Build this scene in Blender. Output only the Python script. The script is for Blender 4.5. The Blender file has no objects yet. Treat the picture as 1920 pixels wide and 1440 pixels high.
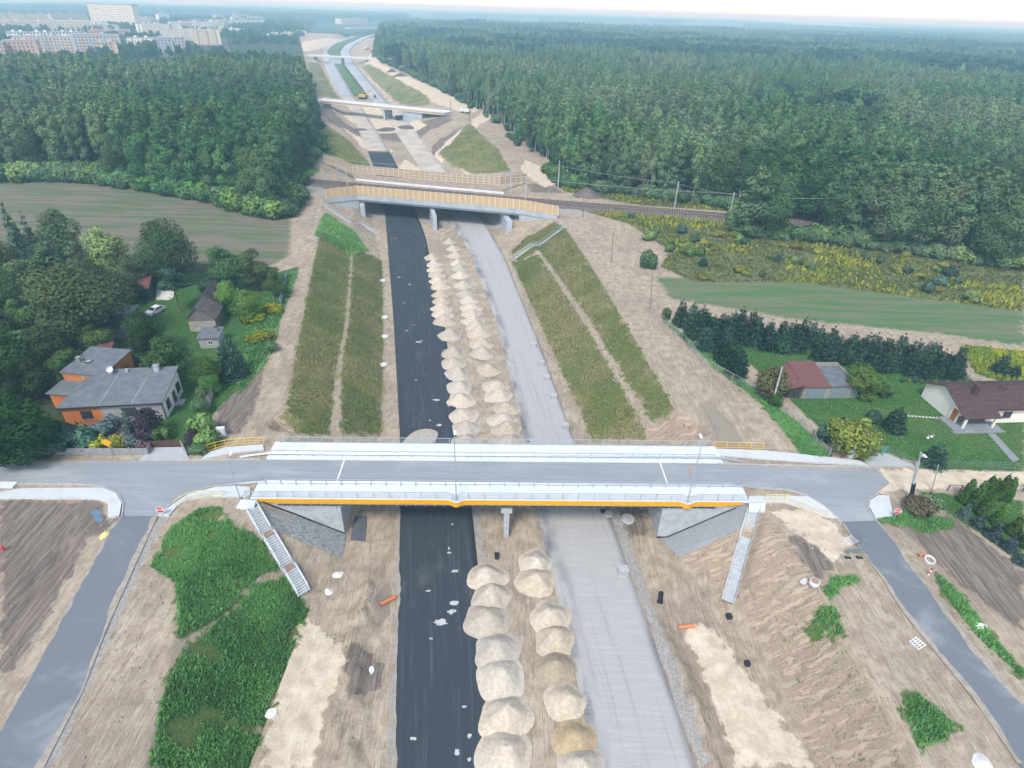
import bpy, math, random
import numpy as np
from mathutils import Vector, Matrix, noise as mnoise
random.seed(7); RNG = np.random.default_rng(11)
sc = bpy.context.scene
COL = sc.collection

# ---------------------------------------------------------------- camera
FPX = 1120.0; TH = math.radians(32.1); RO = math.radians(1.7); CAMH = 55.0
cF = np.array([0, math.cos(TH), -math.sin(TH)]); cU0 = np.array([0, math.sin(TH), math.cos(TH)]); cR0 = np.array([1.0, 0, 0])
cR = cR0*math.cos(RO) + cU0*math.sin(RO); cU = -cR0*math.sin(RO) + cU0*math.cos(RO)
cam = bpy.data.cameras.new('camera'); cam.sensor_width = 36; cam.lens = 36*FPX/1920; cam.clip_start = 0.5; cam.clip_end = 90000
camo = bpy.data.objects.new('camera', cam); COL.objects.link(camo)
M = Matrix([[cR[i], cU[i], -cF[i], (0, 0, CAMH)[i]] for i in range(3)] + [[0, 0, 0, 1]])
camo.matrix_world = M
sc.camera = camo

# ---------------------------------------------------------------- sky, sun, exposure
SUN_EL, SUN_AZ = math.radians(52), math.radians(200)     # azimuth clockwise from +Y
w = bpy.data.worlds.new('World'); sc.world = w; w.use_nodes = True
nt = w.node_tree; bg = nt.nodes['Background']
sky = nt.nodes.new('ShaderNodeTexSky'); sky.sky_type = 'NISHITA'; sky.sun_disc = False
sky.sun_elevation = SUN_EL; sky.sun_rotation = SUN_AZ; sky.air_density = 1.0; sky.dust_density = 0.8; sky.ozone_density = 1.0
hs = nt.nodes.new('ShaderNodeHueSaturation'); hs.inputs['Saturation'].default_value = 0.68      # thin even cloud veil
nt.links.new(sky.outputs[0], hs.inputs['Color']); nt.links.new(hs.outputs[0], bg.inputs[0]); bg.inputs[1].default_value = 0.125
sl = bpy.data.lights.new('sun', 'SUN'); sl.energy = 1.5; sl.angle = math.radians(14); sl.color = (1.0, 0.965, 0.91)
so = bpy.data.objects.new('sun', sl); COL.objects.link(so)
sd = Vector((math.sin(SUN_AZ)*math.cos(SUN_EL), math.cos(SUN_AZ)*math.cos(SUN_EL), math.sin(SUN_EL)))
so.rotation_euler = sd.to_track_quat('Z', 'Y').to_euler()
sc.view_settings.view_transform = 'Standard'; sc.view_settings.look = 'None'; sc.view_settings.gamma = 1.0
sc.view_settings.exposure = 1.1; sc.view_settings.use_curve_mapping = False
sc.cycles.use_adaptive_sampling = True; sc.cycles.adaptive_threshold = 0.03
sc.cycles.volume_bounces = 1; sc.cycles.max_bounces = 5; sc.cycles.diffuse_bounces = 3; sc.cycles.glossy_bounces = 2
sc.cycles.transmission_bounces = 3; sc.cycles.caustics_reflective = False; sc.cycles.caustics_refractive = False

# ---------------------------------------------------------------- small helpers
def P(x, y, z=0.0):
    """a spot of the survey picture (1920 x 1440) -> the place at height z"""
    D = cF + (x-960)/FPX*cR - (y-720)/FPX*cU
    p = np.array([0, 0, CAMH]) + D*((z-CAMH)/D[2])
    return Vector((float(p[0]), float(p[1]), float(z)))
def PD(x, y, Y):
    """the point on the line of sight at the distance Y"""
    D = cF + (x-960)/FPX*cR - (y-720)/FPX*cU
    p = np.array([0, 0, CAMH]) + D*(Y/D[1]); return Vector(p.tolist())

def tag(o, label=None, cat=None, group=None, kind=None):
    if label: o['label'] = label
    if cat: o['category'] = cat
    if group: o['group'] = group
    if kind: o['kind'] = kind
    return o
def thing(name, label, cat, loc=(0, 0, 0), rz=0.0, group=None):
    o = bpy.data.objects.new(name, None); COL.objects.link(o); o.location = loc; o.rotation_euler = (0, 0, rz)
    o.empty_display_size = 0.3
    return tag(o, label, cat, group)
def link(name, me, mat=None, parent=None, loc=None, rot=None, scale=None):
    o = bpy.data.objects.new(name, me); COL.objects.link(o)
    if mat is not None and not me.materials: me.materials.append(mat)
    if parent is not None: o.parent = parent
    if loc is not None: o.location = loc
    if rot is not None: o.rotation_euler = rot
    if scale is not None: o.scale = scale
    return o
def copy_tree(o, parent=None):
    c = o.copy(); COL.objects.link(c); c.parent = parent
    for ch in o.children: copy_tree(ch, c)
    return c

class MB:
    def __init__(s): s.v = []; s.f = []; s.m = []
    def add(s, vs, fs, mi=0):
        b = len(s.v); s.v += [tuple(v) for v in vs]; s.f += [tuple(b+i for i in f) for f in fs]; s.m += [mi]*len(fs); return s
    def hexa(s, c, mi=0):      # 8 corners: bottom 4 ccw, top 4 ccw
        return s.add(c, [(3, 2, 1, 0), (4, 5, 6, 7), (0, 1, 5, 4), (1, 2, 6, 5), (2, 3, 7, 6), (3, 0, 4, 7)], mi)
    def box(s, x0, x1, y0, y1, z0, z1, mi=0):
        return s.hexa([(x0, y0, z0), (x1, y0, z0), (x1, y1, z0), (x0, y1, z0), (x0, y0, z1), (x1, y0, z1), (x1, y1, z1), (x0, y1, z1)], mi)
    def bar(s, a, b, w, h, up=(0, 0, 1), mi=0):
        a = Vector(a); b = Vector(b); d = (b-a).normalized(); up = Vector(up)
        if abs(d.dot(up)) > .99: up = Vector((0, 1, 0))
        r = d.cross(up).normalized()*w/2; u = r.cross(d).normalized()*h/2
        return s.hexa([a-r-u, a+r-u, b+r-u, b-r-u, a-r+u, a+r+u, b+r+u, b-r+u], mi)
    def tube(s, a, b, r0, r1=None, n=8, cap=True, mi=0):
        r1 = r0 if r1 is None else r1
        a = Vector(a); b = Vector(b); d = (b-a).normalized()
        u = d.orthogonal().normalized(); v = d.cross(u)
        ring = [u*math.cos(2*math.pi*i/n)+v*math.sin(2*math.pi*i/n) for i in range(n)]
        vs = [a+q*r0 for q in ring]+[b+q*r1 for q in ring]
        fs = [(i, (i+1) % n, n+(i+1) % n, n+i) for i in range(n)]
        if cap: fs += [tuple(range(n-1, -1, -1)), tuple(range(n, 2*n))]
        return s.add(vs, fs, mi)
    def prism(s, pts, z0, z1, mi=0):
        n = len(pts); A = sum(pts[i][0]*pts[(i+1) % n][1]-pts[(i+1) % n][0]*pts[i][1] for i in range(n))
        if A < 0: pts = pts[::-1]
        vs = [(p[0], p[1], z0) for p in pts]+[(p[0], p[1], z1) for p in pts]
        fs = [tuple(range(n-1, -1, -1)), tuple(range(n, 2*n))]+[(i, (i+1) % n, n+(i+1) % n, n+i) for i in range(n)]
        return s.add(vs, fs, mi)
    def lathe(s, prof, n=16, c=(0, 0, 0), mi=0):
        vs = []; fs = []
        for r, z in prof:
            vs += [(c[0]+r*math.cos(2*math.pi*i/n), c[1]+r*math.sin(2*math.pi*i/n), c[2]+z) for i in range(n)]
        for k in range(len(prof)-1):
            fs += [(k*n+i, k*n+(i+1) % n, (k+1)*n+(i+1) % n, (k+1)*n+i) for i in range(n)]
        return s.add(vs, fs, mi)
    def mesh(s, name, mats=(), smooth=False):
        me = bpy.data.meshes.new(name); me.from_pydata(s.v, [], s.f)
        for m in mats: me.materials.append(m)
        if any(s.m): me.polygons.foreach_set('material_index', s.m)
        if smooth: me.polygons.foreach_set('use_smooth', [True]*len(s.f))
        me.update(); return me
    def build(s, name, mat, parent=None, smooth=False, **k):
        mats = mat if isinstance(mat, (list, tuple)) else (mat,)
        return link(name, s.mesh(name, mats, smooth), None, parent, **k)

def np_mesh(name, verts, faces_flat, sides, mat=None, smooth=False):
    me = bpy.data.meshes.new(name); nv = len(verts); nf = len(faces_flat)//sides
    me.vertices.add(nv); me.vertices.foreach_set('co', np.asarray(verts, np.float32).ravel())
    me.loops.add(nf*sides); me.loops.foreach_set('vertex_index', np.asarray(faces_flat, np.int32))
    me.polygons.add(nf); me.polygons.foreach_set('loop_start', np.arange(nf, dtype=np.int32)*sides)
    me.polygons.foreach_set('loop_total', np.full(nf, sides, np.int32))
    if smooth: me.polygons.foreach_set('use_smooth', np.ones(nf, bool))
    if mat: me.materials.append(mat)
    me.update(calc_edges=True); return me

# ---------------------------------------------------------------- materials
class NT:
    """tiny node-graph writer"""
    def __init__(s, name):
        s.mat = bpy.data.materials.new(name); s.mat.use_nodes = True; s.t = s.mat.node_tree
        s.p = s.t.nodes['Principled BSDF']; s.out = s.t.nodes['Material Output']
        s.p.inputs['Specular IOR Level'].default_value = 0.25
    def n(s, typ, **k):
        n = s.t.nodes.new(typ)
        for a, v in k.items(): setattr(n, a, v)
        return n
    def l(s, a, b): s.t.links.new(a, b)
    def coord(s, kind='pos', scale=(1, 1, 1), rz=0.0):
        if kind == 'pos': o = s.n('ShaderNodeNewGeometry').outputs['Position']
        elif kind == 'uv': o = s.n('ShaderNodeTexCoord').outputs['UV']
        else: o = s.n('ShaderNodeTexCoord').outputs['Object']
        m = s.n('ShaderNodeMapping'); m.inputs['Scale'].default_value = scale; m.inputs['Rotation'].default_value = (0, 0, rz)
        s.l(o, m.inputs['Vector']); return m.outputs[0]
    def noise(s, vec, scale=1.0, detail=4, rough=0.55, dist=0.0):
        n = s.n('ShaderNodeTexNoise'); n.inputs['Scale'].default_value = scale; n.inputs['Detail'].default_value = detail
        n.inputs['Roughness'].default_value = rough; n.inputs['Distortion'].default_value = dist
        s.l(vec, n.inputs['Vector']); return n.outputs['Fac']
    def ramp(s, fac, a, b):     # smooth map fac from [a,b] to [0,1]
        m = s.n('ShaderNodeMapRange', interpolation_type='SMOOTHSTEP'); s.l(fac, m.inputs[0])
        m.inputs[1].default_value = a; m.inputs[2].default_value = b; return m.outputs[0]
    def math(s, op, a, b=None, clamp=False):
        m = s.n('ShaderNodeMath', operation=op, use_clamp=clamp)
        for i, q in enumerate((a, b)):
            if q is None: continue
            if isinstance(q, (int, float)): m.inputs[i].default_value = q
            else: s.l(q, m.inputs[i])
        return m.outputs[0]
    def mix(s, f, a, b):
        m = s.n('ShaderNodeMix', data_type='RGBA')
        for i, q in ((0, f), (6, a), (7, b)):
            if isinstance(q, (int, float)): m.inputs[i].default_value = q
            elif isinstance(q, tuple): m.inputs[i].default_value = (*q, 1)
            else: s.l(q, m.inputs[i])
        return m.outputs[2]
    def attr(s, name, out='Fac'):
        n = s.n('ShaderNodeAttribute', attribute_name=name); return n.outputs[out]
    def bump(s, h, strength=0.5, dist=0.1, normal=None):
        b = s.n('ShaderNodeBump'); b.inputs['Strength'].default_value = strength; b.inputs['Distance'].default_value = dist
        s.l(h, b.inputs['Height'])
        if normal is not None: s.l(normal, b.inputs['Normal'])
        return b.outputs[0]
    def done(s, color=None, rough=0.85, normal=None, metal=0.0):
        if color is not None:
            if isinstance(color, tuple): s.p.inputs['Base Color'].default_value = (*color, 1)
            else: s.l(color, s.p.inputs['Base Color'])
        s.p.inputs['Roughness'].default_value = rough; s.p.inputs['Metallic'].default_value = metal
        if normal is not None: s.l(normal, s.p.inputs['Normal'])
        return s.mat
_mats = {}
def mat(name, c1, c2=None, scale=3.0, rough=0.8, metal=0.0, bump=0.0, coord='obj', stretch=(1, 1, 1), lo=.35, hi=.65, bdist=.03):
    if name in _mats: return _mats[name]
    g = NT(name); c2 = c2 or tuple(v*0.78 for v in c1)
    v = g.coord(coord, stretch); f = g.noise(v, scale, 5, .6)
    nrm = g.bump(f, bump, bdist) if bump else None
    _mats[name] = g.done(g.mix(g.ramp(f, lo, hi), c2, c1), rough, nrm, metal); return _mats[name]
# ---------------------------------------------------------------- terrain
def vnoise(x, y, seed=0):
    xi = np.floor(x).astype(np.int64); yi = np.floor(y).astype(np.int64); fx = x-xi; fy = y-yi
    fx = fx*fx*(3-2*fx); fy = fy*fy*(3-2*fy)
    def h(a, b):
        n = (a*374761393 + b*668265263 + seed*974711) & 0x7fffffff
        n = ((n ^ (n >> 13))*1274126177) & 0x7fffffff
        return ((n ^ (n >> 16)) & 0xffff)/65535.0
    return (h(xi, yi)*(1-fx)+h(xi+1, yi)*fx)*(1-fy)+(h(xi, yi+1)*(1-fx)+h(xi+1, yi+1)*fx)*fy
def fbm(x, y, oct=4, seed=0):
    s = 0; a = .5
    for k in range(oct): s = s+a*vnoise(x*2**k, y*2**k, seed+k*17); a *= .5
    return s
GZ = -0.2; FZ = -7.1          # level of the land, level of the cutting's floor
def curve(px, z, extra=()):
    pts = [tuple(P(a, b, z)[:2]) for a, b in px]+[(b, a) for a, b in extra]
    pts.sort(key=lambda q: q[1]); ys = np.array([q[1] for q in pts]); xs = np.array([q[0] for q in pts])
    s0 = (xs[1]-xs[0])/(ys[1]-ys[0]); s1 = (xs[-1]-xs[-2])/(ys[-1]-ys[-2])
    def f(y):
        y = np.asarray(y, float); r = np.interp(y, ys, xs)
        return np.where(y < ys[0], xs[0]+(y-ys[0])*s0*.5, np.where(y > ys[-1], xs[-1]+(y-ys[-1])*s1, r))
    def g(y):                       # softened
        y = np.asarray(y, float); d = np.clip(y*.03, .6, 12)
        return (f(y-d)+f(y-d/2)+f(y)+f(y+d/2)+f(y+d))/5
    return g
TL = curve([(545, 780), (560, 640), (590, 500), (605, 420), (600, 300), (588, 215), (575, 114), (572, 98), (590, 80), (640, 62), (690, 57)], 0,
           [(0, -25), (25, -30), (37, -33.4), (44, -36), (50, -36.5), (54, -35), (58, -33.4), (70, -33.4)])
BL = curve([(630, 815), (640, 640), (652, 500), (655, 440), (655, 330), (625, 240), (590, 114), (592, 95), (608, 80), (650, 65), (695, 60)], -3.4,
           [(0, -24), (28, -27), (45, -30), (57, -27.6), (70, -27.6)])
FL = curve([(716, 815), (718, 600), (715, 480), (700, 430), (694, 307), (661, 249), (633, 190), (629, 169), (603, 119), (603, 97), (617, 82), (655, 67), (698, 61.5)], -6.9,
           [(0, -23.3), (28, -23.6), (36, -23.8), (45, -24.2), (52, -22.3), (57, -21.6), (70, -21.6)])
LL = curve([(738, 1440), (745, 1180), (750, 955), (750, 820), (738, 600), (722, 400), (699.7, 310), (689, 282), (655, 205), (635, 176), (624, 157), (607, 118), (606, 96), (622, 82), (662, 67), (700, 61.8)], -7)
LR = curve([(921, 1300), (885, 960), (860, 800), (832, 600), (797, 440), (746.6, 314), (728.8, 281), (680, 205), (660, 177), (625, 116), (613, 96), (628, 83), (666, 67.5), (701, 62.2)], -7)
RL = curve([(1095, 1330), (1040, 1100), (1005, 955), (975, 780), (930, 600), (880, 470), (848, 420), (790, 320), (720, 215), (689, 178), (642.5, 116), (638, 97), (648, 84), (680, 70), (702, 64)], -7)
RR = curve([(1305, 1440), (1225, 1200), (1140, 955), (1075, 820), (1010, 640), (945, 480), (905, 410), (840, 320), (757, 215), (719, 187), (665, 120), (655, 98), (664, 85), (688, 72), (704, 65.5)], -7)
FR = curve([(1105, 820), (1030, 640), (963, 480), (944, 440), (842, 325), (803, 285), (740, 194), (672, 122), (661, 98), (671, 85), (692, 72.5), (706, 66)], -6.9,
           [(0, 32), (31, 31.3), (40, 30.5), (43, 29.6), (48.5, 27.2), (53, 24.5), (57, 22.2), (72, 22.2), (76, 18.5)])
BR = curve([(1215, 795), (1110, 615), (1015, 475), (985, 425), (885, 330), (850, 285), (770, 192), (690, 123), (672, 99), (680, 86), (697, 74), (707, 67)], -3.4,
           [(0, 35), (31, 33.8), (40, 33), (48, 31.2), (57, 27.5), (72, 27.2)])
TR = curve([(1265, 775), (1180, 620), (1062, 432), (985, 330), (930, 280), (870, 235), (809, 189), (710, 124), (684, 100), (690, 87), (702, 76), (710, 68)], 0,
           [(0, 38), (28.7, 36.5), (36, 36), (48, 35), (54, 33.5), (59, 32.6), (72, 31)])
STAIR_PX = (((472, 952, -.15), (570, 1111, -6.1)), ((1413, 956, -.15), (1365, 1126, -6.3)))
STAIR_LINES = [(*P(*a), *P(*b)) for a, b in STAIR_PX]
def hz(x, y):
    """height of the bare ground"""
    x = np.asarray(x, float); y = np.asarray(y, float)
    tl, bl, fl, fr, br, tr = TL(y), BL(y), FL(y), FR(y), BR(y), TR(y)
    wob = (fbm(x*.35, y*.35, 3, 5)-.45)
    def seg(a, b, za, zb):
        t = np.clip((x-a)/(b-a), 0, 1); return za+(zb-za)*t
    berm = np.clip((y-72)/6, 0, 1)*np.clip((1500-y)/200, 0, 1)
    bw = .55+.004*np.clip(y, 0, 250)
    zl = np.where(x < bl-bw, seg(tl, bl-bw, GZ, -3.3), np.where(x < bl+bw, seg(bl-bw, bl+bw, -3.3, -3.5), seg(bl+bw, fl, -3.5, FZ)))
    zl0 = seg(tl, fl, GZ, FZ)
    zr = np.where(x > br+bw, seg(tr, br+bw, GZ, -3.3), np.where(x > br-bw, seg(br+bw, br-bw, -3.3, -3.5), seg(br-bw, fr, -3.5, FZ)))
    zr0 = seg(tr, fr, GZ, FZ)
    z = np.where(x < (fl+fr)/2, zl0+(zl-zl0)*berm, zr0+(zr-zr0)*berm)
    inside = np.clip(np.minimum(x-fl, fr-x), 0, 3)/3
    z = z+wob*(.18+.22*inside)
    # the left verge of the black carriageway: haul road, then a low broken bank
    near = np.clip((54-y)/5, 0, 1)
    t = (x-FL(y))/np.maximum(LL(y)-FL(y), .5)
    bank = np.exp(-((t-.62)/.14)**2)*(.3+2.2*fbm(x*.7, y*.5, 4, 31)); bank = np.where((t > 0) & (t < 1), bank, 0)
    z = z+near*bank*.9
    z = z+near*np.where((t > 0) & (t < .4), .8*(1-t/.4), 0)
    # right verge, near side: ridge beside the road, ditch, pale sand bench
    t2 = (x-RR(y))/np.maximum(FR(y)-RR(y), .5)
    rid = np.exp(-((t2-.14)/.07)**2)*(.2+1.9*fbm(x*.9, y*.7, 4, 77))-.35*np.exp(-((t2-.36)/.08)**2)+.35*np.clip((t2-.45)/.1, 0, 1)
    rid = np.where((t2 > 0) & (t2 < 1), rid, np.where((t2 >= 1) & (x < tr), .35*np.clip(1-(t2-1)*3, 0, 1), 0))
    z = z+np.clip((47-y)/6, 0, 1)*rid
    vg = np.clip((52-y)/5, 0, 1)*(((t > .05) & (t < .95)) | ((t2 > .05) & (t2 < .5))); z = z+vg*.55*(fbm(x*1.1, y*.8, 4, 19)-.45)
    # rills washed into the bare right-hand slope
    s3 = (x-FR(y))/np.maximum(TR(y)-FR(y), 1)
    m3 = np.clip(s3*5, 0, 1)*np.clip((1.15-s3)*4, 0, 1)*np.clip((57-y)/3, 0, 1)
    rill = np.abs(fbm(x*.10+3, (y-x*.45)*1.3, 4, 41)-.47)
    z = z-m3*(.5*np.exp(-(rill/.03)**2)+.35*fbm(x*.35, y*.9, 4, 52))
    # slumps beside the far corners of the overpass
    for cx, cy, r, d in ((-34.9, 75.0, 2.1, 2.6), (28.6, 77.0, 2.5, 2.2), (24.2, 78.6, 2.0, .8)):
        q = ((x-cx)**2+((y-cy)*1.2)**2)/r**2+.5*wob
        z = z-d*np.exp(-np.clip(q, 0, 9)**2.5)
    # ruts and churned earth on the level ground beside the cutting
    flat = ((x > TR(y)+1) & (x < TR(y)+22) & (y > 72) & (y < 240)) | ((x < TL(y)-.6) & (x > TL(y)-11) & (y > 72) & (y < 240))
    z = z+np.where(flat, .22*(fbm((x+.2*y)*.9, y*.13, 4, 63)-.47), 0)
    # trench beside the left side road
    e = (x+50.6)-(y-50)*(-.125)     # runs along the road's outer edge
    tr_ = np.exp(-((e+2.0)/1.0)**2)*np.clip((51-y)/3, 0, 1); z = z-.75*tr_
    # beds cut for the two stairways
    for ax, ay, az, bx, by, bz in STAIR_LINES:
        ex, ey = bx-ax, by-ay; t = ((x-ax)*ex+(y-ay)*ey)/(ex*ex+ey*ey); d = np.hypot(x-ax-t*ex, y-ay-t*ey)
        zs = az+(bz-az)*np.clip(t, 0, 1)-.35
        k = np.clip((1.5-d)/.6, 0, 1)*((t > -.06) & (t < 1.06)); z = z+k*(np.minimum(z, zs)-z)
    return np.where(y > 3000, z*np.clip((4500-y)/1500, 0, 1), z)
def G(px, py):
    """the spot on the ground seen at a spot of the survey picture"""
    a = P(px, py, 1.5); b = P(px, py, -8.5)
    t = np.linspace(0, 1, 120); x = a.x+(b.x-a.x)*t; y = a.y+(b.y-a.y)*t; z = 1.5-10*t
    d = z-hz(x, y); k = int(np.argmax(d < 0)); k = max(k, 1)
    f = d[k-1]/(d[k-1]-d[k]) if d[k-1] != d[k] else 0; tt = t[k-1]+(t[k]-t[k-1])*f
    return Vector((a.x+(b.x-a.x)*tt, a.y+(b.y-a.y)*tt, 1.5-10*tt))
def HZ(x, y): return float(hz(np.array([x]), np.array([y]))[0])
def onG(p): return Vector((p[0], p[1], HZ(p[0], p[1])))

def axis(fine, h0, h1, lim0, lim1, g=1.045):
    c = []
    for a, b, h in fine: c += list(np.arange(a, b, h))
    c.append(fine[-1][1]); s = h1; q = c[-1]
    while q < lim1: s *= g; q += s; c.append(q)
    s = h0; q = c[0]
    while q > lim0: s *= g; q -= s; c.insert(0, q)
    return np.array(c)
GX = axis([(-330, -92, 2.0), (-92, -52, .7), (-52, 46, .4), (46, 92, .7)], 2.0, .7, -22000, 22000)
GY = axis([(22, 86, .4), (86, 180, .7), (180, 330, 1.1)], .5, 1.2, -120, 30000)
gx, gy = np.meshgrid(GX, GY); VX, VY = gx.ravel(), gy.ravel(); VZ = hz(VX, VY)
# soil, turf and so on, each traced on the ground as outlines; the signed distance to them goes to the material
ZONES = {
 'weeds': [[(280, 1440), (300, 1330), (338, 1225), (392, 1185), (434, 1150), (474, 1098), (545, 1078), (575, 1140), (560, 1190), (510, 1310), (470, 1440)], [(335, 1200), (330, 1100), (285, 1060), (320, 990), (375, 955), (415, 950), (440, 990), (480, 1000), (520, 1065), (480, 1085), (445, 1125), (400, 1165), (360, 1185)],
           [(1525, 1150), (1540, 1135), (1565, 1140), (1582, 1190), (1560, 1200), (1527, 1190)], [(1545, 1105), (1560, 1085), (1600, 1078), (1615, 1090), (1580, 1098), (1556, 1130)],
           [(1690, 1315), (1720, 1300), (1790, 1360), (1770, 1390), (1720, 1400)], [(1500, 850), (1430, 760), (1340, 690), (1245, 600), (1252, 605), (1345, 680), (1440, 750), (1520, 815), (1555, 850), (1540, 862)],
           [(1640, 980), (1690, 960), (1780, 975), (1790, 985), (1740, 1000), (1700, 985)], [(1755, 1075), (1790, 1100), (1850, 1180), (1920, 1260), (1920, 1275), (1830, 1190), (1760, 1100)],
           [(590, 440), (612, 400), (660, 430), (690, 470), (660, 480)], [(1270, 870), (1300, 858), (1340, 865), (1300, 872)], [(545, 300), (600, 320), (560, 345), (535, 330)]],
 'slopegrass': [[(538, 790), (548, 700), (560, 640), (585, 510), (605, 415), (640, 425), (658, 450), (655, 520), (645, 620), (628, 700), (618, 815), (590, 815), (560, 810)],
           [(640, 815), (640, 700), (655, 600), (662, 470), (700, 480), (716, 490), (718, 600), (718, 700), (715, 815)],
           [(960, 470), (1040, 415), (1062, 432), (1120, 520), (1190, 640), (1265, 770), (1262, 778), (1240, 790), (1215, 780), (1110, 605), (1012, 470), (975, 490), (962, 485)],
           [(960, 490), (1010, 478), (1100, 615), (1205, 800), (1210, 825), (1110, 825), (1050, 690), (985, 545)],
           [(600, 225), (620, 240), (660, 270), (694, 307), (690, 315), (640, 310), (595, 288), (590, 225)], [(822, 288), (845, 270), (880, 232), (935, 282), (958, 322), (880, 325), (850, 310)],
           [(740, 190), (672, 122), (690, 120), (800, 180), (812, 195), (770, 200)], [(577, 115), (600, 120), (626, 170), (640, 185), (590, 178), (578, 150)]],
 'lawn': [[(1470, 740), (1360, 640), (1260, 605), (1300, 585), (1500, 640), (1800, 690), (1830, 720), (1920, 760), (1920, 880), (1720, 868), (1660, 848), (1590, 845), (1560, 825)],
          [(235, 540), (300, 515), (430, 510), (520, 510), (560, 500), (540, 560), (490, 690), (405, 770), (360, 840), (330, 830), (230, 790), (215, 680), (200, 620)],
          [(1720, 920), (1760, 925), (1920, 940), (1920, 1060), (1850, 1010), (1760, 950)], [(1720, 866), (1920, 873), (1920, 884), (1720, 878)]],
 'field': [[(0, 340), (180, 338), (420, 375), (545, 405), (545, 440), (540, 480), (470, 520), (330, 505), (0, 480), (-300, 470), (-300, 330)],
           [(1230, 520), (1330, 520), (1500, 515), (1920, 570), (1920, 648), (1760, 625), (1500, 600), (1260, 560)]],
 'meadow': [[(1090, 395), (1200, 400), (1395, 420), (1920, 500), (1920, 585), (1500, 530), (1300, 530), (1240, 500), (1255, 470), (1180, 420)], [(1045, 345), (1400, 372), (1395, 398), (1200, 385), (1060, 360)],
            [(1800, 650), (1920, 660), (1920, 730), (1830, 700)], [(430, 700), (480, 580), (545, 510), (560, 510), (540, 560), (500, 680), (450, 740)], [(0, 330), (180, 330), (430, 380), (540, 410), (545, 380), (500, 350), (0, 300)]],
 'dark': [[(1690, 990), (1780, 960), (1920, 1075), (1920, 1190), (1780, 1080)], [(0, 935), (190, 940), (205, 990), (165, 1010), (120, 1100), (40, 1240), (0, 1290)], [(405, 760), (440, 690), (495, 690), (480, 760), (450, 815), (400, 815)],
          [(1470, 1010), (1520, 1000), (1560, 1060), (1545, 1090), (1490, 1070)], [(1420, 1205), (1480, 1180), (1500, 1215), (1460, 1240)], [(665, 1190), (720, 1240), (715, 1290), (655, 1310), (640, 1230)],
          [(1160, 940), (1140, 985), (1180, 1010), (1215, 1000), (1200, 940)], [(700, 255), (720, 235), (800, 240), (790, 260), (740, 265)], [(985, 345), (1035, 350), (1060, 362), (1000, 362)], [(600, 185), (640, 225), (690, 250), (660, 255), (600, 215)], [(812, 272), (836, 256), (872, 236), (862, 252), (826, 290), (806, 318), (800, 300)], [(770, 245), (800, 225), (840, 215), (850, 225), (800, 250), (775, 262)]],
 'pale': [[(1285, 1190), (1310, 1165), (1340, 1190), (1420, 1290), (1530, 1440), (1385, 1440), (1330, 1290)], [(520, 1190), (560, 1150), (600, 1180), (640, 1210), (650, 1240), (610, 1330), (580, 1440), (490, 1440), (520, 1290)],
          [(1445, 960), (1500, 950), (1555, 975), (1600, 1020), (1560, 1050), (1510, 1010)], [(1655, 880), (1920, 884), (1920, 918), (1740, 915), (1640, 925)],
          [(645, 240), (690, 265), (720, 275), (740, 285), (690, 283)], [(800, 325), (760, 300), (740, 320), (830, 330)], [(680, 60), (560, 80), (545, 100), (580, 96), (640, 75)], [(700, 90), (712, 118), (780, 150), (860, 185), (900, 205), (880, 215), (800, 190), (715, 140), (690, 110)],
          [(640, 215), (700, 190), (760, 210), (800, 235), (700, 250)], [(583, 112), (591, 112), (608, 163), (600, 163)], [(684, 118), (692, 118), (778, 195), (766, 197)], [(604, 122), (610, 122), (636, 180), (626, 180)], [(668, 122), (673, 122), (746, 196), (736, 197)], [(906, 206), (880, 234), (842, 262), (806, 300), (768, 320), (792, 326), (832, 300), (852, 270), (892, 240), (925, 216)], [(845, 300), (858, 295), (890, 326), (875, 328)], [(985, 300), (1010, 310), (1040, 345), (1020, 352), (975, 318)]],
 'brown': [[(500, 800), (520, 775), (545, 780), (575, 815), (510, 815)], [(1215, 800), (1260, 770), (1310, 805), (1290, 830), (1215, 830)], [(1350, 1128), (1390, 1000), (1430, 960), (1500, 1040), (1530, 1100), (1600, 1250), (1700, 1400), (1720, 1440), (1530, 1440), (1460, 1256), (1420, 1205), (1385, 1135)],
           [(1300, 1060), (1265, 1045), (1400, 960), (1410, 985), (1370, 1120)]],
 'gravel': [[(727, 1440), (739, 1150), (748, 955), (752, 955), (748, 1150), (739, 1440)], [(885, 955), (898, 955), (912, 1070), (905, 1085)], [(560, 345), (620, 345), (1050, 380), (1400, 405), (1400, 425), (1050, 400), (560, 362)],
            [(1245, 1190), (1330, 1440), (1312, 1440), (1225, 1200)], [(190, 1180), (250, 1050), (300, 965), (312, 975), (270, 1050), (215, 1180), (100, 1440), (75, 1440)], [(1140, 955), (1160, 955), (1245, 1190), (1230, 1200)]],
 'woods': [[(0, 470), (180, 465), (300, 490), (520, 500), (530, 520), (330, 545), (215, 600), (200, 680), (100, 860), (-250, 880), (-500, 560), (-400, 470)], [(-600, 300), (0, 330), (180, 335), (430, 375), (530, 400), (545, 330), (590, 290), (578, 140), (560, 60), (-200, 60), (-500, 140)],
           [(1048, 340), (1220, 365), (1400, 380), (1920, 490), (2600, 560), (2500, 160), (1920, 95), (1200, 45), (720, 38), (705, 110), (930, 220), (1030, 300)]],
 'wet': [[(1312, 755), (1330, 752), (1375, 800), (1395, 835), (1350, 835)], [(700, 1120), (725, 1090), (735, 1090), (730, 1150), (706, 1180)]],
}
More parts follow.
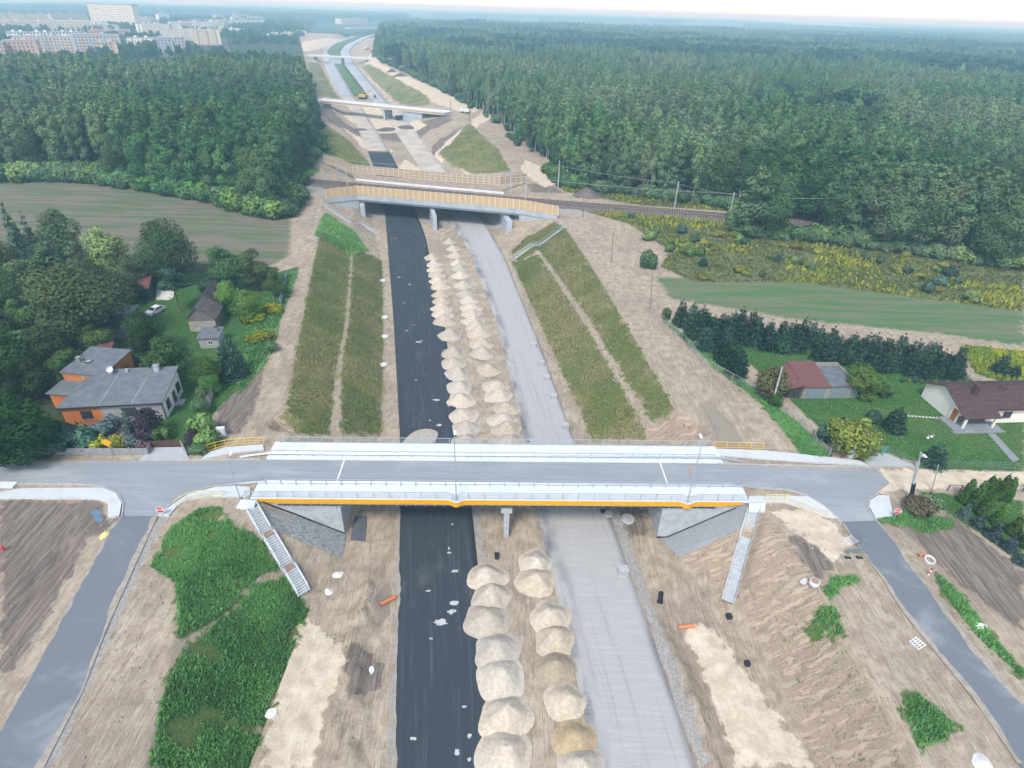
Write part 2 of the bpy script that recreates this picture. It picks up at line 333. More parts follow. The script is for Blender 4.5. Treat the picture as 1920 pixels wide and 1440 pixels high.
def sdist(poly):
    q = np.array([tuple(G(*p)[:2]) for p in poly]); lo = q.min(0)-12; hi = q.max(0)+12
    out = np.full(VX.shape, -12.0); ix = np.where((VX > lo[0]) & (VX < hi[0]) & (VY > lo[1]) & (VY < hi[1]))[0]
    if len(ix) == 0: return out
    x, y = VX[ix], VY[ix]; d = np.full(x.shape, 1e9); ins = np.zeros(x.shape, bool)
    for i in range(len(q)):
        ax, ay = q[i]; bx, by = q[(i+1) % len(q)]; ex, ey = bx-ax, by-ay
        t = np.clip(((x-ax)*ex+(y-ay)*ey)/(ex*ex+ey*ey+1e-9), 0, 1)
        d = np.minimum(d, (x-ax-t*ex)**2+(y-ay-t*ey)**2)
        if ey != 0: ins ^= ((ay > y) != (by > y)) & (x < ex*(y-ay)/ey+ax)
    d = np.sqrt(d); out[ix] = np.clip(np.where(ins, d, -d), -12, 12); return out
ZF = {k: np.max([sdist(p) for p in ps], axis=0) for k, ps in ZONES.items()}
ZF['woods'] = np.where((VY > 900) & ((VX > 80+0*VY) | (VX < -560) | (VY > 1500)), 12.0, ZF['woods'])
ZF['weeds'] = np.where(VX < -1e9, 0, ZF['weeds'])
nx, ny = len(GX), len(GY)
ii = (np.arange(ny-1)[:, None]*nx+np.arange(nx-1)[None, :]).ravel()
quads = np.stack([ii, ii+1, ii+nx+1, ii+nx], 1).ravel()
gme = np_mesh('ground', np.stack([VX, VY, VZ], 1), quads, 4, None, True)
for k, v in ZF.items():
    a = gme.attributes.new('z_'+k, 'FLOAT', 'POINT'); a.data.foreach_set('value', v.astype(np.float32))
# slope steepness: colour follows the zone only, so nothing else is stored

def ground_material():
    g = NT('ground_soil_and_turf')
    v = g.coord('pos'); n1 = g.noise(v, .07, 2, .6); n2 = g.noise(v, .6, 4, .65); n3 = g.noise(v, 3.6, 3, .7)
    ruts = g.noise(g.coord('pos', (1.0, .09, .3), .2), 2.4, 4, .70, .7)       # stretched along the haul direction
    across = g.noise(g.coord('pos', (.11, 1.5, .4), -.38), 1.3, 4, .66, .4)
    c = g.mix(g.ramp(n2, .35, .68), (.312, .250, .178), (.460, .386, .288))
    c = g.mix(g.math('MULTIPLY', g.ramp(n1, .45, .65), .55), c, (.25, .20, .16))
    c = g.mix(g.math('MULTIPLY', g.ramp(ruts, .52, .72), .6), c, (.50, .43, .35))
    c = g.mix(g.math('MULTIPLY', g.ramp(ruts, .46, .30), .5), c, (.19, .15, .12))
    fine = g.noise(g.coord('pos', (1.0, .07, .3), .24), 7.0, 2, .6, .3); c = g.mix(g.math('MULTIPLY', g.ramp(fine, .56, .68), .4), c, (.54, .47, .38)); c = g.mix(g.math('MULTIPLY', g.ramp(fine, .44, .34), .45), c, (.17, .135, .105))
    c = g.mix(g.math('MULTIPLY', g.ramp(n3, .42, .30), .55), c, (.20, .165, .135)); c = g.mix(g.math('MULTIPLY', g.ramp(n3, .58, .72), .5), c, (.52, .46, .39))
    sy = g.n('ShaderNodeSeparateXYZ'); g.l(g.n('ShaderNodeNewGeometry').outputs['Position'], sy.inputs[0]); farw = g.math('MULTIPLY', g.ramp(sy.outputs[1], 200, 420), 9.0)
    def zone(name, soft=.5, wob=1.0):
        q = g.math('ADD', g.attr('z_'+name), g.math('MULTIPLY', g.math('SUBTRACT', n2, .5), wob*4))
        q = g.math('ADD', q, g.math('MULTIPLY', g.math('SUBTRACT', n1, .5), farw))
        return g.ramp(q, -soft*.5, soft*.5)
    def two(nz, lo, hi, a, b): return g.mix(g.ramp(nz, lo, hi), a, b)
    c = g.mix(zone('dark'), c, two(ruts, .38, .62, (.135, .108, .09), (.24, .20, .165)))
    c = g.mix(zone('brown', .6), c, g.mix(g.math('MULTIPLY', g.ramp(g.math('ABSOLUTE', g.math('SUBTRACT', across, .5)), .025, .0), .75), two(across, .32, .68, (.325, .25, .18), (.44, .36, .27)), (.11, .08, .055)))  # darkness down in the rill cracks is put into the colour as thin lines
    c = g.mix(zone('pale', .5, .8), c, two(n2, .35, .7, (.52, .43, .32), (.66, .58, .45)))
    c = g.mix(zone('gravel', .3, .5), c, two(n3, .35, .65, (.27, .255, .235), (.38, .365, .34)))
    strp = g.noise(g.coord('pos', (.05, .5, 1), .10), 1.0, 3, .65, .3)
    c = g.mix(zone('field', 1.5, 1.4), c, g.mix(g.ramp(sy.outputs[0], -15, 20), two(strp, .42, .58, (.185, .16, .12), (.105, .14, .07)), two(strp, .4, .6, (.15, .17, .095), (.085, .165, .06))))
    c = g.mix(zone('meadow', 1, 1.2), c, two(n2, .38, .62, (.085, .125, .036), (.17, .175, .075)))
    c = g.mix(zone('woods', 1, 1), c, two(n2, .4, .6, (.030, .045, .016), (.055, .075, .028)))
    lawn = g.mix(g.ramp(n2, .35, .65), (.038, .105, .024), (.056, .135, .034)); lawn = g.mix(g.math('MULTIPLY', g.ramp(n1, .5, .62), .5), lawn, (.085, .135, .045))
    c = g.mix(zone('lawn', .5, .5), c, lawn)
    sg = g.mix(g.ramp(n1, .4, .6), (.140, .175, .055), (.250, .225, .105)); sg = g.mix(g.math('MULTIPLY', g.ramp(n3, .48, .66), .7), sg, (.06, .078, .038))
    c = g.mix(zone('slopegrass', .8, 1.7), c, sg)
    c = g.mix(zone('weeds', .8, 1.5), c, two(n3, .38, .62, (.060, .115, .030), (.115, .17, .05)))
    wet = zone('wet', .3, .35)
    c = g.mix(wet, c, (.26, .22, .18))
    h = g.math('ADD', g.math('MULTIPLY', n3, .10), g.math('ADD', g.math('MULTIPLY', ruts, .22), g.math('MULTIPLY', n2, .15)))
    m = g.done(c, .9, g.bump(h, .8, 1.0)); g.l(g.mix(wet, (.9, .9, .9), (.12, .12, .12)), g.p.inputs['Roughness'])
    return m
GROUND = link('ground', gme, ground_material()); tag(GROUND, kind='structure')
# ---------------------------------------------------------------- road sheets
def uvmesh(me, uv):
    l = me.uv_layers.new(name='UVMap'); idx = np.empty(len(me.loops), np.int32); me.loops.foreach_get('vertex_index', idx)
    l.data.foreach_set('uv', np.asarray(uv, np.float32)[idx].ravel())
def strip(name, A, B, y0, y1, z, material, n=10, step=2.0, thick=.35, gw=1.0):
    ys = [y0]; s = step
    while ys[-1] < y1: ys.append(ys[-1]+s); s *= gw
    ys = np.array(ys); a = A(ys); b = B(ys); m = len(ys)
    t = np.linspace(0, 1, n+1); X = a[:, None]+(b-a)[:, None]*t; Y = np.repeat(ys[:, None], n+1, 1); Z = np.full_like(X, z)
    X = np.concatenate([X[:, :1], X, X[:, -1:]], 1); Y = np.concatenate([Y[:, :1], Y, Y[:, -1:]], 1); Z = np.concatenate([Z[:, :1]-thick, Z, Z[:, -1:]-thick], 1)
    tt = np.concatenate([[0], t, [1]]); U = np.repeat(tt[None], m, 0); V = Y*.1
    k = n+3; i = (np.arange(m-1)[:, None]*k+np.arange(k-1)[None]).ravel()
    me = np_mesh(name, np.stack([X.ravel(), Y.ravel(), Z.ravel()], 1), np.stack([i, i+1, i+k+1, i+k], 1).ravel(), 4, material)
    uvmesh(me, np.stack([U.ravel(), V.ravel()], 1))
    return tag(link(name, me), kind='structure')
def m_black():
    g = NT('fresh_black_asphalt'); v = g.coord('uv', (1, 1, 1)); lo = g.noise(g.coord('uv', (22, .8, 1)), 1, 3, .6); n = g.noise(g.coord('pos'), 14, 2, .6)
    blot = g.noise(g.coord('pos', (.6, .25, 1)), .5, 4, .65)
    c = g.mix(g.ramp(n, .3, .7), (.030, .038, .047), (.048, .058, .070))
    c = g.mix(g.math('MULTIPLY', g.ramp(lo, .5, .75), .35), c, (.12, .14, .16)); c = g.mix(g.math('MULTIPLY', g.ramp(blot, .55, .8), .35), c, (.15, .155, .155))
    return g.done(c, .75, g.bump(n, .3, .02))
def m_dusty():
    g = NT('asphalt_under_pale_dust'); u = g.n('ShaderNodeSeparateXYZ'); g.l(g.coord('uv'), u.inputs[0])
    gr = g.noise(g.coord('pos'), 11, 3, .75); big = g.noise(g.coord('uv', (3, 1.1, 1)), 1.0, 3, .55); st = g.noise(g.coord('uv', (1.2, 22, 1)), 1.4, 3, .6, .2); tr = g.noise(g.coord('uv', (14, .35, 1)), 1.0, 2, .6)
    side = g.ramp(u.outputs[0], .30, .02); rside = g.ramp(u.outputs[0], .88, 1.0)
    c = g.mix(g.ramp(gr, .28, .72), (.315, .315, .308), (.425, .422, .41))
    c = g.mix(g.math('MULTIPLY', g.ramp(st, .40, .70), .30), c, (.53, .52, .50))
    c = g.mix(g.math('MULTIPLY', g.ramp(tr, .46, .32), .28), c, (.22, .225, .225))
    dk = g.math('MULTIPLY', g.ramp(g.math('ADD', big, g.math('MULTIPLY', st, .35)), .56, .86), g.math('MAXIMUM', side, g.math('MULTIPLY', rside, .6)))
    c = g.mix(g.math('MULTIPLY', dk, .85), c, (.095, .105, .118))
    return g.done(c, .95, g.bump(gr, .25, .02))
def m_road():
    g = NT('grey_worn_asphalt'); n = g.noise(g.coord('pos'), 12, 2, .6); big = g.noise(g.coord('pos', (.5, 1, 1)), .14, 4, .65, .5); ln = g.noise(g.coord('pos', (.05, 1.6, 1)), 1.2, 3, .6)
    c = g.mix(g.ramp(n, .3, .7), (.235, .255, .275), (.285, .305, .325)); c = g.mix(g.math('MULTIPLY', g.ramp(ln, .45, .7), .4), c, (.36, .38, .40))
    c = g.mix(g.math('MULTIPLY', g.ramp(big, .47, .75), .45), c, (.45, .455, .45))
    return g.done(c, .85, g.bump(n, .2, .02))
def m_side():
    g = NT('dark_side_road_asphalt'); n = g.noise(g.coord('pos'), 12, 2, .6); big = g.noise(g.coord('pos'), .16, 4, .65, .6)
    c = g.mix(g.ramp(n, .3, .7), (.135, .155, .175), (.175, .198, .22)); c = g.mix(g.math('MULTIPLY', g.ramp(big, .5, .75), .55), c, (.36, .37, .37))
    return g.done(c, .85, g.bump(n, .2, .02))
def m_pave(name='pale_paving_blocks', a=(.54, .57, .59), b=(.60, .635, .655), sc_=5.0):
    g = NT(name); br = g.n('ShaderNodeTexBrick'); br.inputs['Scale'].default_value = sc_; br.inputs['Mortar Size'].default_value = .012
    br.inputs['Color1'].default_value = (*a, 1); br.inputs['Color2'].default_value = (*b, 1); br.inputs['Mortar'].default_value = (.36, .37, .37, 1)
    g.l(g.coord('pos'), br.inputs['Vector']); n = g.noise(g.coord('pos'), .5, 4, .65)
    return g.done(g.mix(g.math('MULTIPLY', g.ramp(n, .45, .7), .35), br.outputs['Color'], (.42, .40, .36)), .8)
ROAD = m_road(); SIDE = m_side(); PAVE = m_pave(); BLACK = m_black(); DUSTY = m_dusty()
CONC = mat('pale_concrete', (.42, .45, .47), (.34, .36, .375), 1.2, .8, bump=.15, coord='pos')
CONC2 = mat('light_concrete_deck', (.66, .70, .72), (.60, .64, .665), .5, .75, coord='pos')
KERB = mat('kerb_stone', (.46, .47, .47), (.36, .37, .37), 2.5, .85, coord='pos')
SANDM = None
strip('carriageway_black', LL, LR, -60, 312, -6.98, BLACK, 10, 2.0)
strip('carriageway_dusty', RL, RR, -60, 214, -6.97, DUSTY, 12, 2.0)
FARC = mat('far_concrete_carriageway', (.40, .43, .46), (.33, .36, .385), .05, .8, coord='pos')
strip('carriageway_far', LL, LR, 522, 2300, -6.62, FARC, 4, 6, gw=1.02)
strip('carriageway_far', RL, RR, 490, 2300, -6.62, FARC, 4, 6, gw=1.02)
SUBG = mat('pale_road_subgrade', (.52, .475, .41), (.40, .36, .30), .12, .9, coord='pos')
strip('road_subgrade', LL, LR, 313, 521, -6.72, SUBG, 4, 4)
strip('road_subgrade', RL, RR, 215, 489, -6.72, SUBG, 4, 4)
MEDG = mat('median_turf', (.10, .17, .06), (.075, .13, .045), .1, .9, coord='pos')
strip('median_turf', lambda y: LR(y)+.6, lambda y: RL(y)-.6, 522, 2300, -6.55, MEDG, 3, 6, thick=.4, gw=1.02)
def slab(name, px, z, material, thick=.3, kind='structure'):
    o = MB().prism([tuple(P(a, b, z)[:2]) for a, b in px], z-thick, z).build(name, material)
    return tag(o, kind=kind)
Zr = -.10
slab('road', [(-260, 872), (0, 866), (265, 862), (520, 862), (1320, 869), (1520, 874), (1640, 876), (1668, 905), (1645, 922), (1630, 934), (1628, 955), (1645, 977), (1579, 980), (1548, 949), (1514, 927), (1482, 917), (1439, 913), (1390, 910), (480, 904), (458, 904), (390, 911), (348, 925), (318, 945), (293, 968), (229, 968), (231, 943), (222, 925), (195, 911), (150, 906), (0, 905), (-260, 908)], Zr, ROAD)
slab('side_road', [(229, 967), (202, 995), (183, 1037), (133, 1128), (60, 1266), (0, 1371), (-120, 1600), (0, 1600), (78, 1440), (151, 1298), (197, 1179), (257, 1046), (293, 967)], Zr+.006, SIDE)
slab('side_road', [(1578, 978), (1611, 1024), (1657, 1086), (1693, 1145), (1826, 1307), (1911, 1431), (2010, 1570), (2090, 1530), (1920, 1320), (1826, 1213), (1770, 1140), (1729, 1089), (1689, 1030), (1645, 976)], Zr+.006, SIDE)
for px in ([(0, 922), (40, 915), (193, 914), (218, 925), (228, 942), (223, 968), (202, 968), (202, 942), (183, 935), (-200, 932), (-200, 923)],
           [(294, 966), (316, 966), (330, 950), (353, 937), (394, 930), (447, 931), (467, 931), (470, 913), (440, 911), (403, 913), (350, 927), (321, 947)],
           [(1404, 930), (1473, 929), (1514, 930), (1539, 944), (1573, 971), (1551, 969), (1501, 950), (1470, 940), (1404, 942)],
           [(1630, 949), (1632, 937), (1648, 928), (1667, 929), (1675, 967), (1642, 971)],
           [(1340, 841), (1429, 844), (1520, 853), (1610, 863), (1630, 872), (1520, 866), (1340, 853)],
           [(377, 861), (393, 847), (423, 838), (493, 833), (495, 843), (433, 848), (400, 856)]):
    slab('pavement', px, Zr+.12, PAVE)
slab('driveway', [(260, 864), (284, 839), (342, 838), (357, 862)], Zr+.05, mat('concrete_drive', (.44, .46, .47), (.37, .39, .40), .6, coord='pos'))
slab('driveway', [(1611, 851), (1661, 850), (1716, 873), (1632, 874)], Zr+.05, m_pave('grey_drive_blocks', (.36, .385, .40), (.43, .455, .47), 4))
def kerbline(px, z=Zr+.12, w_=.14):
    b = MB(); pts = [P(a, c, z) for a, c in px]
    for p, q in zip(pts, pts[1:]): b.bar(p-Vector((0, 0, .12)), q-Vector((0, 0, .12)), w_, .26)
    return b
kb = thing('kerb', 'pale kerb stones edging the grey local road and its junction curves', 'kerb'); kb['kind'] = 'structure'
for px in ([(0, 906), (150, 907), (195, 912), (222, 926), (231, 944), (228, 968)], [(293, 968), (318, 946), (348, 926), (390, 912), (458, 905)], [(1392, 911), (1439, 914), (1482, 918), (1514, 928), (1548, 950), (1579, 981)],
           [(1645, 977), (1628, 955), (1630, 934), (1648, 924)], [(1345, 868.5), (1520, 872.5), (1632, 874.5)], [(265, 862), (490, 860.5)]):
    kerbline(px).build('kerb_run', KERB, kb)
# paving on the cone slopes beside the overpass
def draped(name, quad, material, nu=24, nv=8, lift=.09, thick=.3, parent=None):
    q = [G(*p) for p in quad]; vs = []
    for j in range(nv+1):
        for i in range(nu+1):
            a = q[0].lerp(q[1], i/nu); b = q[3].lerp(q[2], i/nu); p = a.lerp(b, j/nv); vs.append((p.x, p.y, HZ(p.x, p.y)+lift))
    fs = [(j*(nu+1)+i, j*(nu+1)+i+1, (j+1)*(nu+1)+i+1, (j+1)*(nu+1)+i) for j in range(nv) for i in range(nu)]
    b = MB(); b.add(vs, fs)
    rim = [i for i in range(nu+1)]+[j*(nu+1)+nu for j in range(1, nv+1)]+[nv*(nu+1)+i for i in range(nu-1, -1, -1)]+[j*(nu+1) for j in range(nv-1, 0, -1)]
    k = len(b.v); b.v += [(vs[i][0], vs[i][1], vs[i][2]-thick) for i in rim]; n = len(rim)
    b.f += [(rim[i], rim[(i+1) % n], k+(i+1) % n, k+i) for i in range(n)]; b.m += [0]*n
    return b.build(name, material, parent)
def m_slope(name, dark, light, hi):
    g = NT(name); br = g.n('ShaderNodeTexBrick'); br.inputs['Scale'].default_value = 2.6; br.inputs['Mortar Size'].default_value = .02
    br.inputs['Color1'].default_value = (*dark, 1); br.inputs['Color2'].default_value = (*light, 1); br.inputs['Mortar'].default_value = (.15, .16, .16, 1); br.inputs['Bias'].default_value = hi
    g.l(g.coord('pos'), br.inputs['Vector']); n = g.noise(g.coord('pos'), .8, 3, .6)
    return g.done(g.mix(g.math('MULTIPLY', g.ramp(n, .4, .7), .4), br.outputs['Color'], (.24, .25, .25)), .85)
sp = draped('slope_paving', [(477, 944), (650, 1000), (641, 1047), (497, 987)], m_slope('slope_blocks_mottled', (.075, .085, .09), (.34, .355, .35), .15))
tag(sp, 'mottled grey block paving on the cone slope beside the earth-landing stairs', 'slope paving')
sp = draped('slope_paving', [(1238, 1007), (1399, 944), (1393, 990), (1273, 1046)], m_slope('slope_blocks_even', (.24, .26, .27), (.33, .355, .365), .1))
tag(sp, 'even blue-grey block paving on the cone slope beside the dusty carriageway', 'slope paving')

WATER = NT('muddy_water'); WATER = WATER.done(WATER.mix(WATER.noise(WATER.coord('pos'), .4, 3), (.24, .20, .155), (.33, .28, .22)), .06)
zp = max(G(a, b).z for a, b in ((1330, 770), (1350, 790), (1370, 815), (1360, 830)))+.02
slab('puddle_water', [(1312, 757), (1322, 752), (1331, 756), (1345, 772), (1362, 790), (1378, 806), (1392, 824), (1398, 838), (1374, 839), (1352, 836), (1344, 816), (1334, 794), (1322, 773)], zp, WATER, .3)
# ---------------------------------------------------------------- road overpass
O0 = Vector((-.75, 58.65, 0)); BA = math.radians(1.84); eu = Vector((math.cos(BA), math.sin(BA), 0)); ev = Vector((-math.sin(BA), math.cos(BA), 0))
U0, U1 = -33.0, 33.0
def B(u, v, z=0.0): return O0+eu*u+ev*v+Vector((0, 0, z))
def Buv(p): d = Vector((p[0], p[1], 0))-Vector((O0.x, O0.y, 0)); return d.dot(eu), d.dot(ev)
YEL = mat('amber_fascia_plate', (.74, .37, .012), (.68, .33, .010), 1.5, .45); STEEL = mat('galvanised_steel', (.50, .55, .58), (.42, .47, .50), 6, .45, .55)
PIPE = mat('black_plastic_pipe', (.018, .022, .028), (.028, .032, .04), 3, .5); YRAIL = mat('yellow_rail_paint', (.80, .52, .03), (.74, .46, .02), 3, .5)
PYRAIL = mat('cream_yellow_rail_paint', (.74, .62, .26), (.70, .56, .20), 3, .55); JOINT = mat('white_joint_seal', (.74, .76, .76), (.68, .70, .70), 4, .6)
ov = thing('overpass', 'concrete road overpass with amber fascia spanning both carriageways', 'bridge', (B(0, 6).x, B(0, 6).y, 0)); ovm = Matrix.Translation(-ov.location)
def lb(mb): mb.v = [tuple(Vector(p)-ov.location) for p in mb.v]; return mb
def ub(u0, u1, v0, v1, z0, z1, mb=None):
    mb = mb or MB(); return mb.hexa([B(u0, v0, z0), B(u1, v0, z0), B(u1, v1, z0), B(u0, v1, z0), B(u0, v0, z1), B(u1, v0, z1), B(u1, v1, z1), B(u0, v1, z1)])
def opart(name, mb, m): return lb(mb).build(name, m, ov)
opart('deck', ub(U0+.1, U1-.1, .35, 11.8, -1.0, -.17), CONC)
for v in (2.0, 4.7, 7.4, 10.1): opart('girder', ub(-23.2, 23.2, v-.5, v+.5, -1.75, -1.0), CONC)
bul = [(-33, 0)]+[(u, 0) for u in (-26,)]
UL2, UL3 = Buv(P(855.6, 938, 0))[0], Buv(P(1289.5, 941, 0))[0]
def vedge(u):
    d = 0
    for c in (UL2, UL3):
        t = max(0, 1-abs(u-c)/1.15); d = max(d, .55*t*t*(3-2*t))
    return -d
us = list(np.arange(U0, U1+.01, .5))
ft = MB()
for a, b in zip(us, us[1:]):
    ft.hexa([B(a, vedge(a)+.02, -.16), B(b, vedge(b)+.02, -.16), B(b, 3.15, -.16), B(a, 3.15, -.16), B(a, vedge(a)+.02, .03), B(b, vedge(b)+.02, .03), B(b, 3.15, .03), B(a, 3.15, .03)])
f_ = opart('footway', ft, CONC2)
opart('footway', ub(U0-.6, U1-1.0, 8.15, 12.1, -.16, .03), CONC2)
# fascia plates, one metre each
nF = 65
for i in range(nF):
    a = U0+.9+(U1-U0-1.8)*i/nF; b = U0+.9+(U1-U0-1.8)*(i+1)/nF-.018; q = MB(); ss = [a+(b-a)*k/3 for k in range(4)]
    zb = -.74 if 2 <= i < nF-2 else (-.45 if i in (0, nF-1) else -.62)
    for c, d in zip(ss, ss[1:]):
        q.hexa([B(c, vedge(c)-.05, zb), B(d, vedge(d)-.05, zb), B(d, vedge(d)+.015, zb), B(c, vedge(c)+.015, zb), B(c, vedge(c)-.05, .01), B(d, vedge(d)-.05, .01), B(d, vedge(d)+.015, .01), B(c, vedge(c)+.015, .01)])
    opart('fascia_plate', q, YEL)
opart('edge_beam', ub(U0+3, U1-3, .06, .34, -1.02, -.17), CONC); opart('edge_beam', ub(U0, U1-1, 11.82, 12.05, -.9, -.17), CONC)
opart('conduit', MB().tube(B(-29.5, -.02, -1.0), B(28.5, -.02, -1.0), .085, n=10), PIPE)
cl = MB()
for u in np.arange(-29, 28.6, 1.25): cl.bar(B(u, .0, -1.12), B(u, .0, -.78), .05, .26)
o = opart('conduit_clamps', cl, STEEL); o['kind'] = 'stuff'
for u in (-22.6, 22.8):
    opart('expansion_joint', ub(u-.13, u+.13, -.0, 3.1, .034, .05), JOINT); opart('expansion_joint', ub(u-.1, u+.1, 3.2, 8.1, -.094, -.08), JOINT); opart('expansion_joint', ub(u-.13, u+.13, 8.2, 12.1, .034, .05), JOINT)
# railings
def railing(v, u0, u1, edge=None):
    e = edge or (lambda u: 0)
    pu = np.linspace(u0, u1, int((u1-u0)/2.02)+1)
    for z, w_ in ((1.12, .07), (.16, .045)):
        q = MB(); s = np.arange(u0, u1+.01, .5)
        for a, b in zip(s, s[1:]): q.bar(B(a, v+e(a), z), B(b, v+e(b), z), w_, w_*.8)
        opart('rail', q, STEEL)
    for u in pu: opart('rail_post', MB().bar(B(u, v+e(u), .02), B(u, v+e(u), 1.12), .07, .05), STEEL)
    q = MB()
    for u in np.arange(u0+.14, u1, .14): q.bar(B(u, v+e(u), .17), B(u, v+e(u), 1.1), .018, .018)
    o = opart('balusters', q, STEEL); o['kind'] = 'stuff'
railing(.22, U0-.6, U1-.2, lambda u: vedge(u)*.9); railing(11.9, U0+.2, U1-1.5)
# safety barriers
def barrier(v, face, u0, u1):
    prof = [(0, .42), (.05, .46), (.05, .53), (0, .58), (0, .60), (.05, .65), (.05, .72), (0, .76)]
    q = MB(); path = [(u0-4.2, v+face*.25, -.62), (u0-3.0, v+face*.12, -.42), (u0, v, 0), (u1, v, 0), (u1+3.0, v+face*.12, -.42), (u1+4.4, v+face*.25, -.62)]
    for (a, va, za), (b, vb, zb) in zip(path, path[1:]):
        for (d0, h0), (d1, h1) in zip(prof, prof[1:]):
            q.add([B(a, va+face*d0, h0+za), B(b, vb+face*d0, h0+zb), B(b, vb+face*d1, h1+zb), B(a, va+face*d1, h1+za), B(a, va-face*.012+face*d0, h0+za), B(b, vb-face*.012+face*d0, h0+zb), B(b, vb-face*.012+face*d1, h1+zb), B(a, va-face*.012+face*d1, h1+za)], [(0, 1, 2, 3), (7, 6, 5, 4)])
    opart('barrier_beam', q, STEEL)
    opart('barrier_rail', MB().bar(B(u0, v-face*.03, 1.02), B(u1, v-face*.03, 1.02), .07, .07), STEEL)
    for u in np.arange(u0, u1+.1, 2.0): opart('barrier_post', MB().bar(B(u, v-face*.08, .02), B(u, v-face*.08, 1.0), .10, .06), STEEL)
barrier(2.75, 1, U0+1.2, U1-1.8); barrier(8.75, -1, U0-.2, U1-2.2)
# supports
for s in (-1, 1):
    u = 21.6*s
    opart('abutment', ub(min(u, u+1.5*s), max(u, u+1.5*s), .3, 11.7, -8.2, -1.78), CONC)
    opart('wing_wall', ub(min(u+1.5*s, 31.6*s), max(u+1.5*s, 31.6*s), .3, .9, -8.2, -1.005), CONC)
    opart('wing_wall', ub(min(u+1.5*s, 31.6*s), max(u+1.5*s, 31.6*s), 11.0, 11.7, -8.2, -1.005), CONC)
    opart('bearing_shelf', ub(min(u+.5*s, u+2.0*s), max(u+.5*s, u+2.0*s), .27, 11.73, -1.77, -1.003), CONC)
    opart('bearing_block', ub(min(u-.2*s, u+.45*s), max(u-.2*s, u+.45*s), .45, 1.1, -1.77, -1.25), CONC)
    q = MB()
    for k in range(40):
        a = u+s*(10.0*k/40); b = u+s*(10.0*(k+1)/40); pa = B(a, .27); pb = B(b, .27)
        pa.z = HZ(pa.x, pa.y-.3)+.14; pb.z = HZ(pb.x, pb.y-.3)+.14
        if pa.z < -1.0: q.bar(pa, pb, .06, .28)
    opart('tar_band', q, PIPE)
for v in (.75, 6.0, 11.2):
    pu_ = .55
    o = opart('pier_column', ub(pu_-.36, pu_+.36, v-.55, v+.55, -8.0, -2.45), CONC); opart('pier_head', ub(pu_-.75, pu_+.75, v-.6, v+.6, -2.45, -1.752), CONC)
# lamps on the overpass
LAMPM = mat('lamp_head_white', (.72, .74, .75), (.66, .68, .70), 4, .4)
def street_lamp(base, h, label, arm=(0, 1), group='street lamps of the overpass'):
    t = thing('street_lamp', label, 'street lamp', base, 0, group)
    MB().tube((0, 0, 0), (0, 0, h), .085, .05, 10).build('pole', STEEL, t); MB().box(-.16, .16, -.16, .16, 0, .05).build('base_plate', STEEL, t)
    d = Vector((arm[0], arm[1], 0)).normalized()*.75
    MB().tube((0, 0, h-.05), (d.x, d.y, h+.12), .04, .035, 8).build('arm', STEEL, t)
    q = MB(); q.bar((d.x*.75, d.y*.75, h+.14), (d.x*1.7, d.y*1.7, h+.22), .3, .11); q.build('lamp_head', LAMPM, t)
for (bx, by), (tx, ty), lab in (((449.7, 934), (440, 861), 'slim galvanised lamp at the overpass end beside the stairs with two landings and weeds'),
                               ((855.6, 937), (855, 822), 'slim galvanised lamp on the amber fascia above the black carriageway, midway along the overpass'),
                               ((1289.5, 940), (1306, 828), 'slim galvanised lamp on the overpass fascia near the orange road mark')):
    b = P(bx, by, .02); street_lamp(b, PD(tx, ty, b.y).z, lab)
# orange spray mark on the roadway
om = MB(); a = P(1296, 872, Zr+.009); b = P(1294, 892, Zr+.009)
om.add([a+Vector((-.09, 0, 0)), a+Vector((.05, 0, 0)), b+Vector((.12, 0, 0)), b+Vector((-.12, 0, 0))], [(0, 3, 2, 1)])
tag(om.build('road_mark', mat('orange_spray', (.62, .30, .08), (.35, .25, .16), 6, .8)), 'orange sprayed mark on grey road between the overpass barriers', 'road mark')
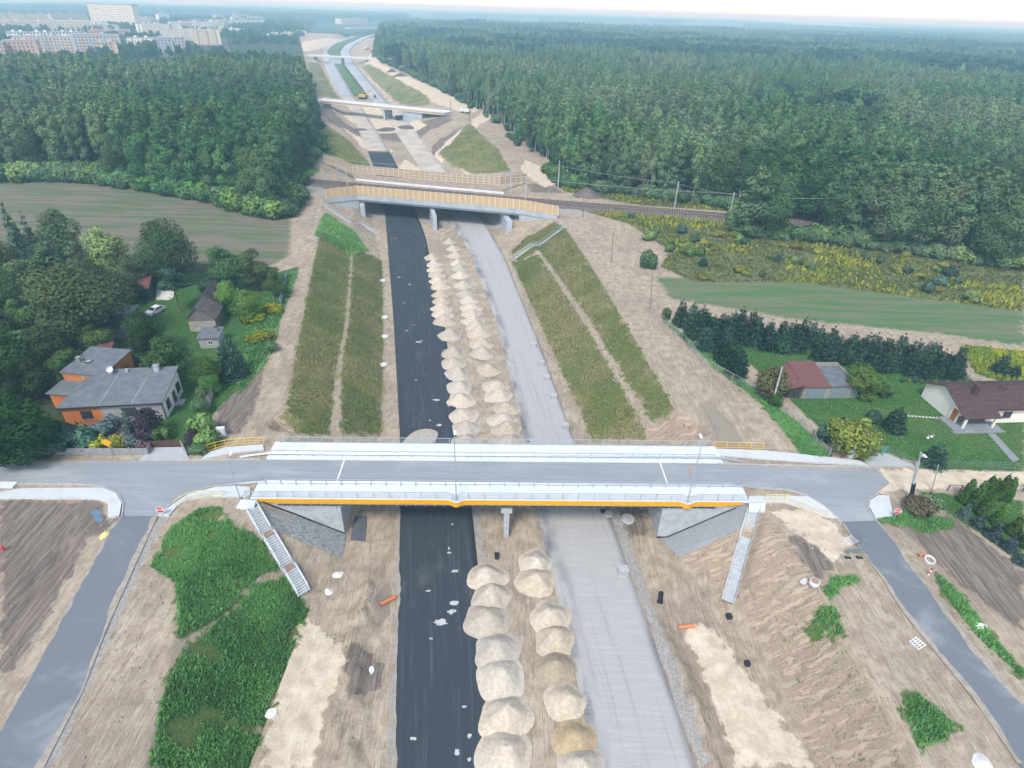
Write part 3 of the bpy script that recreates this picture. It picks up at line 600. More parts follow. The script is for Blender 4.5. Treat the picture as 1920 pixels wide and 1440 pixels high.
# stairways
STEPM = mat('stair_concrete', (.50, .53, .55), (.42, .45, .47), 2, .8, bump=.1); EARTH = mat('earth_landing', (.33, .25, .19), (.27, .2, .15), 3, .95)
def stairway(a, b, lab, cat, fr, width=1.25):
    A = P(*a); Bm = P(*b); t = thing('stairway', lab, cat, A); L = Vector((Bm.x-A.x, Bm.y-A.y, 0)); ln = L.length; d = L/ln; n = Vector((-d.y, d.x, 0)); dz = Bm.z-A.z
    nst = sum(k for k, _ in fr); rise = dz/nst; land = .95; tread = (ln-land*(len(fr)-1))/nst; s = 0; z = 0; rails = []; prof = [(0, 0)]
    for fi, (k, _) in enumerate(fr):
        for i in range(k):
            z2 = z+rise; q = MB(); c0 = d*s; c1 = d*(s+tread*.80)
            q.hexa([c0-n*width/2+Vector((0, 0, z2-.32)), c1-n*width/2+Vector((0, 0, z2-.32)), c1+n*width/2+Vector((0, 0, z2-.32)), c0+n*width/2+Vector((0, 0, z2-.32)),
                    c0-n*width/2+Vector((0, 0, z2)), c1-n*width/2+Vector((0, 0, z2)), c1+n*width/2+Vector((0, 0, z2)), c0+n*width/2+Vector((0, 0, z2))])
            q.build('step', STEPM, t); s += tread; z = z2
        prof.append((s, z))
        if fi < len(fr)-1:
            q = MB(); c0 = d*s; c1 = d*(s+land); q.hexa([c0-n*width/2+Vector((0, 0, z-.3)), c1-n*width/2+Vector((0, 0, z-.3)), c1+n*width/2+Vector((0, 0, z-.3)), c0+n*width/2+Vector((0, 0, z-.3)),
                    c0-n*width/2+Vector((0, 0, z-.01)), c1-n*width/2+Vector((0, 0, z-.01)), c1+n*width/2+Vector((0, 0, z-.01)), c0+n*width/2+Vector((0, 0, z-.01))])
            q.build('landing', EARTH if lab.startswith('concrete') else STEPM, t); s += land; prof.append((s, z))
    q = MB()
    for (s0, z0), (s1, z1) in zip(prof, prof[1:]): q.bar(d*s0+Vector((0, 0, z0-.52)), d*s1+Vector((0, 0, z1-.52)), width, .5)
    q.build('bed', mat('stair_bed_dark', (.20, .18, .16), (.16, .14, .12), 3), t)  # dark grey-brown bed beneath the steps
    for sd_ in (-1, 1):
        off = n*sd_*(width/2+.1); st = MB(); hr = MB()
        for (s0, z0), (s1, z1) in zip(prof, prof[1:]):
            st.bar(d*s0+off+Vector((0, 0, z0-.16)), d*s1+off+Vector((0, 0, z1-.16)), .13, .42)
        st.build('stringer', STEPM, t)
        if sd_*(1 if Bm.x > A.x else -1) < 0 or lab.startswith('concrete'):
            for h in (.95, .5):
                hr = MB()
                for (s0, z0), (s1, z1) in zip(prof, prof[1:]): hr.tube(d*s0+off+Vector((0, 0, z0+h)), d*s1+off+Vector((0, 0, z1+h)), .028, n=6)
                hr.build('handrail', STEEL, t)
            for (s0, z0), (s1, z1) in zip(prof, prof[1:]):
                m = max(1, int((s1-s0)/1.6))
                for k in range(m): ss = s0+(s1-s0)*k/m; zz = z0+(z1-z0)*k/m; MB().tube(d*ss+off+Vector((0, 0, zz)), d*ss+off+Vector((0, 0, zz+.95)), .025, n=6).build('baluster_post', STEEL, t)
    return t
stairway(*STAIR_PX[0], 'concrete stairway with two earth landings down the weedy embankment', 'stairs', [(11, 0), (13, 0), (10, 0)])
stairway(*STAIR_PX[1], 'long pale stairway down the bare sandy slope beside the even paving', 'stairs', [(14, 0), (14, 0), (12, 0)])
slab('stair_top_slab', [(442, 952), (452, 936), (480, 938), (476, 950), (462, 953)], -.02, CONC2)
slab('stair_top_slab', [(1405, 944), (1436, 942), (1434, 958), (1404, 958)], -.02, CONC2)
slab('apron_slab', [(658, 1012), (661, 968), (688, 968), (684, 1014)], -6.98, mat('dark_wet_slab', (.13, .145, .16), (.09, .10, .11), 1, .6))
# yellow railings
def yrail(px, m, lab, z=.02, h=1.1):
    pts = [P(a, b, z) for a, b in px]; t = thing('safety_railing', lab, 'railing', pts[0], 0, 'yellow safety railings at the overpass ends'); o = pts[0]
    for hh in (h, h*.5, .1):
        q = MB()
        for a, b in zip(pts, pts[1:]): q.tube(a-o+Vector((0, 0, hh)), b-o+Vector((0, 0, hh)), .04 if hh != h*.5 else .022, n=6)
        q.build('rail', m, t)
    for a in pts: MB().tube(a-o, a-o+Vector((0, 0, h)), .045, n=6).build('post', m, t)
yrail([(384, 852), (391, 846), (405, 841), (424, 836.5), (443, 834), (468, 832), (495, 831)], YRAIL, 'curved yellow railing beside the leafy hedge and the driveway gate')
yrail([(1338, 839.5), (1361, 840), (1384, 840.5), (1407, 841), (1430, 842)], YRAIL, 'straight yellow railing before the muddy puddle on the haul track')
yrail([(331, 950), (341, 943), (352, 937.5), (372, 933), (393, 930.5), (418, 930)], PYRAIL, 'pale yellow railing above the weedy mound beside the stop sign')
yrail([(1434, 939), (1455, 938.5), (1473, 938.5), (1498, 950), (1524, 960.5), (1551, 969)], PYRAIL, 'pale yellow railing at the top of the bare sandy slope')
# ---------------------------------------------------------------- railway, its bridge and noise walls
DIRT = mat('trodden_dirt', (.40, .335, .27), (.28, .225, .175), .5, .95, bump=.5, coord='pos', bdist=.2)
PANEL = mat('noise_wall_board', (.54, .40, .235), (.46, .335, .19), 2.2, .8, stretch=(1, 1, 6)); PANELB = mat('noise_wall_board_back', (.44, .34, .22), (.37, .28, .18), 2.2, .8); POSTM = mat('noise_wall_post', (.62, .60, .55), (.54, .53, .49), 3, .7)
BALL = mat('ballast', (.175, .150, .138), (.105, .09, .085), 5, .95, bump=.7, coord='pos'); SLEEP = mat('concrete_sleeper', (.38, .35, .32), (.30, .275, .25), 3, .9); RAILM = mat('rusty_rail', (.16, .10, .075), (.10, .07, .055), 4, .6, .4)
GREYC = mat('blue_grey_concrete', (.40, .45, .49), (.33, .375, .41), .35, .8, coord='pos')
rb = thing('railway_bridge', 'concrete railway bridge with timber noise wall crossing the cutting', 'bridge', (-25, 205, 0)); RO_ = Vector(rb.location)
def rp(name, mb, m, parent=None):
    mb.v = [tuple(Vector(p)-RO_) for p in mb.v]; return mb.build(name, m, parent or rb)
NW = [P(611, 372.5, .5), P(671, 365.5, .5), P(973.6, 392, .5), P(1045.8, 405, .5)]; FW = [P(609, 304, .2), P(634, 311, .2), P(662, 324, .2), P(837, 340, .2), P(937, 347, .2), P(987, 341, .2)]
rp('deck', MB().prism([tuple(p[:2]) for p in (NW[1]+Vector((.6, .5, 0)), NW[2]+Vector((-.3, .5, 0)), FW[4]+Vector((0, -.6, 0)), FW[2]+Vector((0, -.6, 0)))], -1.1, .0), DIRT)
for a, b in zip(NW, NW[1:]):
    d = (b-a).normalized(); n = Vector((-d.y, d.x, 0))
    q = MB(); q.hexa([a+n*-.25+Vector((0, 0, -1.45)), b+n*-.25+Vector((0, 0, -1.45)), b+n*.35+Vector((0, 0, -1.45)), a+n*.35+Vector((0, 0, -1.45)), a-n*.25, b-n*.25, b+n*.35, a+n*.35]); rp('edge_beam', q, GREYC)
a, b = NW[1], NW[2]; d = (b-a).normalized(); n = Vector((-.24, 1, 0)).normalized()
q = MB(); q.hexa([a+n*.4+Vector((0, 0, -2.2)), b+n*.4+Vector((0, 0, -2.2)), b+n*11+Vector((0, 0, -2.2)), a+n*11+Vector((0, 0, -2.2)), a+n*.4+Vector((0, 0, -1.6)), b+n*.4+Vector((0, 0, -1.6)), b+n*11+Vector((0, 0, -1.6)), a+n*11+Vector((0, 0, -1.6))]); rp('girder_soffit', q, GREYC)
for px, w_ in (((682, 414), 1.5), ((816, 431), 1.3), ((955, 442), 1.8)):
    f = P(*px, -7.0); q = MB(); s = Vector((w_/2, 0, 0)); q.hexa([f-s+Vector((0, 0, -1)), f+s+Vector((0, 0, -1)), f+s+n*11+Vector((0, 0, -1)), f-s+n*11+Vector((0, 0, -1)), f-s+Vector((0, 0, 4.78)), f+s+Vector((0, 0, 4.78)), f+s+n*11+Vector((0, 0, 4.78)), f-s+n*11+Vector((0, 0, 4.78))]); rp('pier_wall', q, GREYC)
for a, b, k in ((NW[0], NW[1], 0), (NW[2], NW[3], 1)):
    d = (b-a).normalized(); nn = Vector((-d.y, d.x, 0)); q = MB(); q.hexa([a+nn*.02+Vector((0, 0, -8)), b+nn*.02+Vector((0, 0, -8)), b+nn*.3+Vector((0, 0, -8)), a+nn*.3+Vector((0, 0, -8)), a+nn*.02+Vector((0, 0, -1.5)), b+nn*.02+Vector((0, 0, -1.5)), b+nn*.3+Vector((0, 0, -1.5)), a+nn*.3+Vector((0, 0, -1.5))]); rp('wing_wall', q, CONC)
nwl = thing('noise_wall', 'tan timber noise wall with pale posts along the near edge of the railway bridge', 'noise wall', NW[1]); fwl = thing('noise_wall', 'open-framed tan noise wall behind the railway tracks', 'noise wall', FW[2])
def wall(t, line, h, sp, pm, back=False):
    o = Vector(t.location)
    for a, b in zip(line, line[1:]):
        L = (b-a).length; k = max(1, round(L/sp)); d = (b-a)/k
        for i in range(k):
            p = a+d*i; m = MB(); m.bar(p+d*.03+Vector((0, 0, h/2+.05))-o, p+d*.97+Vector((0, 0, h/2+.05))-o, .12, h-.05); m.build('panel', pm, t)
            MB().bar(p-o, p+Vector((0, 0, h+.1))-o, .24, .16).build('post', POSTM, t)
            if back:
                q = MB()
                for z in (.15, h*.35, h*.68, h): q.bar(p-d.cross(Vector((0, 0, 1))).normalized()*-.1+Vector((0, 0, z))-o, p+d-d.cross(Vector((0, 0, 1))).normalized()*-.1+Vector((0, 0, z))-o, .09, .10)
                q.build('frame_rail', POSTM, t)
    MB().bar(line[-1]-o, line[-1]+Vector((0, 0, h+.1))-o, .24, .16).build('post', POSTM, t)
wall(nwl, NW, 3.1, 2.0, PANEL); wall(fwl, FW, 3.0, 2.1, PANELB, True)
# tracks
def polyx(px, z): return [P(a, b, z) for a, b in px]
def resample(pts, st):
    out = []; L = 0
    for a, b in zip(pts, pts[1:]):
        n = max(1, int((b-a).length/st))
        out += [a.lerp(b, i/n) for i in range(n)]
    return out+[pts[-1]]
T1 = [(-300, 262), (100, 290), (400, 318), (557, 335), (647, 343.5), (813, 358), (947, 370), (1113, 383), (1250, 393), (1387, 404.5), (1650, 427), (2100, 468)]
T2 = [(-300, 267), (100, 295), (400, 323), (563, 340.5), (647, 349), (813, 364.5), (980, 378.5), (1113, 389), (1250, 399), (1370, 410), (1650, 433), (2100, 475)]
rwy = thing('railway', 'double railway track on dark ballast crossing the whole scene', 'railway', P(813, 360, 0)); ro = Vector(rwy.location)
ballm = MB(); sl_ = MB()
for T in (T1, T2):
    c = resample(polyx(T, .35), 6); rails = [MB(), MB()]
    for i in range(len(c)-1):
        d = (c[i+1]-c[i]); dn = d.normalized(); n = Vector((-dn.y, dn.x, 0))
        d2 = (c[min(i+2, len(c)-1)]-c[i+1]); n2 = n if d2.length < 1e-6 else Vector((-d2.normalized().y, d2.normalized().x, 0))
        a, b = c[i]-ro, c[i+1]-ro; dz = Vector((0, 0, 1))
        ballm.add([a-n*2.6-dz*.6, a-n*1.7-dz*.08, a+n*1.7-dz*.08, a+n*2.6-dz*.6, b-n2*2.6-dz*.6, b-n2*1.7-dz*.08, b+n2*1.7-dz*.08, b+n2*2.6-dz*.6], [(0, 4, 5, 1), (1, 5, 6, 2), (2, 6, 7, 3)])
        for s, q in zip((-.75, .75), rails): q.bar(a+n*s+dz*.12, b+n2*s+dz*.12, .11, .17)
        L = d.length
        if abs(c[i].x) < 260:
            for k in range(int(L/.75)): p = a.lerp(b, k*.75/L); sl_.bar(p-n*1.25-dz*.02, p+n*1.25-dz*.02, .28, .16)
    for q in rails: q.build('rail', RAILM, rwy)
ballm.build('ballast', BALL, rwy); o = sl_.build('sleepers', SLEEP, rwy); o['kind'] = 'stuff'
q = MB(); c = polyx([(668, 338.5), (760, 347.5), (850, 355.5), (945, 364)], .1)
for a, b in zip(c, c[1:]): q.bar(a+Vector((0, 0, .3)), b+Vector((0, 0, .3)), 1.1, .5)
tag(q.build('cable_trough', mat('white_trough', (.72, .73, .72), (.62, .63, .62), 1, .8)), 'white concrete edge strip beside the far railway track', 'trough')
# catenary masts
MAST = mat('mast_grey', (.46, .48, .49), (.38, .40, .41), 3, .6, .3); RED = mat('signal_red', (.55, .05, .04), (.48, .04, .03), 3, .6); WOODP = mat('weathered_pole', (.22, .20, .17), (.15, .135, .115), 4, .9)
masts = []
for (bx, by, tx, ty), lab in zip(((634, 337, 634, 297), (652, 351, 650, 312), (957, 364, 957, 318), (985.6, 376, 985.6, 331), (1046, 353, 1046, 301), (1264, 391, 1268, 340), (1366, 411, 1370, 360), (1381, 396, 1385, 362), (1558, 432, 1564, 368)),
    ('railway mast at the bend of the far noise wall', 'railway mast behind the near noise wall at the bridge start', 'railway mast before the dark earth piles at the far noise wall', 'railway mast at the far wall end near the haul road', 'railway mast at the corner of the large wood', 'pale railway mast between bridge and tree belt, farther side', 'pale railway mast beside the track left of the tree belt', 'red and white banded signal mast at the tree belt', 'railway mast rising out of the tree belt')):
    b = P(bx, by, 0); h = PD(tx, ty, b.y).z; t = thing('railway_mast', lab, 'mast', b, 0, 'railway masts'); w_ = .16
    MB().bar((0, 0, -.3), (0, 0, h), .34, .28).build('mast', MAST, t)
    if 'banded' in lab:
        for k in range(3): MB().bar((0, 0, .6+k*1.6), (0, 0, 1.4+k*1.6), .37, .31).build('red_band', RED, t)
    dy = 3.2 if by < 362 or bx in (1264, 1381) else 3.2
    MB().tube((0, 0, h-.4), (-.3, -dy if bx in (1264, 1381, 957, 1046, 634) else dy, h-1.4), .05, n=6).build('bracket', MAST, t); masts.append((b, h))
wire = MAST
def wires(name, lab, pts, r=.035):
    q = MB(); o = pts[0]
    for a, b in zip(pts, pts[1:]):
        k = 6; prev = a
        for i in range(1, k+1):
            t = i/k; p = a.lerp(b, t)-Vector((0, 0, 4*t*(1-t)*.6)); q.tube(prev-o, p-o, r, n=5, cap=False); prev = p
    tag(q.build(name, wire, None, loc=o), lab, 'wire')
def top(bx, by, tx, ty): b = P(bx, by, 0); return PD(tx, ty, b.y)
wires('catenary_wire', 'overhead wire along the farther railway masts', [top(634, 337, 634, 299), top(957, 364, 957, 320), top(1046, 353, 1046, 310), top(1264, 391, 1268, 343), top(1381, 396, 1385, 365)])
wires('catenary_wire', 'overhead wire along the nearer railway masts', [top(652, 351, 650, 314), top(985.6, 376, 985.6, 333), top(1366, 411, 1370, 363), top(1558, 432, 1564, 372)])
# blue train behind the belt
TRB = mat('train_blue', (.03, .10, .30), (.025, .08, .25), 2, .4); TRW = mat('train_pale_roof', (.30, .42, .55), (.25, .36, .48), 2, .5); GLS = mat('dark_glass', (.02, .025, .03), (.03, .035, .04), 2, .1)
tt = resample([p+Vector((0, 1, 0)) for p in polyx([(1540, 417.5), (1600, 423), (1900, 448)], .5)], 1.0); tr = thing('train', 'blue passenger train half hidden behind the tree belt', 'train', tt[0])
o = Vector(tr.location); L = (tt[-1]-tt[0]); d = L.normalized(); n = Vector((-d.y, d.x, 0)); nc = 5; cl = L.length/nc
for i in range(nc):
    a = d*(cl*i+.4); b = d*(cl*(i+1)-.4); z = Vector((0, 0, 2.2)); car = MB().bar(a+z, b+z, 2.9, 2.9).build('carriage', TRB, tr)
    q = MB(); q.bar(a+Vector((0, 0, 3.75)), b+Vector((0, 0, 3.75)), 2.5, .25); q.build('roof', TRW, car)
    q = MB(); q.bar(a+d*.8+Vector((0, 0, 2.75))-n*1.46, b-d*.8+Vector((0, 0, 2.75))-n*1.46, .04, .85); q.build('window_band', GLS, car)
    for s in (.18, .82): q = MB(); p = a.lerp(b, s); q.bar(p-d*1.2+Vector((0, 0, .5)), p+d*1.2+Vector((0, 0, .5)), 2.3, .7); q.build('bogie', PIPE, car)
# ---------------------------------------------------------------- far bridges and works
def far_bridge(name, lab, pl_, pr_, depth, z, thick, feet, fasc, cat='bridge', hh=.9):
    A = P(*pl_, z); B_ = P(*pr_, z); t = thing(name, lab, cat, A); d = (B_-A).normalized(); n = Vector((-d.y, d.x, 0)); L = (B_-A).length; Z = Vector((0, 0, 1))
    def bx(s0, s1, n0, n1, z0, z1): return MB().hexa([d*s0+n*n0+Z*z0, d*s1+n*n0+Z*z0, d*s1+n*n1+Z*z0, d*s0+n*n1+Z*z0, d*s0+n*n0+Z*z1, d*s1+n*n0+Z*z1, d*s1+n*n1+Z*z1, d*s0+n*n1+Z*z1])
    bx(0, L, .15, depth, -thick, 0).build('deck', CONC2, t); bx(0, L, 0, .145, -.75, .05).build('fascia', fasc, t); bx(0, L, .3, 1.8, .003, .18).build('footway', CONC2, t); bx(0, L, depth-1.8, depth-.1, .003, .18).build('footway', CONC2, t)
    for nn in (.35, depth-.3):
        bx(0, L, nn, nn+.08, 1.05, 1.15).build('rail', STEEL, t); q = MB()
        for s in np.arange(0, L, 2.5): q.v += []; q.bar(d*s+n*nn+Z*.1, d*s+n*nn+Z*1.1, .08, .08)
        o = q.build('rail_posts', STEEL, t); o['kind'] = 'stuff'
    for px, w_ in feet:
        f = P(*px, -7.0)-A; s = f.dot(d); bx(s-w_/2, s+w_/2, .8, depth-.8, -8.5-z, -thick-.005).build('pier' if w_ < 3 else 'abutment', GREYC, t)
    return t
FASC2 = mat('ochre_fascia', (.50, .34, .13), (.43, .29, .11), 1, .7)
far_bridge('far_overpass', 'unfinished pale overpass with ochre fascia beyond the railway', (588, 187.5), (832, 212), 10, .9, 1.3, (((706, 229), 1.2), ((782, 224), 1.2), ((622, 206), 14), ((812, 222), 14)), FASC2)
far_bridge('far_overpass', 'distant thin overpass across the finished carriageways', (574, 103.5), (732, 111), 10, 1.0, 1.3, (((605, 113), 2), ((632, 112), 2), ((660, 114), 2), ((684, 112), 16)), mat('pale_far_fascia', (.50, .47, .42), (.44, .42, .38), 1, .7))
far_bridge('far_overpass', 'farthest pale viaduct at the end of the expressway', (655, 52.5), (720, 52), 14, 7, 2.0, (((670, 56), 3), ((690, 56), 3), ((710, 56), 3)), CONC)
# dark earth heaps, works and machines
EARTHM = mat('dark_earth_heap', (.16, .135, .12), (.10, .085, .078), 1.5, .95, bump=.6, bdist=.2)
HMD = []
for m in HM_SRC if 'HM_SRC' in globals() else []: pass
# ---------------------------------------------------------------- plants: prototypes
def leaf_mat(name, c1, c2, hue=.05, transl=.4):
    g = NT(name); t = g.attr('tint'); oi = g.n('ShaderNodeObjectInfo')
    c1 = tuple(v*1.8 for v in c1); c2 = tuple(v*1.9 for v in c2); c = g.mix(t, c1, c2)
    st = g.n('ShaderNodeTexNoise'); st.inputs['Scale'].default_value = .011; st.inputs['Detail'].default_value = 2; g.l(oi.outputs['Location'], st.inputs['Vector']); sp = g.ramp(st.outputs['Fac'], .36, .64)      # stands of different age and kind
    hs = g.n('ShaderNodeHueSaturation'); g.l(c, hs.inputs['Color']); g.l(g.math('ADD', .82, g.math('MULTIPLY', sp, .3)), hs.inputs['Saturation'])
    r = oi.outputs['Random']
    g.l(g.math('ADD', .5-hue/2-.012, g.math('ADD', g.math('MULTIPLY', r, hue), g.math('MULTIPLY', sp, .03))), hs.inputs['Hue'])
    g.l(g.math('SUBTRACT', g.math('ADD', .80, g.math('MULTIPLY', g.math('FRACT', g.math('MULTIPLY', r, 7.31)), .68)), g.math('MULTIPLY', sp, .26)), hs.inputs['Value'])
    d = g.n('ShaderNodeBsdfDiffuse'); tr = g.n('ShaderNodeBsdfTranslucent'); mx = g.n('ShaderNodeMixShader'); mx.inputs[0].default_value = transl
    g.l(hs.outputs[0], d.inputs[0]); g.l(hs.outputs[0], tr.inputs[0]); g.l(d.outputs[0], mx.inputs[1]); g.l(tr.outputs[0], mx.inputs[2])
    g.l(mx.outputs[0], g.out.inputs['Surface']); g.t.nodes.remove(g.p)
    return g.mat
LM = {
 'birch': leaf_mat('birch_leaves', (.055, .108, .042), (.150, .212, .092)), 'oak': leaf_mat('oak_leaves', (.028, .062, .022), (.075, .125, .042)),
 'alder': leaf_mat('alder_leaves', (.036, .080, .034), (.098, .158, .068)), 'pine': leaf_mat('pine_needles', (.026, .064, .044), (.075, .140, .092), .03),
 'light': leaf_mat('light_leaves', (.055, .115, .026), (.125, .205, .055)), 'blue': leaf_mat('blue_spruce_needles', (.05, .085, .085), (.13, .185, .185), .01),
 'thuja': leaf_mat('thuja_scales', (.042, .105, .018), (.105, .200, .040), .02), 'yellow': leaf_mat('golden_shrub_leaves', (.17, .17, .02), (.36, .36, .055), .02),
 'purple': leaf_mat('plum_leaves', (.030, .024, .032), (.070, .055, .070), .02), 'gold': leaf_mat('goldenrod', (.08, .13, .025), (.30, .27, .025), .03, .5),
 'olive': leaf_mat('olive_leaves', (.11, .13, .025), (.22, .24, .05), .03), 'rust': leaf_mat('rusty_chestnut_leaves', (.065, .058, .032), (.125, .115, .06), .04),
 'pink': leaf_mat('pink_heather', (.17, .09, .11), (.28, .17, .19), .02), 'weed': leaf_mat('weed_leaves', (.055, .140, .044), (.160, .300, .10), .02, .5), 'slope': leaf_mat('olive_slope_grass', (.095, .120, .040), (.235, .215, .090), .03, .5), 'dry': leaf_mat('dry_grass', (.085, .115, .036), (.19, .185, .075), .03, .5),
}
BARK = mat('grey_bark', (.17, .145, .12), (.10, .085, .07), 6, .95, stretch=(1, 1, .2)); BIRCHB = mat('birch_bark', (.55, .54, .50), (.26, .25, .23), 5, .9, stretch=(.5, .5, 1.6), lo=.4, hi=.5); PINEB = mat('pine_bark', (.26, .16, .10), (.15, .10, .075), 5, .95)
def crown(name, lobes, n, size, lm, seed, asp=1.0, up=.25, rnd=.6, shell=.55):
    r = np.random.default_rng(seed); L = np.array(lobes, float); wts = (L[:, 3]*L[:, 4]+L[:, 3]*L[:, 5]+L[:, 4]*L[:, 5]); wts /= wts.sum()
    li = r.choice(len(L), n, p=wts); d = r.normal(size=(n, 3)); d /= np.linalg.norm(d, axis=1)[:, None]
    rad = shell+(1-shell)*np.sqrt(r.random(n)); rad *= 1+.12*r.normal(size=n)*(r.random(n) < .3)
    c = L[li, :3]+d*rad[:, None]*L[li, 3:6]
    nrm = d/L[li, 3:6]; nrm /= np.linalg.norm(nrm, axis=1)[:, None]
    cn = nrm+r.normal(size=(n, 3))*rnd; cn /= np.linalg.norm(cn, axis=1)[:, None]
    a = np.cross(cn, r.normal(size=(n, 3))); a /= np.linalg.norm(a, axis=1)[:, None]; b = np.cross(cn, a)
    if asp != 1.0:           # needle sprays point outward and up
        a = nrm*.8+np.array([0, 0, .45])+r.normal(size=(n, 3))*.35; a /= np.linalg.norm(a, axis=1)[:, None]; b = np.cross(a, r.normal(size=(n, 3))); b /= np.linalg.norm(b, axis=1)[:, None]
    s = size*(.55+.9*r.random(n))[:, None]; a = a*s*asp; b = b*s/asp
    fl = (np.cross(a, b)*(nrm+np.array([0, 0, .5]))).sum(1) < 0; b = np.where(fl[:, None], -b, b)      # faces look outward
    V = np.stack([c-a*.5, c-b*.42, c+a*.5, c+b*.42], 1).reshape(-1, 3)
    me = np_mesh(name, V, np.arange(n*4), 4, lm)
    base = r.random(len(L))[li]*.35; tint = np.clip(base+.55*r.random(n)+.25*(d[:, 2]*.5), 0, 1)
    at = me.attributes.new('tint', 'FLOAT', 'FACE'); at.data.foreach_set('value', tint.astype(np.float32))
    sm = nrm*.75+np.array([0, 0, up])+cn*.45; sm /= np.linalg.norm(sm, axis=1)[:, None]
    me.polygons.foreach_set('use_smooth', np.ones(n, bool))
    me.normals_split_custom_set_from_vertices(np.repeat(sm, 4, 0).tolist())
    return me
def trunk(name, h, r0, limbs, m, seed, lean=.04):
    rr = random.Random(seed); b = MB(); p = Vector((0, 0, -.3)); k = 5; q = []
    for i in range(k+1): q.append(Vector((rr.uniform(-1, 1)*lean*h*i/k*.5, rr.uniform(-1, 1)*lean*h*i/k*.5, -.3+(h+.3)*i/k)))
    for i in range(k): b.tube(q[i], q[i+1], r0*(1-.85*i/k), r0*(1-.85*(i+1)/k), 7, cap=False)
    for z, ln, an in limbs:
        t = z/h*k; i = min(k-1, int(t)); s = q[i].lerp(q[i+1], t-i); e = s+Vector((math.cos(an)*ln, math.sin(an)*ln, ln*.65)); b.tube(s, e, r0*.38, r0*.1, 5, cap=False)
    return b.mesh(name, (m,), True)
def lobes_ov(rr, h0, h1, w, k, ell=.5, top=.55):
    """irregular ovate crown between the heights h0 and h1, w wide"""
    L = []
    for i in range(k):
        t = (i+.5)/k; z = h0+(h1-h0)*t; prof = math.sin(math.pi*min(1, (t*.82+.16)))**.7
        m = 1 if k > 10 else 2
        for j in range(rr.choice((1, 2, 2))):
            a = rr.uniform(0, 6.28); ro = w*.5*prof*rr.uniform(.25, .62); s = w*.5*prof*rr.uniform(.42, .68)+.15
            L.append((math.cos(a)*ro, math.sin(a)*ro, z+rr.uniform(-.4, .4), s, s, s*rr.uniform(.75, 1.15)))
    return L
PROTO = {}
def proto(kind, crown_me, trunk_me): PROTO.setdefault(kind, []).append((crown_me, trunk_me))
def mk_broad(kind, h, w, lm, bark, clear, n, size, seeds, k=7, r0=None):
    for s in seeds:
        rr = random.Random(s); hh = h; L = lobes_ov(rr, hh*clear, hh*.93, w, k)
        lim = [(rr.uniform(clear*.8, .8)*hh, w*rr.uniform(.25, .4), rr.uniform(0, 6.28)) for _ in range(6)]
        proto(kind, crown(kind+'_crown', L, n, size, lm, s), trunk(kind+'_trunk', hh*.9, r0 or hh*.014, lim, bark, s))
def mk_conifer(kind, h, w, lm, bark, base, n, size, seeds, tiers=9, asp=1.7, tp=1.0):
    for s in seeds:
        rr = random.Random(s); L = []
        for i in range(tiers):
            t = i/(tiers-1); z = h*(base+(1-base)*t*.96); wr = w*.5*((1-t)**tp*.92+.08)
            m = max(3, int(6*(1-t))+2)
            for j in range(m):
                a = 6.283*j/m+rr.uniform(-.3, .3)+i; ro = wr*rr.uniform(.45, .68); q = wr*rr.uniform(.38, .55)+.05
                L.append((math.cos(a)*ro, math.sin(a)*ro, z-.12*wr, q, q, q*.62+h*.012))
        proto(kind, crown(kind+'_crown', L, n, size, lm, s, asp, .35, .5, .45), trunk(kind+'_trunk', h*.95, h*.013+.03, [], bark, s, .01))
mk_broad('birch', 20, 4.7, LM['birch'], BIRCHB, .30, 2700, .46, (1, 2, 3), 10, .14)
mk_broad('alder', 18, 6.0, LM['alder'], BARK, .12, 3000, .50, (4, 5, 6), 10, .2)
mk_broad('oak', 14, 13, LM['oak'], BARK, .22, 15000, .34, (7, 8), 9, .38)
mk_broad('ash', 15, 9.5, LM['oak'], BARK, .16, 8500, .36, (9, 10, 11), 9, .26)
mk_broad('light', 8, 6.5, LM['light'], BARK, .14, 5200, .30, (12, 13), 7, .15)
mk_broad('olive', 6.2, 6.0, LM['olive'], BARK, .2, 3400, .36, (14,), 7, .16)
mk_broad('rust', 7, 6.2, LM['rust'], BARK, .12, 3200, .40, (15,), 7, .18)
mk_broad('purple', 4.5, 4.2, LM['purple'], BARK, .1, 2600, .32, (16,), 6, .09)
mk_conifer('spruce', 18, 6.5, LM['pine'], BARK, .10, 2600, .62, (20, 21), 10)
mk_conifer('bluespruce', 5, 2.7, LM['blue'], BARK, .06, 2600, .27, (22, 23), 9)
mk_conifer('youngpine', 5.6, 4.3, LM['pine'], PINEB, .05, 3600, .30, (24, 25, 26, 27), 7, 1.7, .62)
for s in (28, 29):
    rr = random.Random(s); L = []
    for i in range(15):
        t = i/14; rad_ = .78*(min(1, (t+.12)*4)*(1-t)**.55*.95+.05); L.append((rr.uniform(-.05, .05), rr.uniform(-.05, .05), .15+4.3*t, rad_*rr.uniform(.88, 1.08), rad_*rr.uniform(.88, 1.08), .42))
    proto('thuja', crown('thuja_crown', L, 3800, .15, LM['thuja'], s, 1.4, .35, .4, .86), trunk('thuja_trunk', 4.0, .07, [], BARK, s, .01))
for s in (30, 31, 32):       # tall pine: bare trunk, ragged top
    rr = random.Random(s); L = [(rr.uniform(-1.5, 1.5), rr.uniform(-1.5, 1.5), rr.uniform(12.5, 19), rr.uniform(1.0, 1.9), rr.uniform(1.0, 1.9), rr.uniform(.7, 1.2)) for _ in range(11)]
    proto('pine', crown('pine_crown', L, 1700, .6, LM['pine'], s, 1.4), trunk('pine_trunk', 18.5, .17, [(13, 1.5, rr.uniform(0, 6)), (15, 1.3, rr.uniform(0, 6))], PINEB, s, .02))
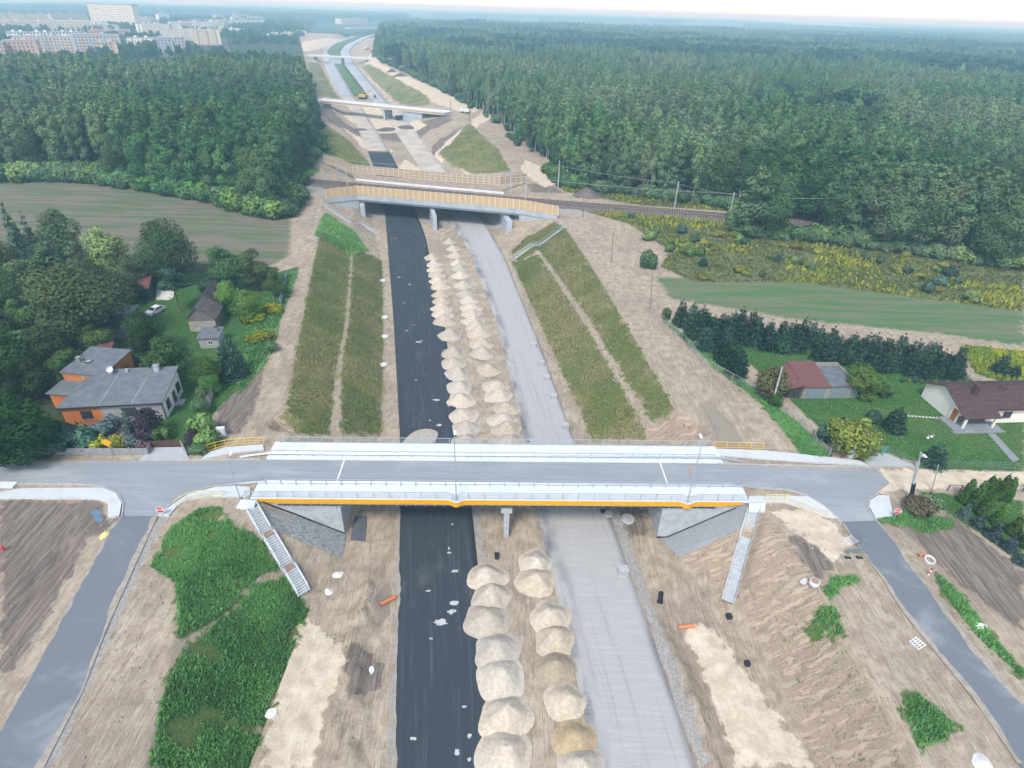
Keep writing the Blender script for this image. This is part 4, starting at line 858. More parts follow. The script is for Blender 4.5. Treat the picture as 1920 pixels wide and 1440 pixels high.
def mk_bush(kind, h, w, lm, n, size, seeds, k=8):
    for s in seeds:
        rr = random.Random(s); L = []
        for i in range(k):
            a = rr.uniform(0, 6.28); ro = w*.5*rr.uniform(.0, .55); q = w*rr.uniform(.2, .33); L.append((math.cos(a)*ro, math.sin(a)*ro, h*rr.uniform(.3, .62), q, q, h*rr.uniform(.3, .42)))
        b = MB()
        for i in range(5):
            a = rr.uniform(0, 6.28); b.tube((0, 0, -.1), (math.cos(a)*w*.28, math.sin(a)*w*.28, h*.6), .035, .012, 5, False)
        proto(kind, crown(kind+'_crown', L, n, size, lm, s), b.mesh(kind+'_stems', (BARK,), True))
mk_bush('bush', 2.2, 2.6, LM['alder'], 1300, .28, (40, 41, 42)); mk_bush('darkbush', 2.2, 2.8, LM['pine'], 1300, .28, (43, 44)); mk_bush('lightbush', 2.0, 2.4, LM['light'], 1300, .26, (45, 46))
mk_bush('yellowbush', 1.9, 2.1, LM['yellow'], 1700, .19, (47, 48), 12); mk_bush('goldclump', 1.1, 1.9, LM['gold'], 700, .2, (49, 50, 51), 7); mk_bush('pinkbush', 1.1, 1.9, LM['pink'], 1000, .15, (52,)); mk_bush('bluebush', 1.5, 2.0, LM['blue'], 1100, .2, (53,)); mk_bush('purplebush', 1.7, 1.8, LM['purple'], 1100, .2, (54,))
_alt = {}
def plant(name, kind, loc, h, w=None, label=None, cat='tree', group=None, rz=None, v=None):
    vs = PROTO[kind]; i = _alt.get(kind, 0); _alt[kind] = i+1; cm, tm = vs[(i if v is None else v) % len(vs)]
    H0 = max(c.co.z for c in cm.vertices) if kind not in _alt_h else _alt_h[kind]; _alt_h[kind] = H0
    s = h/H0; sw = s if w is None else w/_alt_w.setdefault(kind, 2*max(abs(c.co.x) for c in cm.vertices))
    t = thing(name, label, cat, loc, random.uniform(0, 6.28) if rz is None else rz, group); t.scale = (sw, sw, s)
    woody = kind in ('bush', 'darkbush', 'lightbush', 'yellowbush', 'goldclump', 'pinkbush', 'bluebush', 'purplebush')
    link('stems' if woody else 'trunk', tm, None, t); link('foliage' if woody else 'crown', cm, None, t)
    return t
_alt_h = {}; _alt_w = {}
# ---------------------------------------------------------------- woods
def pts_in(poly, x, y):
    q = np.array([tuple(P(a, b, 0)[:2]) for a, b in poly]); ins = np.zeros(x.shape, bool)
    for i in range(len(q)):
        ax, ay = q[i]; bx, by = q[(i+1) % len(q)]
        if by != ay: ins ^= ((ay > y) != (by > y)) & (x < (bx-ax)*(y-ay)/(by-ay)+ax)
    return ins
def scatter(y0, y1, sp, seed, xr=1.02):
    r = np.random.default_rng(seed); xs, ys = [], []; y = y0
    while y < y1:
        s = sp(y); n = int(2*xr*y/s)+4
        xs.append((np.arange(n)-n/2)*s+r.uniform(-.42, .42, n)*s); ys.append(np.full(n, y)+r.uniform(-.42, .42, n)*s); y += s*.9
    return np.concatenate(xs), np.concatenate(ys)
RW = [(1040, 322), (1062, 350), (1225, 372), (1392, 392), (1400, 445), (1560, 455), (1660, 470), (1800, 488), (1920, 505), (2700, 560), (2700, 150), (1920, 80), (1300, 50), (760, 38), (712, 60), (705, 110), (760, 135), (830, 168), (925, 222), (985, 275)]
LW = [(-900, 300), (0, 338), (180, 340), (425, 382), (520, 408), (535, 370), (560, 320), (590, 280), (582, 200), (572, 146), (500, 138), (400, 144), (335, 150), (340, 180), (255, 176), (240, 158), (190, 158), (180, 144), (0, 142), (-500, 132)]
x, y = scatter(130, 2600, lambda y: 4.1+max(0, y-260)*.0058, 3)
inR = pts_in(RW, x, y); inL = pts_in(LW, x, y) & (y < 760)
reg = fbm(x*.006+9, y*.006, 3, 91); reg2 = fbm(x*.02, y*.02, 2, 92); rnd = RNG.random(len(x))
belt = (x > 66) & (y < 232)                                   # bushy belt in front of the right-hand wood
KN = ['birch', 'alder', 'pine', 'spruce', 'ash', 'bush', 'lightbush']
kind = np.where(reg > .52, 2, np.where(reg > .42, 0, np.where(reg2 > .5, 1, 0)))
kind = np.where((rnd < .10) & (kind != 2), 4, kind); kind = np.where((rnd > .93) & (kind == 2), 3, kind); kind = np.where((y < 330) & inR, np.where(rnd < .58, 0, np.where(rnd < .9, 1, 4)), kind)
kind = np.where(inL, np.where(y < 222, np.where(rnd < .8, 1, 4), np.where(reg2 > .47, 0, 1)), kind); kind = np.where(inR & belt, np.where(rnd < .45, 1, 4), kind)
hgt = {0: 20, 1: 17.5, 2: 21, 3: 20, 4: 16}; hs_ = np.array([hgt[k] for k in kind])*(.82+.36*RNG.random(len(x))); hs_ = np.where(inR & belt, hs_*1.08, hs_); hs_ = np.where(inR & (y < 240) & ~belt, hs_*.95, hs_)
hs_ = hs_*np.where(y > 900, 1.0, 1.0); gapf = fbm(x*.022, y*.022, 3, 7); hs_ = hs_*(.80+.42*fbm(x*.012+4, y*.012, 2, 71)*1.1); keep = (inR | inL) & (x*x+y*y > 120**2) & ((gapf < .60) | (y > 900)); keep &= ~(inL & (np.abs(y-232-.1*x) < 5) & (x < -90))
x, y, kind, hs_, inR, belt = x[keep], y[keep], kind[keep], hs_[keep], inR[keep], belt[keep]
order = np.argsort(np.hypot(x, y)); side = {True: 0, False: 0}; indiv = np.zeros(len(x), bool); per = {}
for i in order:
    s = bool(inR[i])
    if side[s] < 270 and per.get(int(kind[i]), 0) < 290:
        vx = 960+FPX*x[i]/max(1, y[i])*1.18
        if -120 < vx < 2040: indiv[i] = True; side[s] += 1; per[int(kind[i])] = per.get(int(kind[i]), 0)+1
NM = {0: ('birch_tree', 'birch'), 1: ('alder_tree', 'alder'), 2: ('pine_tree', 'pine'), 3: ('spruce_tree', 'spruce'), 4: ('ash_tree', 'broad dark tree')}
for i in np.where(indiv)[0]:
    nm, ad = NM[int(kind[i])]
    wood = 'right' if inR[i] else 'left'
    if inR[i] and belt[i]: lab = {1: 'bushy mid-green tree in the belt hiding the blue train', 4: 'low broad dark tree in the belt hiding the blue train'}.get(int(kind[i]), 'tree in the belt hiding the blue train'); gr = 'trees of the belt before the train'
    elif inR[i]: lab = {0: 'tall slender birch at the front of the large wood behind the railway', 1: 'green alder at the front of the large wood behind the railway'}.get(int(kind[i]), 'tree at the front of the large wood behind the railway'); gr = 'front trees of the large wood behind the railway'
    else: lab = {0: 'birch with pale trunk in the wood beyond the ploughed field', 1: 'rounded grey-green tree in the wood beyond the ploughed field', 4: 'dark broad tree in the wood beyond the ploughed field'}.get(int(kind[i]), 'tree in the wood beyond the ploughed field'); gr = 'trees of the wood beyond the ploughed field'
    t = plant(nm, KN[int(kind[i])], (x[i], y[i], GZ-.1), hs_[i]*1.04, None, lab, 'tree', gr + (' ' + ad if False else ''), v=int(x[i]*7) % 3)
    f = random.uniform(.85, 1.2)*(1.35 if inR[i] and belt[i] else 1.0); t.scale.x *= f; t.scale.y *= f
# the rest of the woods, and the wooded plain beyond, as one mass
fx, fy = [x[~indiv]], [y[~indiv]]; fk = [kind[~indiv]]; fs = [hs_[~indiv]]; fw = [np.ones((~indiv).sum())]
X2, Y2 = scatter(2400, 16000, lambda y: y/150, 17, .95); r2 = RNG.random(len(X2)); patch = fbm(X2*.0011, Y2*.0005, 3, 14); k2 = patch > .40
fx.append(X2[k2]); fy.append(Y2[k2]); fk.append(np.where(r2[k2] < .5, 1, 4)); fs.append(13+8*r2[k2]); fw.append(Y2[k2]/150/6.0)
X3, Y3 = scatter(520, 2500, lambda y: 5+y*.006, 23); inC = (X3 < -.27*Y3-60) & ~pts_in(LW, X3, Y3); r3 = RNG.random(len(X3)); pt = fbm(X3*.012, Y3*.012, 3, 44)
k3 = inC & ((pt > .53) | ((Y3 > 1100) & (pt > .47)) | (Y3 > 1900)); k3 &= ~((X3 > -.40*Y3-20) & (Y3 < 1800) & (X3 > TL(Y3)-25))
CITYTREES = (X3[k3], Y3[k3], r3[k3])
def mass(name, X, Y, K, HS, WS, lo):
    me = bpy.data.meshes.new(name); me.vertices.add(len(X)); me.vertices.foreach_set('co', np.stack([X, Y, np.full(len(X), GZ-.1)], 1).astype(np.float32).ravel())
    r = RNG.integers(0, 3, len(X))
    protos = []; base = {}
    for ki, kn in enumerate(KN):
        base[ki] = len(protos)
        for cm, tm in PROTO[kn]: protos.append((cm, tm, kn))
    idx = np.array([base[int(k)] + int(q) % len(PROTO[KN[int(k)]]) for k, q in zip(K, r)]); top = np.array([max(v.co.z for v in p[0].vertices) for p in protos]); sc_ = HS/top[idx]
    for nm, val, ty in (('idx', idx.astype(np.int32), 'INT'), ('hs', sc_.astype(np.float32), 'FLOAT'), ('ws', (sc_*WS).astype(np.float32), 'FLOAT'), ('rz', RNG.uniform(0, 6.28, len(X)).astype(np.float32), 'FLOAT')):
        a = me.attributes.new(nm, ty, 'POINT'); a.data.foreach_set('value', val)
    o = link(name, me); tag(o, kind='stuff')
    ng = bpy.data.node_groups.new(name+'_grow', 'GeometryNodeTree'); ng.interface.new_socket('Geometry', in_out='INPUT', socket_type='NodeSocketGeometry'); ng.interface.new_socket('Geometry', in_out='OUTPUT', socket_type='NodeSocketGeometry')
    N = ng.nodes; Lk = ng.links.new; gi = N.new('NodeGroupInput'); go = N.new('NodeGroupOutput'); ip = N.new('GeometryNodeInstanceOnPoints'); jn = N.new('GeometryNodeJoinGeometry')
    for cm, tm, kn in reversed(protos):
        key = cm.name+'_whole'
        if key not in bpy.data.objects:
            b = bpy.data.meshes.new(key); import bmesh
            bm = bmesh.new(); bm.from_mesh(cm); bm.free()
            tmp = bpy.data.objects.new(key, cm)
        oc = bpy.data.objects.get(key); oi_ = N.new('GeometryNodeObjectInfo'); oi_.inputs['Object'].default_value = oc; oi_.inputs['As Instance'].default_value = True
        tk = tm.name+'_alone'
        if tk not in bpy.data.objects: bpy.data.objects.new(tk, tm)
        ot = N.new('GeometryNodeObjectInfo'); ot.inputs['Object'].default_value = bpy.data.objects[tk]; ot.inputs['As Instance'].default_value = False
        oi_.inputs['As Instance'].default_value = False
        j2 = N.new('GeometryNodeJoinGeometry'); Lk(oi_.outputs['Geometry'], j2.inputs[0]); Lk(ot.outputs['Geometry'], j2.inputs[0])
        gi2 = N.new('GeometryNodeGeometryToInstance'); Lk(j2.outputs[0], gi2.inputs[0]); Lk(gi2.outputs[0], jn.inputs[0])
    def na(nm, ty):
        a = N.new('GeometryNodeInputNamedAttribute'); a.data_type = ty; a.inputs['Name'].default_value = nm; return a.outputs['Attribute']
    Lk(gi.outputs[0], ip.inputs['Points']); Lk(jn.outputs[0], ip.inputs['Instance']); ip.inputs['Pick Instance'].default_value = True
    Lk(na('idx', 'INT'), ip.inputs['Instance Index'])
    cx = N.new('ShaderNodeCombineXYZ'); Lk(na('rz', 'FLOAT'), cx.inputs[2]); e2 = N.new('FunctionNodeEulerToRotation'); Lk(cx.outputs[0], e2.inputs[0]); Lk(e2.outputs[0], ip.inputs['Rotation'])
    cs = N.new('ShaderNodeCombineXYZ'); w_ = na('ws', 'FLOAT'); Lk(w_, cs.inputs[0]); Lk(w_, cs.inputs[1]); Lk(na('hs', 'FLOAT'), cs.inputs[2]); Lk(cs.outputs[0], ip.inputs['Scale'])
    Lk(ip.outputs[0], go.inputs[0]); md = o.modifiers.new('grow', 'NODES'); md.node_group = ng
    return o
def edge_pts(px, n, dep, seed):           # undergrowth along the wood edges
    r = np.random.default_rng(seed); q = [P(a, b, 0) for a, b in px]; seg = [(b-a).length for a, b in zip(q, q[1:])]; tot = sum(seg); X, Y = [], []
    for i in range(n):
        d = r.uniform(0, tot); k = 0
        while d > seg[k] and k < len(seg)-1: d -= seg[k]; k += 1
        p = q[k].lerp(q[k+1], d/seg[k]); X.append(p.x+r.uniform(-1, 1)*dep); Y.append(p.y+abs(r.normal())*dep)
    return np.array(X), np.array(Y)
for px, n, dep, hh in ((RW[:9], 420, 3.0, 3.2), (LW[1:6], 330, 3.0, 4.5), (LW[5:10], 160, 2.5, 4), (RW[14:], 320, 4, 3.5)):
    ex, ey = edge_pts(px, n, dep, n); rr_ = RNG.random(n); fx.append(ex); fy.append(ey); fk.append(np.where(rr_ < .93, 5, 6)); fs.append(hh*(.5+rr_)); fw.append(np.full(n, 1.3))
fx, fy, fk, fs, fw = map(np.concatenate, (fx, fy, fk, fs, fw))
fx = np.concatenate([fx, CITYTREES[0]]); fy = np.concatenate([fy, CITYTREES[1]]); fk = np.concatenate([fk, np.where(CITYTREES[2] < .6, 1, 4)]); fs = np.concatenate([fs, 8+7*CITYTREES[2]]); fw = np.concatenate([fw, np.full(len(CITYTREES[0]), 1.1)])
print('wood mass', len(fx), 'individual', indiv.sum(), per)
mass('woodland', fx, fy, fk, fs, fw, 0)
# ---------------------------------------------------------------- grass and weeds
def inpoly(q, x, y):
    ins = np.zeros(x.shape, bool)
    for i in range(len(q)):
        ax, ay = q[i]; bx, by = q[(i+1) % len(q)]
        if by != ay: ins ^= ((ay > y) != (by > y)) & (x < (bx-ax)*(y-ay)/(by-ay)+ax)
    return ins
def tufts(name, polys, dens, h, w_, lm, seed, gap=.0, lean=.35, gs=.35):
    r = np.random.default_rng(seed); PX, PY = [], []
    for poly in polys:
        q = np.array([tuple(G(*p)[:2]) for p in poly]); lo, hi = q.min(0), q.max(0); n = int((hi-lo).prod()*dens)
        a = r.uniform(lo[0], hi[0], n); b = r.uniform(lo[1], hi[1], n); k = inpoly(q, a+.5*(fbm(a*.8, b*.8, 2, 3)-.4), b+.5*(fbm(a*.8+9, b*.8, 2, 4)-.4)); k &= fbm(a*gs, b*gs, 3, seed)+.25*fbm(a*2.1, b*2.1, 2, seed+3)-.1 > gap
        PX.append(a[k]); PY.append(b[k])
    x = np.concatenate(PX); y = np.concatenate(PY); z = hz(x, y); n = len(x)
    hh = h*(.45+.8*r.random(n))*(.6+.8*fbm(x*.5, y*.5, 2, seed+1)); an = r.uniform(0, 6.28, n); wx, wy = np.cos(an)*w_*(.6+.8*r.random(n)), np.sin(an)*w_*(.6+.8*r.random(n))
    lx, ly = r.normal(size=n)*lean*hh, r.normal(size=n)*lean*hh
    V = np.stack([np.stack([x-wx/2, y-wy/2, z-.04], 1), np.stack([x+wx/2, y+wy/2, z-.04], 1), np.stack([x+lx+wx*.3, y+ly+wy*.3, z+hh], 1), np.stack([x+lx*.7-wx*.35, y+ly*.7-wy*.35, z+hh*.85], 1)], 1).reshape(-1, 3)
    me = np_mesh(name, V, np.arange(4*n), 4, lm); patch = fbm(x*.25, y*.25, 3, seed+5)
    t = np.clip(r.random(n)*.6+(patch-.25)*1.1, 0, 1); at = me.attributes.new('tint', 'FLOAT', 'FACE'); at.data.foreach_set('value', t.astype(np.float32))
    o = link(name, me); tag(o, kind='stuff'); return n
Zw = ZONES['weeds'][1:]; Zw[0:1] = []; Zw = [ZONES['weeds'][0]]+Zw
cnt = tufts('weeds', ZONES['weeds'][:2], 135, .46, .13, LM['weed'], 61, .31)
cnt += tufts('weeds', Zw[1:7], 80, .42, .14, LM['weed'], 62, .2); cnt += tufts('weeds', Zw[7:], 16, .7, .3, LM['weed'], 63)
cnt += tufts('slope_grass', ZONES['slopegrass'][:4], 20, .32, .13, LM['slope'], 64, .12); cnt += tufts('slope_grass', ZONES['slopegrass'][:4], 4, .4, .18, LM['light'], 65, .46, gs=.12)
cnt += tufts('slope_grass', ZONES['slopegrass'][4:6], 2.2, .5, .4, LM['dry'], 66)
cnt += tufts('meadow_grass', ZONES['meadow'][:2], 3.0, .6, .35, LM['dry'], 67, .3); cnt += tufts('meadow_grass', ZONES['meadow'][2:4], 10, .6, .3, LM['weed'], 68)
cnt += tufts('lawn_grass', ZONES['lawn'], 14, .12, .16, LM['light'], 69, .1); cnt += tufts('goldenrod', [ZONES['meadow'][2]], 16, .9, .26, LM['gold'], 70); cnt += tufts('goldenrod', [ZONES['meadow'][0], ZONES['meadow'][1]], 1.6, .9, .5, LM['gold'], 71, .47, gs=.08)
cnt += tufts('weeds', [[(1415, 1170), (1560, 1150), (1640, 1300), (1720, 1440), (1600, 1440), (1480, 1260)], [(560, 1090), (600, 1060), (640, 1080), (620, 1110), (580, 1120)], [(600, 1190), (650, 1170), (700, 1120), (690, 1180), (640, 1240)]], 4.0, .4, .2, LM['weed'], 72, .52, gs=.5)
print('blades', cnt)
# ---------------------------------------------------------------- garden plants, each by itself
def pl(name, kind, px, py, h, w, label, cat='tree', group=None, v=None):
    return plant(name, kind, G(px, py)+Vector((0, 0, -.05)), h, w, label, cat, group, v=v)
gl = 'trees of the orange house garden'
for a in (
 ('walnut_tree', 'oak', 165, 640, 16, 19, 'huge dark walnut tree spreading over the farmyard behind the orange house', 'tree', gl, 0),
 ('oak_tree', 'oak', 325, 532, 15.5, 12.5, 'tall dark oak at the field edge behind the barn', 'tree', gl, 1),
 ('ash_tree', 'ash', 130, 500, 14, 11, 'broad dark tree between the larches and the ploughed field', 'tree', gl, 0),
 ('ash_tree', 'light', 215, 520, 12.5, 11, 'lighter green tree beside the tall dark oak', 'tree', gl, 0),
 ('larch_tree', 'spruce', 48, 490, 16, 6.5, 'tall larch-like conifer standing leftmost at the ploughed field', 'tree', gl, 0),
 ('larch_tree', 'spruce', 82, 505, 14.5, 6, 'tall feathery conifer just right of the leftmost larch', 'tree', gl, 1),
 ('pine_tree', 'pine', 340, 586, 9.5, 7.5, 'small dark pine with bare stem on the lawn behind the barn', 'tree', gl, 0),
 ('pine_tree', 'ash', 425, 545, 10.5, 10, 'dark spreading tree at the end of the garden beside the haul track', 'tree', gl, 1),
 ('pine_tree', 'ash', 485, 545, 10, 9, 'dark rounded tree nearest the haul track beyond the garden', 'tree', gl, 2),
 ('acacia_tree', 'light', 440, 585, 7.5, 6.5, 'feathery pale green tree right of the barn', 'tree', gl, 1),
 ('acacia_tree', 'light', 472, 600, 7, 6, 'feathery tree between the pale tree and the goldenrod', 'tree', gl, 0),
 ('acacia_tree', 'ash', 520, 560, 6.5, 5.5, 'small rounded tree at the corner of the garden fence', 'tree', gl, 0),
 ('bush', 'darkbush', 395, 548, 3.5, 5, 'dark bush beneath the spreading tree behind the barn', 'shrub', None, 0),
 ('bush', 'darkbush', 300, 535, 3, 5, 'dark hazel bush by the red-roofed shed', 'shrub', None, 1),
 ('lime_tree', 'ash', 285, 665, 9, 9, 'rounded green tree behind the blue spruce in the farmyard', 'tree', gl, 2),
 ('lime_tree', 'ash', 322, 712, 8.5, 9.5, 'rounded dark tree between the long roof and the grey hut', 'tree', gl, 0),
 ('young_pine', 'youngpine', 440, 705, 8.5, 7, 'bushy blue-green pine beside the grey hut', 'tree', gl, 0),
 ('pear_tree', 'light', 391, 728, 6, 6, 'bright green rounded tree in front of the grey hut', 'tree', gl, 1),
 ('blue_spruce', 'bluespruce', 262, 700, 5.5, 3.4, 'blue spruce between the two roofs of the orange house', 'tree', gl, 0),
 ('bush', 'bush', 242, 716, 4, 4, 'round green bush at the corner of the orange annexe', 'shrub', None, 0),
 ('willow_tree', 'ash', 45, 868, 11, 12, 'large dark willow at the road left of the orange house', 'tree', gl, 1),
 ('willow_tree', 'ash', -50, 850, 12, 12, 'dark tree cut by the picture edge at the local road', 'tree', gl, 2),
 ('ash_tree', 'ash', 35, 720, 11, 11, 'grey-green tree behind the dark willow', 'tree', gl, 0),
 ('ash_tree', 'ash', 95, 700, 9, 9, 'grey-green tree behind the gable of the orange annexe', 'tree', gl, 1),
 ('ash_tree', 'oak', 10, 610, 13, 13, 'dark tree at the picture edge behind the grey-green trees', 'tree', gl, 1),
 ('ash_tree', 'ash', -70, 640, 13, 12, 'broad tree at the picture edge behind the farmyard', 'tree', gl, 2),
 ('ash_tree', 'ash', 85, 585, 11, 10, 'dark tree beside the huge walnut', 'tree', gl, 0), ('ash_tree', 'ash', 20, 540, 13, 11, 'dark tree below the leftmost larch', 'tree', gl, 2),
 ('ash_tree', 'ash', -60, 520, 14, 12, 'dark tree at the edge of the picture beside the larches', 'tree', gl, 1), ('ash_tree', 'ash', 150, 720, 7, 8, 'low dark tree behind the skylight roof', 'tree', gl, 1), ('ash_tree', 'light', 190, 660, 6, 7, 'green shrubby tree at the dark shed', 'tree', gl, 0),
 ('ash_tree', 'ash', 255, 548, 9, 9, 'dark tree hiding the end of the red-roofed shed', 'tree', gl, 2), ('ash_tree', 'ash', 180, 560, 10, 9, 'dark tree between the walnut and the red-roofed shed', 'tree', gl, 0),
 ('yew_bush', 'darkbush', 128, 838, 4.2, 6, 'wide dark yew under the orange wall', 'shrub', None, 0), ('yew_bush', 'darkbush', 165, 838, 3.8, 5, 'dark yew under the orange wall next to the golden shrubs', 'shrub', None, 1),
 ('bush', 'bluebush', 205, 812, 2.4, 5, 'low grey juniper below the window of the grey wall', 'shrub', None, 0),
 ('blue_spruce', 'bluespruce', 252, 828, 6.3, 3.2, 'slim blue spruce in front of the grey wall', 'tree', gl, 1), ('plum_tree', 'purple', 283, 824, 5.6, 5.2, 'dark purple plum tree at the house corner', 'tree', gl, 0),
 ('golden_shrub', 'yellowbush', 186, 841, 2.3, 2.6, 'round golden shrub left of the yellow sign', 'shrub', 'golden shrubs', 0), ('golden_shrub', 'yellowbush', 223, 841, 2.6, 3, 'round golden shrub right of the yellow sign', 'shrub', 'golden shrubs', 1),
 ('bush', 'bluebush', 248, 838, 2.2, 3.4, 'pale blue-green juniper right of the golden shrubs', 'shrub', None, 0), ('heather_bush', 'pinkbush', 269, 840, 1.5, 2.4, 'pink flowering bush at the gate post', 'shrub', None, 0),
 ('bush', 'lightbush', 305, 826, 2.8, 2.8, 'bright green ball bush at the wheel tracks', 'shrub', None, 0), ('plum_bush', 'purplebush', 362, 832, 2.6, 2.8, 'dark purple bush beside the brown gate', 'shrub', None, 0),
 ('hedge_bush', 'lightbush', 388, 815, 4.2, 4.2, 'tall pale green hedge bush beside the white box', 'shrub', None, 1), ('hedge_bush', 'lightbush', 392, 838, 3.2, 3.6, 'green climbing bush behind the curved yellow railing', 'shrub', None, 0), ('hedge_bush', 'bush', 374, 850, 2.0, 3.2, 'green bush over the fence end at the driveway', 'shrub', None, 1),
 ('hedge_bush', 'bush', 380, 775, 3.4, 3.4, 'green bush along the garden wall above the hedge', 'shrub', None, 1), ('hedge_bush', 'bush', 388, 752, 3.0, 3.2, 'green bush along the garden wall beside the drive', 'shrub', None, 2), ('hedge_bush', 'light', 398, 740, 4, 4, 'leafy shrub at the upper end of the garden wall', 'shrub', None, 1),
 ('goldenrod_clump', 'goldclump', 515, 585, 1.8, 5, 'yellow goldenrod patch by the blue fence panel', 'shrub', 'goldenrod clumps', 0), ('goldenrod_clump', 'goldclump', 480, 600, 1.8, 5, 'yellow goldenrod patch left of the fence', 'shrub', 'goldenrod clumps', 1), ('goldenrod_clump', 'goldclump', 490, 640, 1.6, 4.5, 'goldenrod patch beside the bushy pine', 'shrub', 'goldenrod clumps', 2),
 ('bush', 'bush', 505, 660, 2.2, 4, 'weedy bush at the edge of the haul track', 'shrub', None, 2),
 # right-hand garden
 ('chestnut_tree', 'rust', 1443, 748, 6.6, 7.2, 'brownish chestnut tree left of the garages', 'tree', None, 0), ('walnut_tree', 'light', 1612, 742, 6.5, 7.4, 'spreading green tree right of the garages', 'tree', None, 1),
 ('maple_tree', 'olive', 1590, 848, 6.6, 7.6, 'yellow-green rounded maple beside the turquoise gate', 'tree', None, 0), ('young_pine', 'youngpine', 1673, 806, 4.6, 5, 'dense blue-green pine alone on the lawn before the house', 'tree', None, 1),
 ('young_pine', 'youngpine', 1748, 872, 4.4, 4.6, 'bushy pine on the lawn behind the roadside mesh fence', 'tree', None, 2), ('bush', 'darkbush', 1545, 826, 3.0, 3.4, 'dark bush at the kinked mesh fence', 'shrub', None, 0), ('bush', 'darkbush', 1635, 790, 2.2, 3.4, 'low dark bush between the maple and the lone pine', 'shrub', None, 1),
 ('bush', 'bush', 1655, 742, 2.2, 4, 'sprawling bush behind the spreading green tree', 'shrub', None, 1), ('bush', 'light', 1452, 762, 3, 3.4, 'bright sapling at the concrete pole', 'shrub', None, 0), ('young_pine', 'youngpine', 1872, 702, 4.6, 5, 'dark pine standing in the yellow goldenrod', 'tree', None, 3), ('young_pine', 'youngpine', 1898, 708, 3, 3.6, 'small pine right of the goldenrod pine', 'tree', None, 0),
 ('bush', 'bush', 1214, 502, 5, 5.4, 'lone round bush on the sandy haul yard', 'shrub', None, 0), ('bush', 'bush', 1247, 600, 3, 2.6, 'small bush at the upper corner of the mesh fence', 'shrub', None, 1),
 ('bush', 'rust', 1720, 958, 2.6, 5, 'wild scrubby bush at the foot of the double pole', 'shrub', None, 0), ('bush', 'bush', 1745, 955, 2.4, 4, 'wild green bush right of the double pole', 'shrub', None, 1),
 ('bush', 'darkbush', 545, 368, 6, 7, 'dark bush under the lone tree at the railway', 'shrub', None, 0), ('ash_tree', 'ash', 528, 350, 19, 9, 'tall lone tree beside the track left of the railway bridge', 'tree', None, 0), ('bush', 'darkbush', 505, 408, 6, 7, 'dark bush at the corner of the ploughed field', 'shrub', None, 1),
 ): pl(*a)
rg = random.Random(21)
for a, b in ((20, 655), (60, 640), (100, 625), (130, 600), (60, 690), (15, 590), (115, 545), (160, 530), (60, 560), (200, 545), (235, 575), (-20, 700), (125, 660), (95, 525), (10, 770), (70, 745)):
    pl('grove_tree', rg.choice(('ash', 'ash', 'light', 'alder')), a, b, rg.uniform(7, 11), rg.uniform(7, 9.5), 'leafy tree in the dense grove left of the orange house', 'tree', 'trees of the grove beside the orange house')
# young pine plantation
k = 0; r_ = random.Random(5); pine_px = []
for (x0, y0), (x1, y1), n in (((1262, 606), (1505, 652), 13), ((1300, 622), (1500, 662), 8), ((1505, 650), (1800, 702), 15), ((1520, 668), (1790, 712), 11), ((1290, 630), (1385, 706), 6), ((1325, 640), (1400, 690), 3)):
    for i in range(n): t = (i+.5)/n; pine_px.append((x0+(x1-x0)*t+r_.uniform(-7, 7), y0+(y1-y0)*t+r_.uniform(-4, 4)))
for a, b in pine_px:
    pl('young_pine', 'youngpine', a, b, r_.uniform(4.4, 6.6), r_.uniform(4.2, 5.6), 'young blue-green pine in the dense row between lawn and field', 'tree', 'young pines of the garden row', k); k += 1
for i in range(10): pl('sapling', 'goldclump' if i % 2 else 'darkbush', 1690+i*12.4, 717+i*.4, .9, .9, 'small sapling in the row on the lawn before the pines, ' + ('bright' if i % 2 else 'dark'), 'sapling', 'row of lawn saplings', 0)
TH_ = [((1804, 942), (1816, 894)), ((1821, 954), (1829, 897)), ((1841, 935), (1847, 888)), ((1856, 931), (1858, 894)), ((1867, 937), (1875, 886)), ((1882, 937), (1895, 892)), ((1841, 970), (1856, 920)), ((1867, 984), (1881, 942)), ((1896, 1002), (1909, 966)), ((1917, 1025), (1926, 985))]
tl_ = ['leftmost of the back row', 'second from left', 'third from left in the back row', 'slim one in the middle of the back row', 'tallest, right of the middle', 'rightmost of the back row', 'front one among the spruces', 'second front one', 'third front one', 'nearest the picture edge']
for ((a, b), (c, d)), q in zip(TH_, tl_):
    g0 = G(a, b); pl('thuja', 'thuja', a, b, max(3, PD(c, d, g0.y).z-g0.z), 1.9, 'columnar bright green thuja, '+q, 'tree', 'columnar thujas')
for (a, b, s), q in zip(((1807, 968, 2.3), (1832, 987, 2.4), (1860, 1008, 2.8), (1890, 1030, 2.6), (1911, 1056, 2.2)), ('first, farthest from the camera', 'second', 'third, widest', 'fourth', 'fifth, nearest the camera')):
    pl('blue_spruce', 'bluespruce', a, b, s, s*.95, 'squat blue spruce along the thuja strip, '+q, 'tree', 'squat blue spruces')
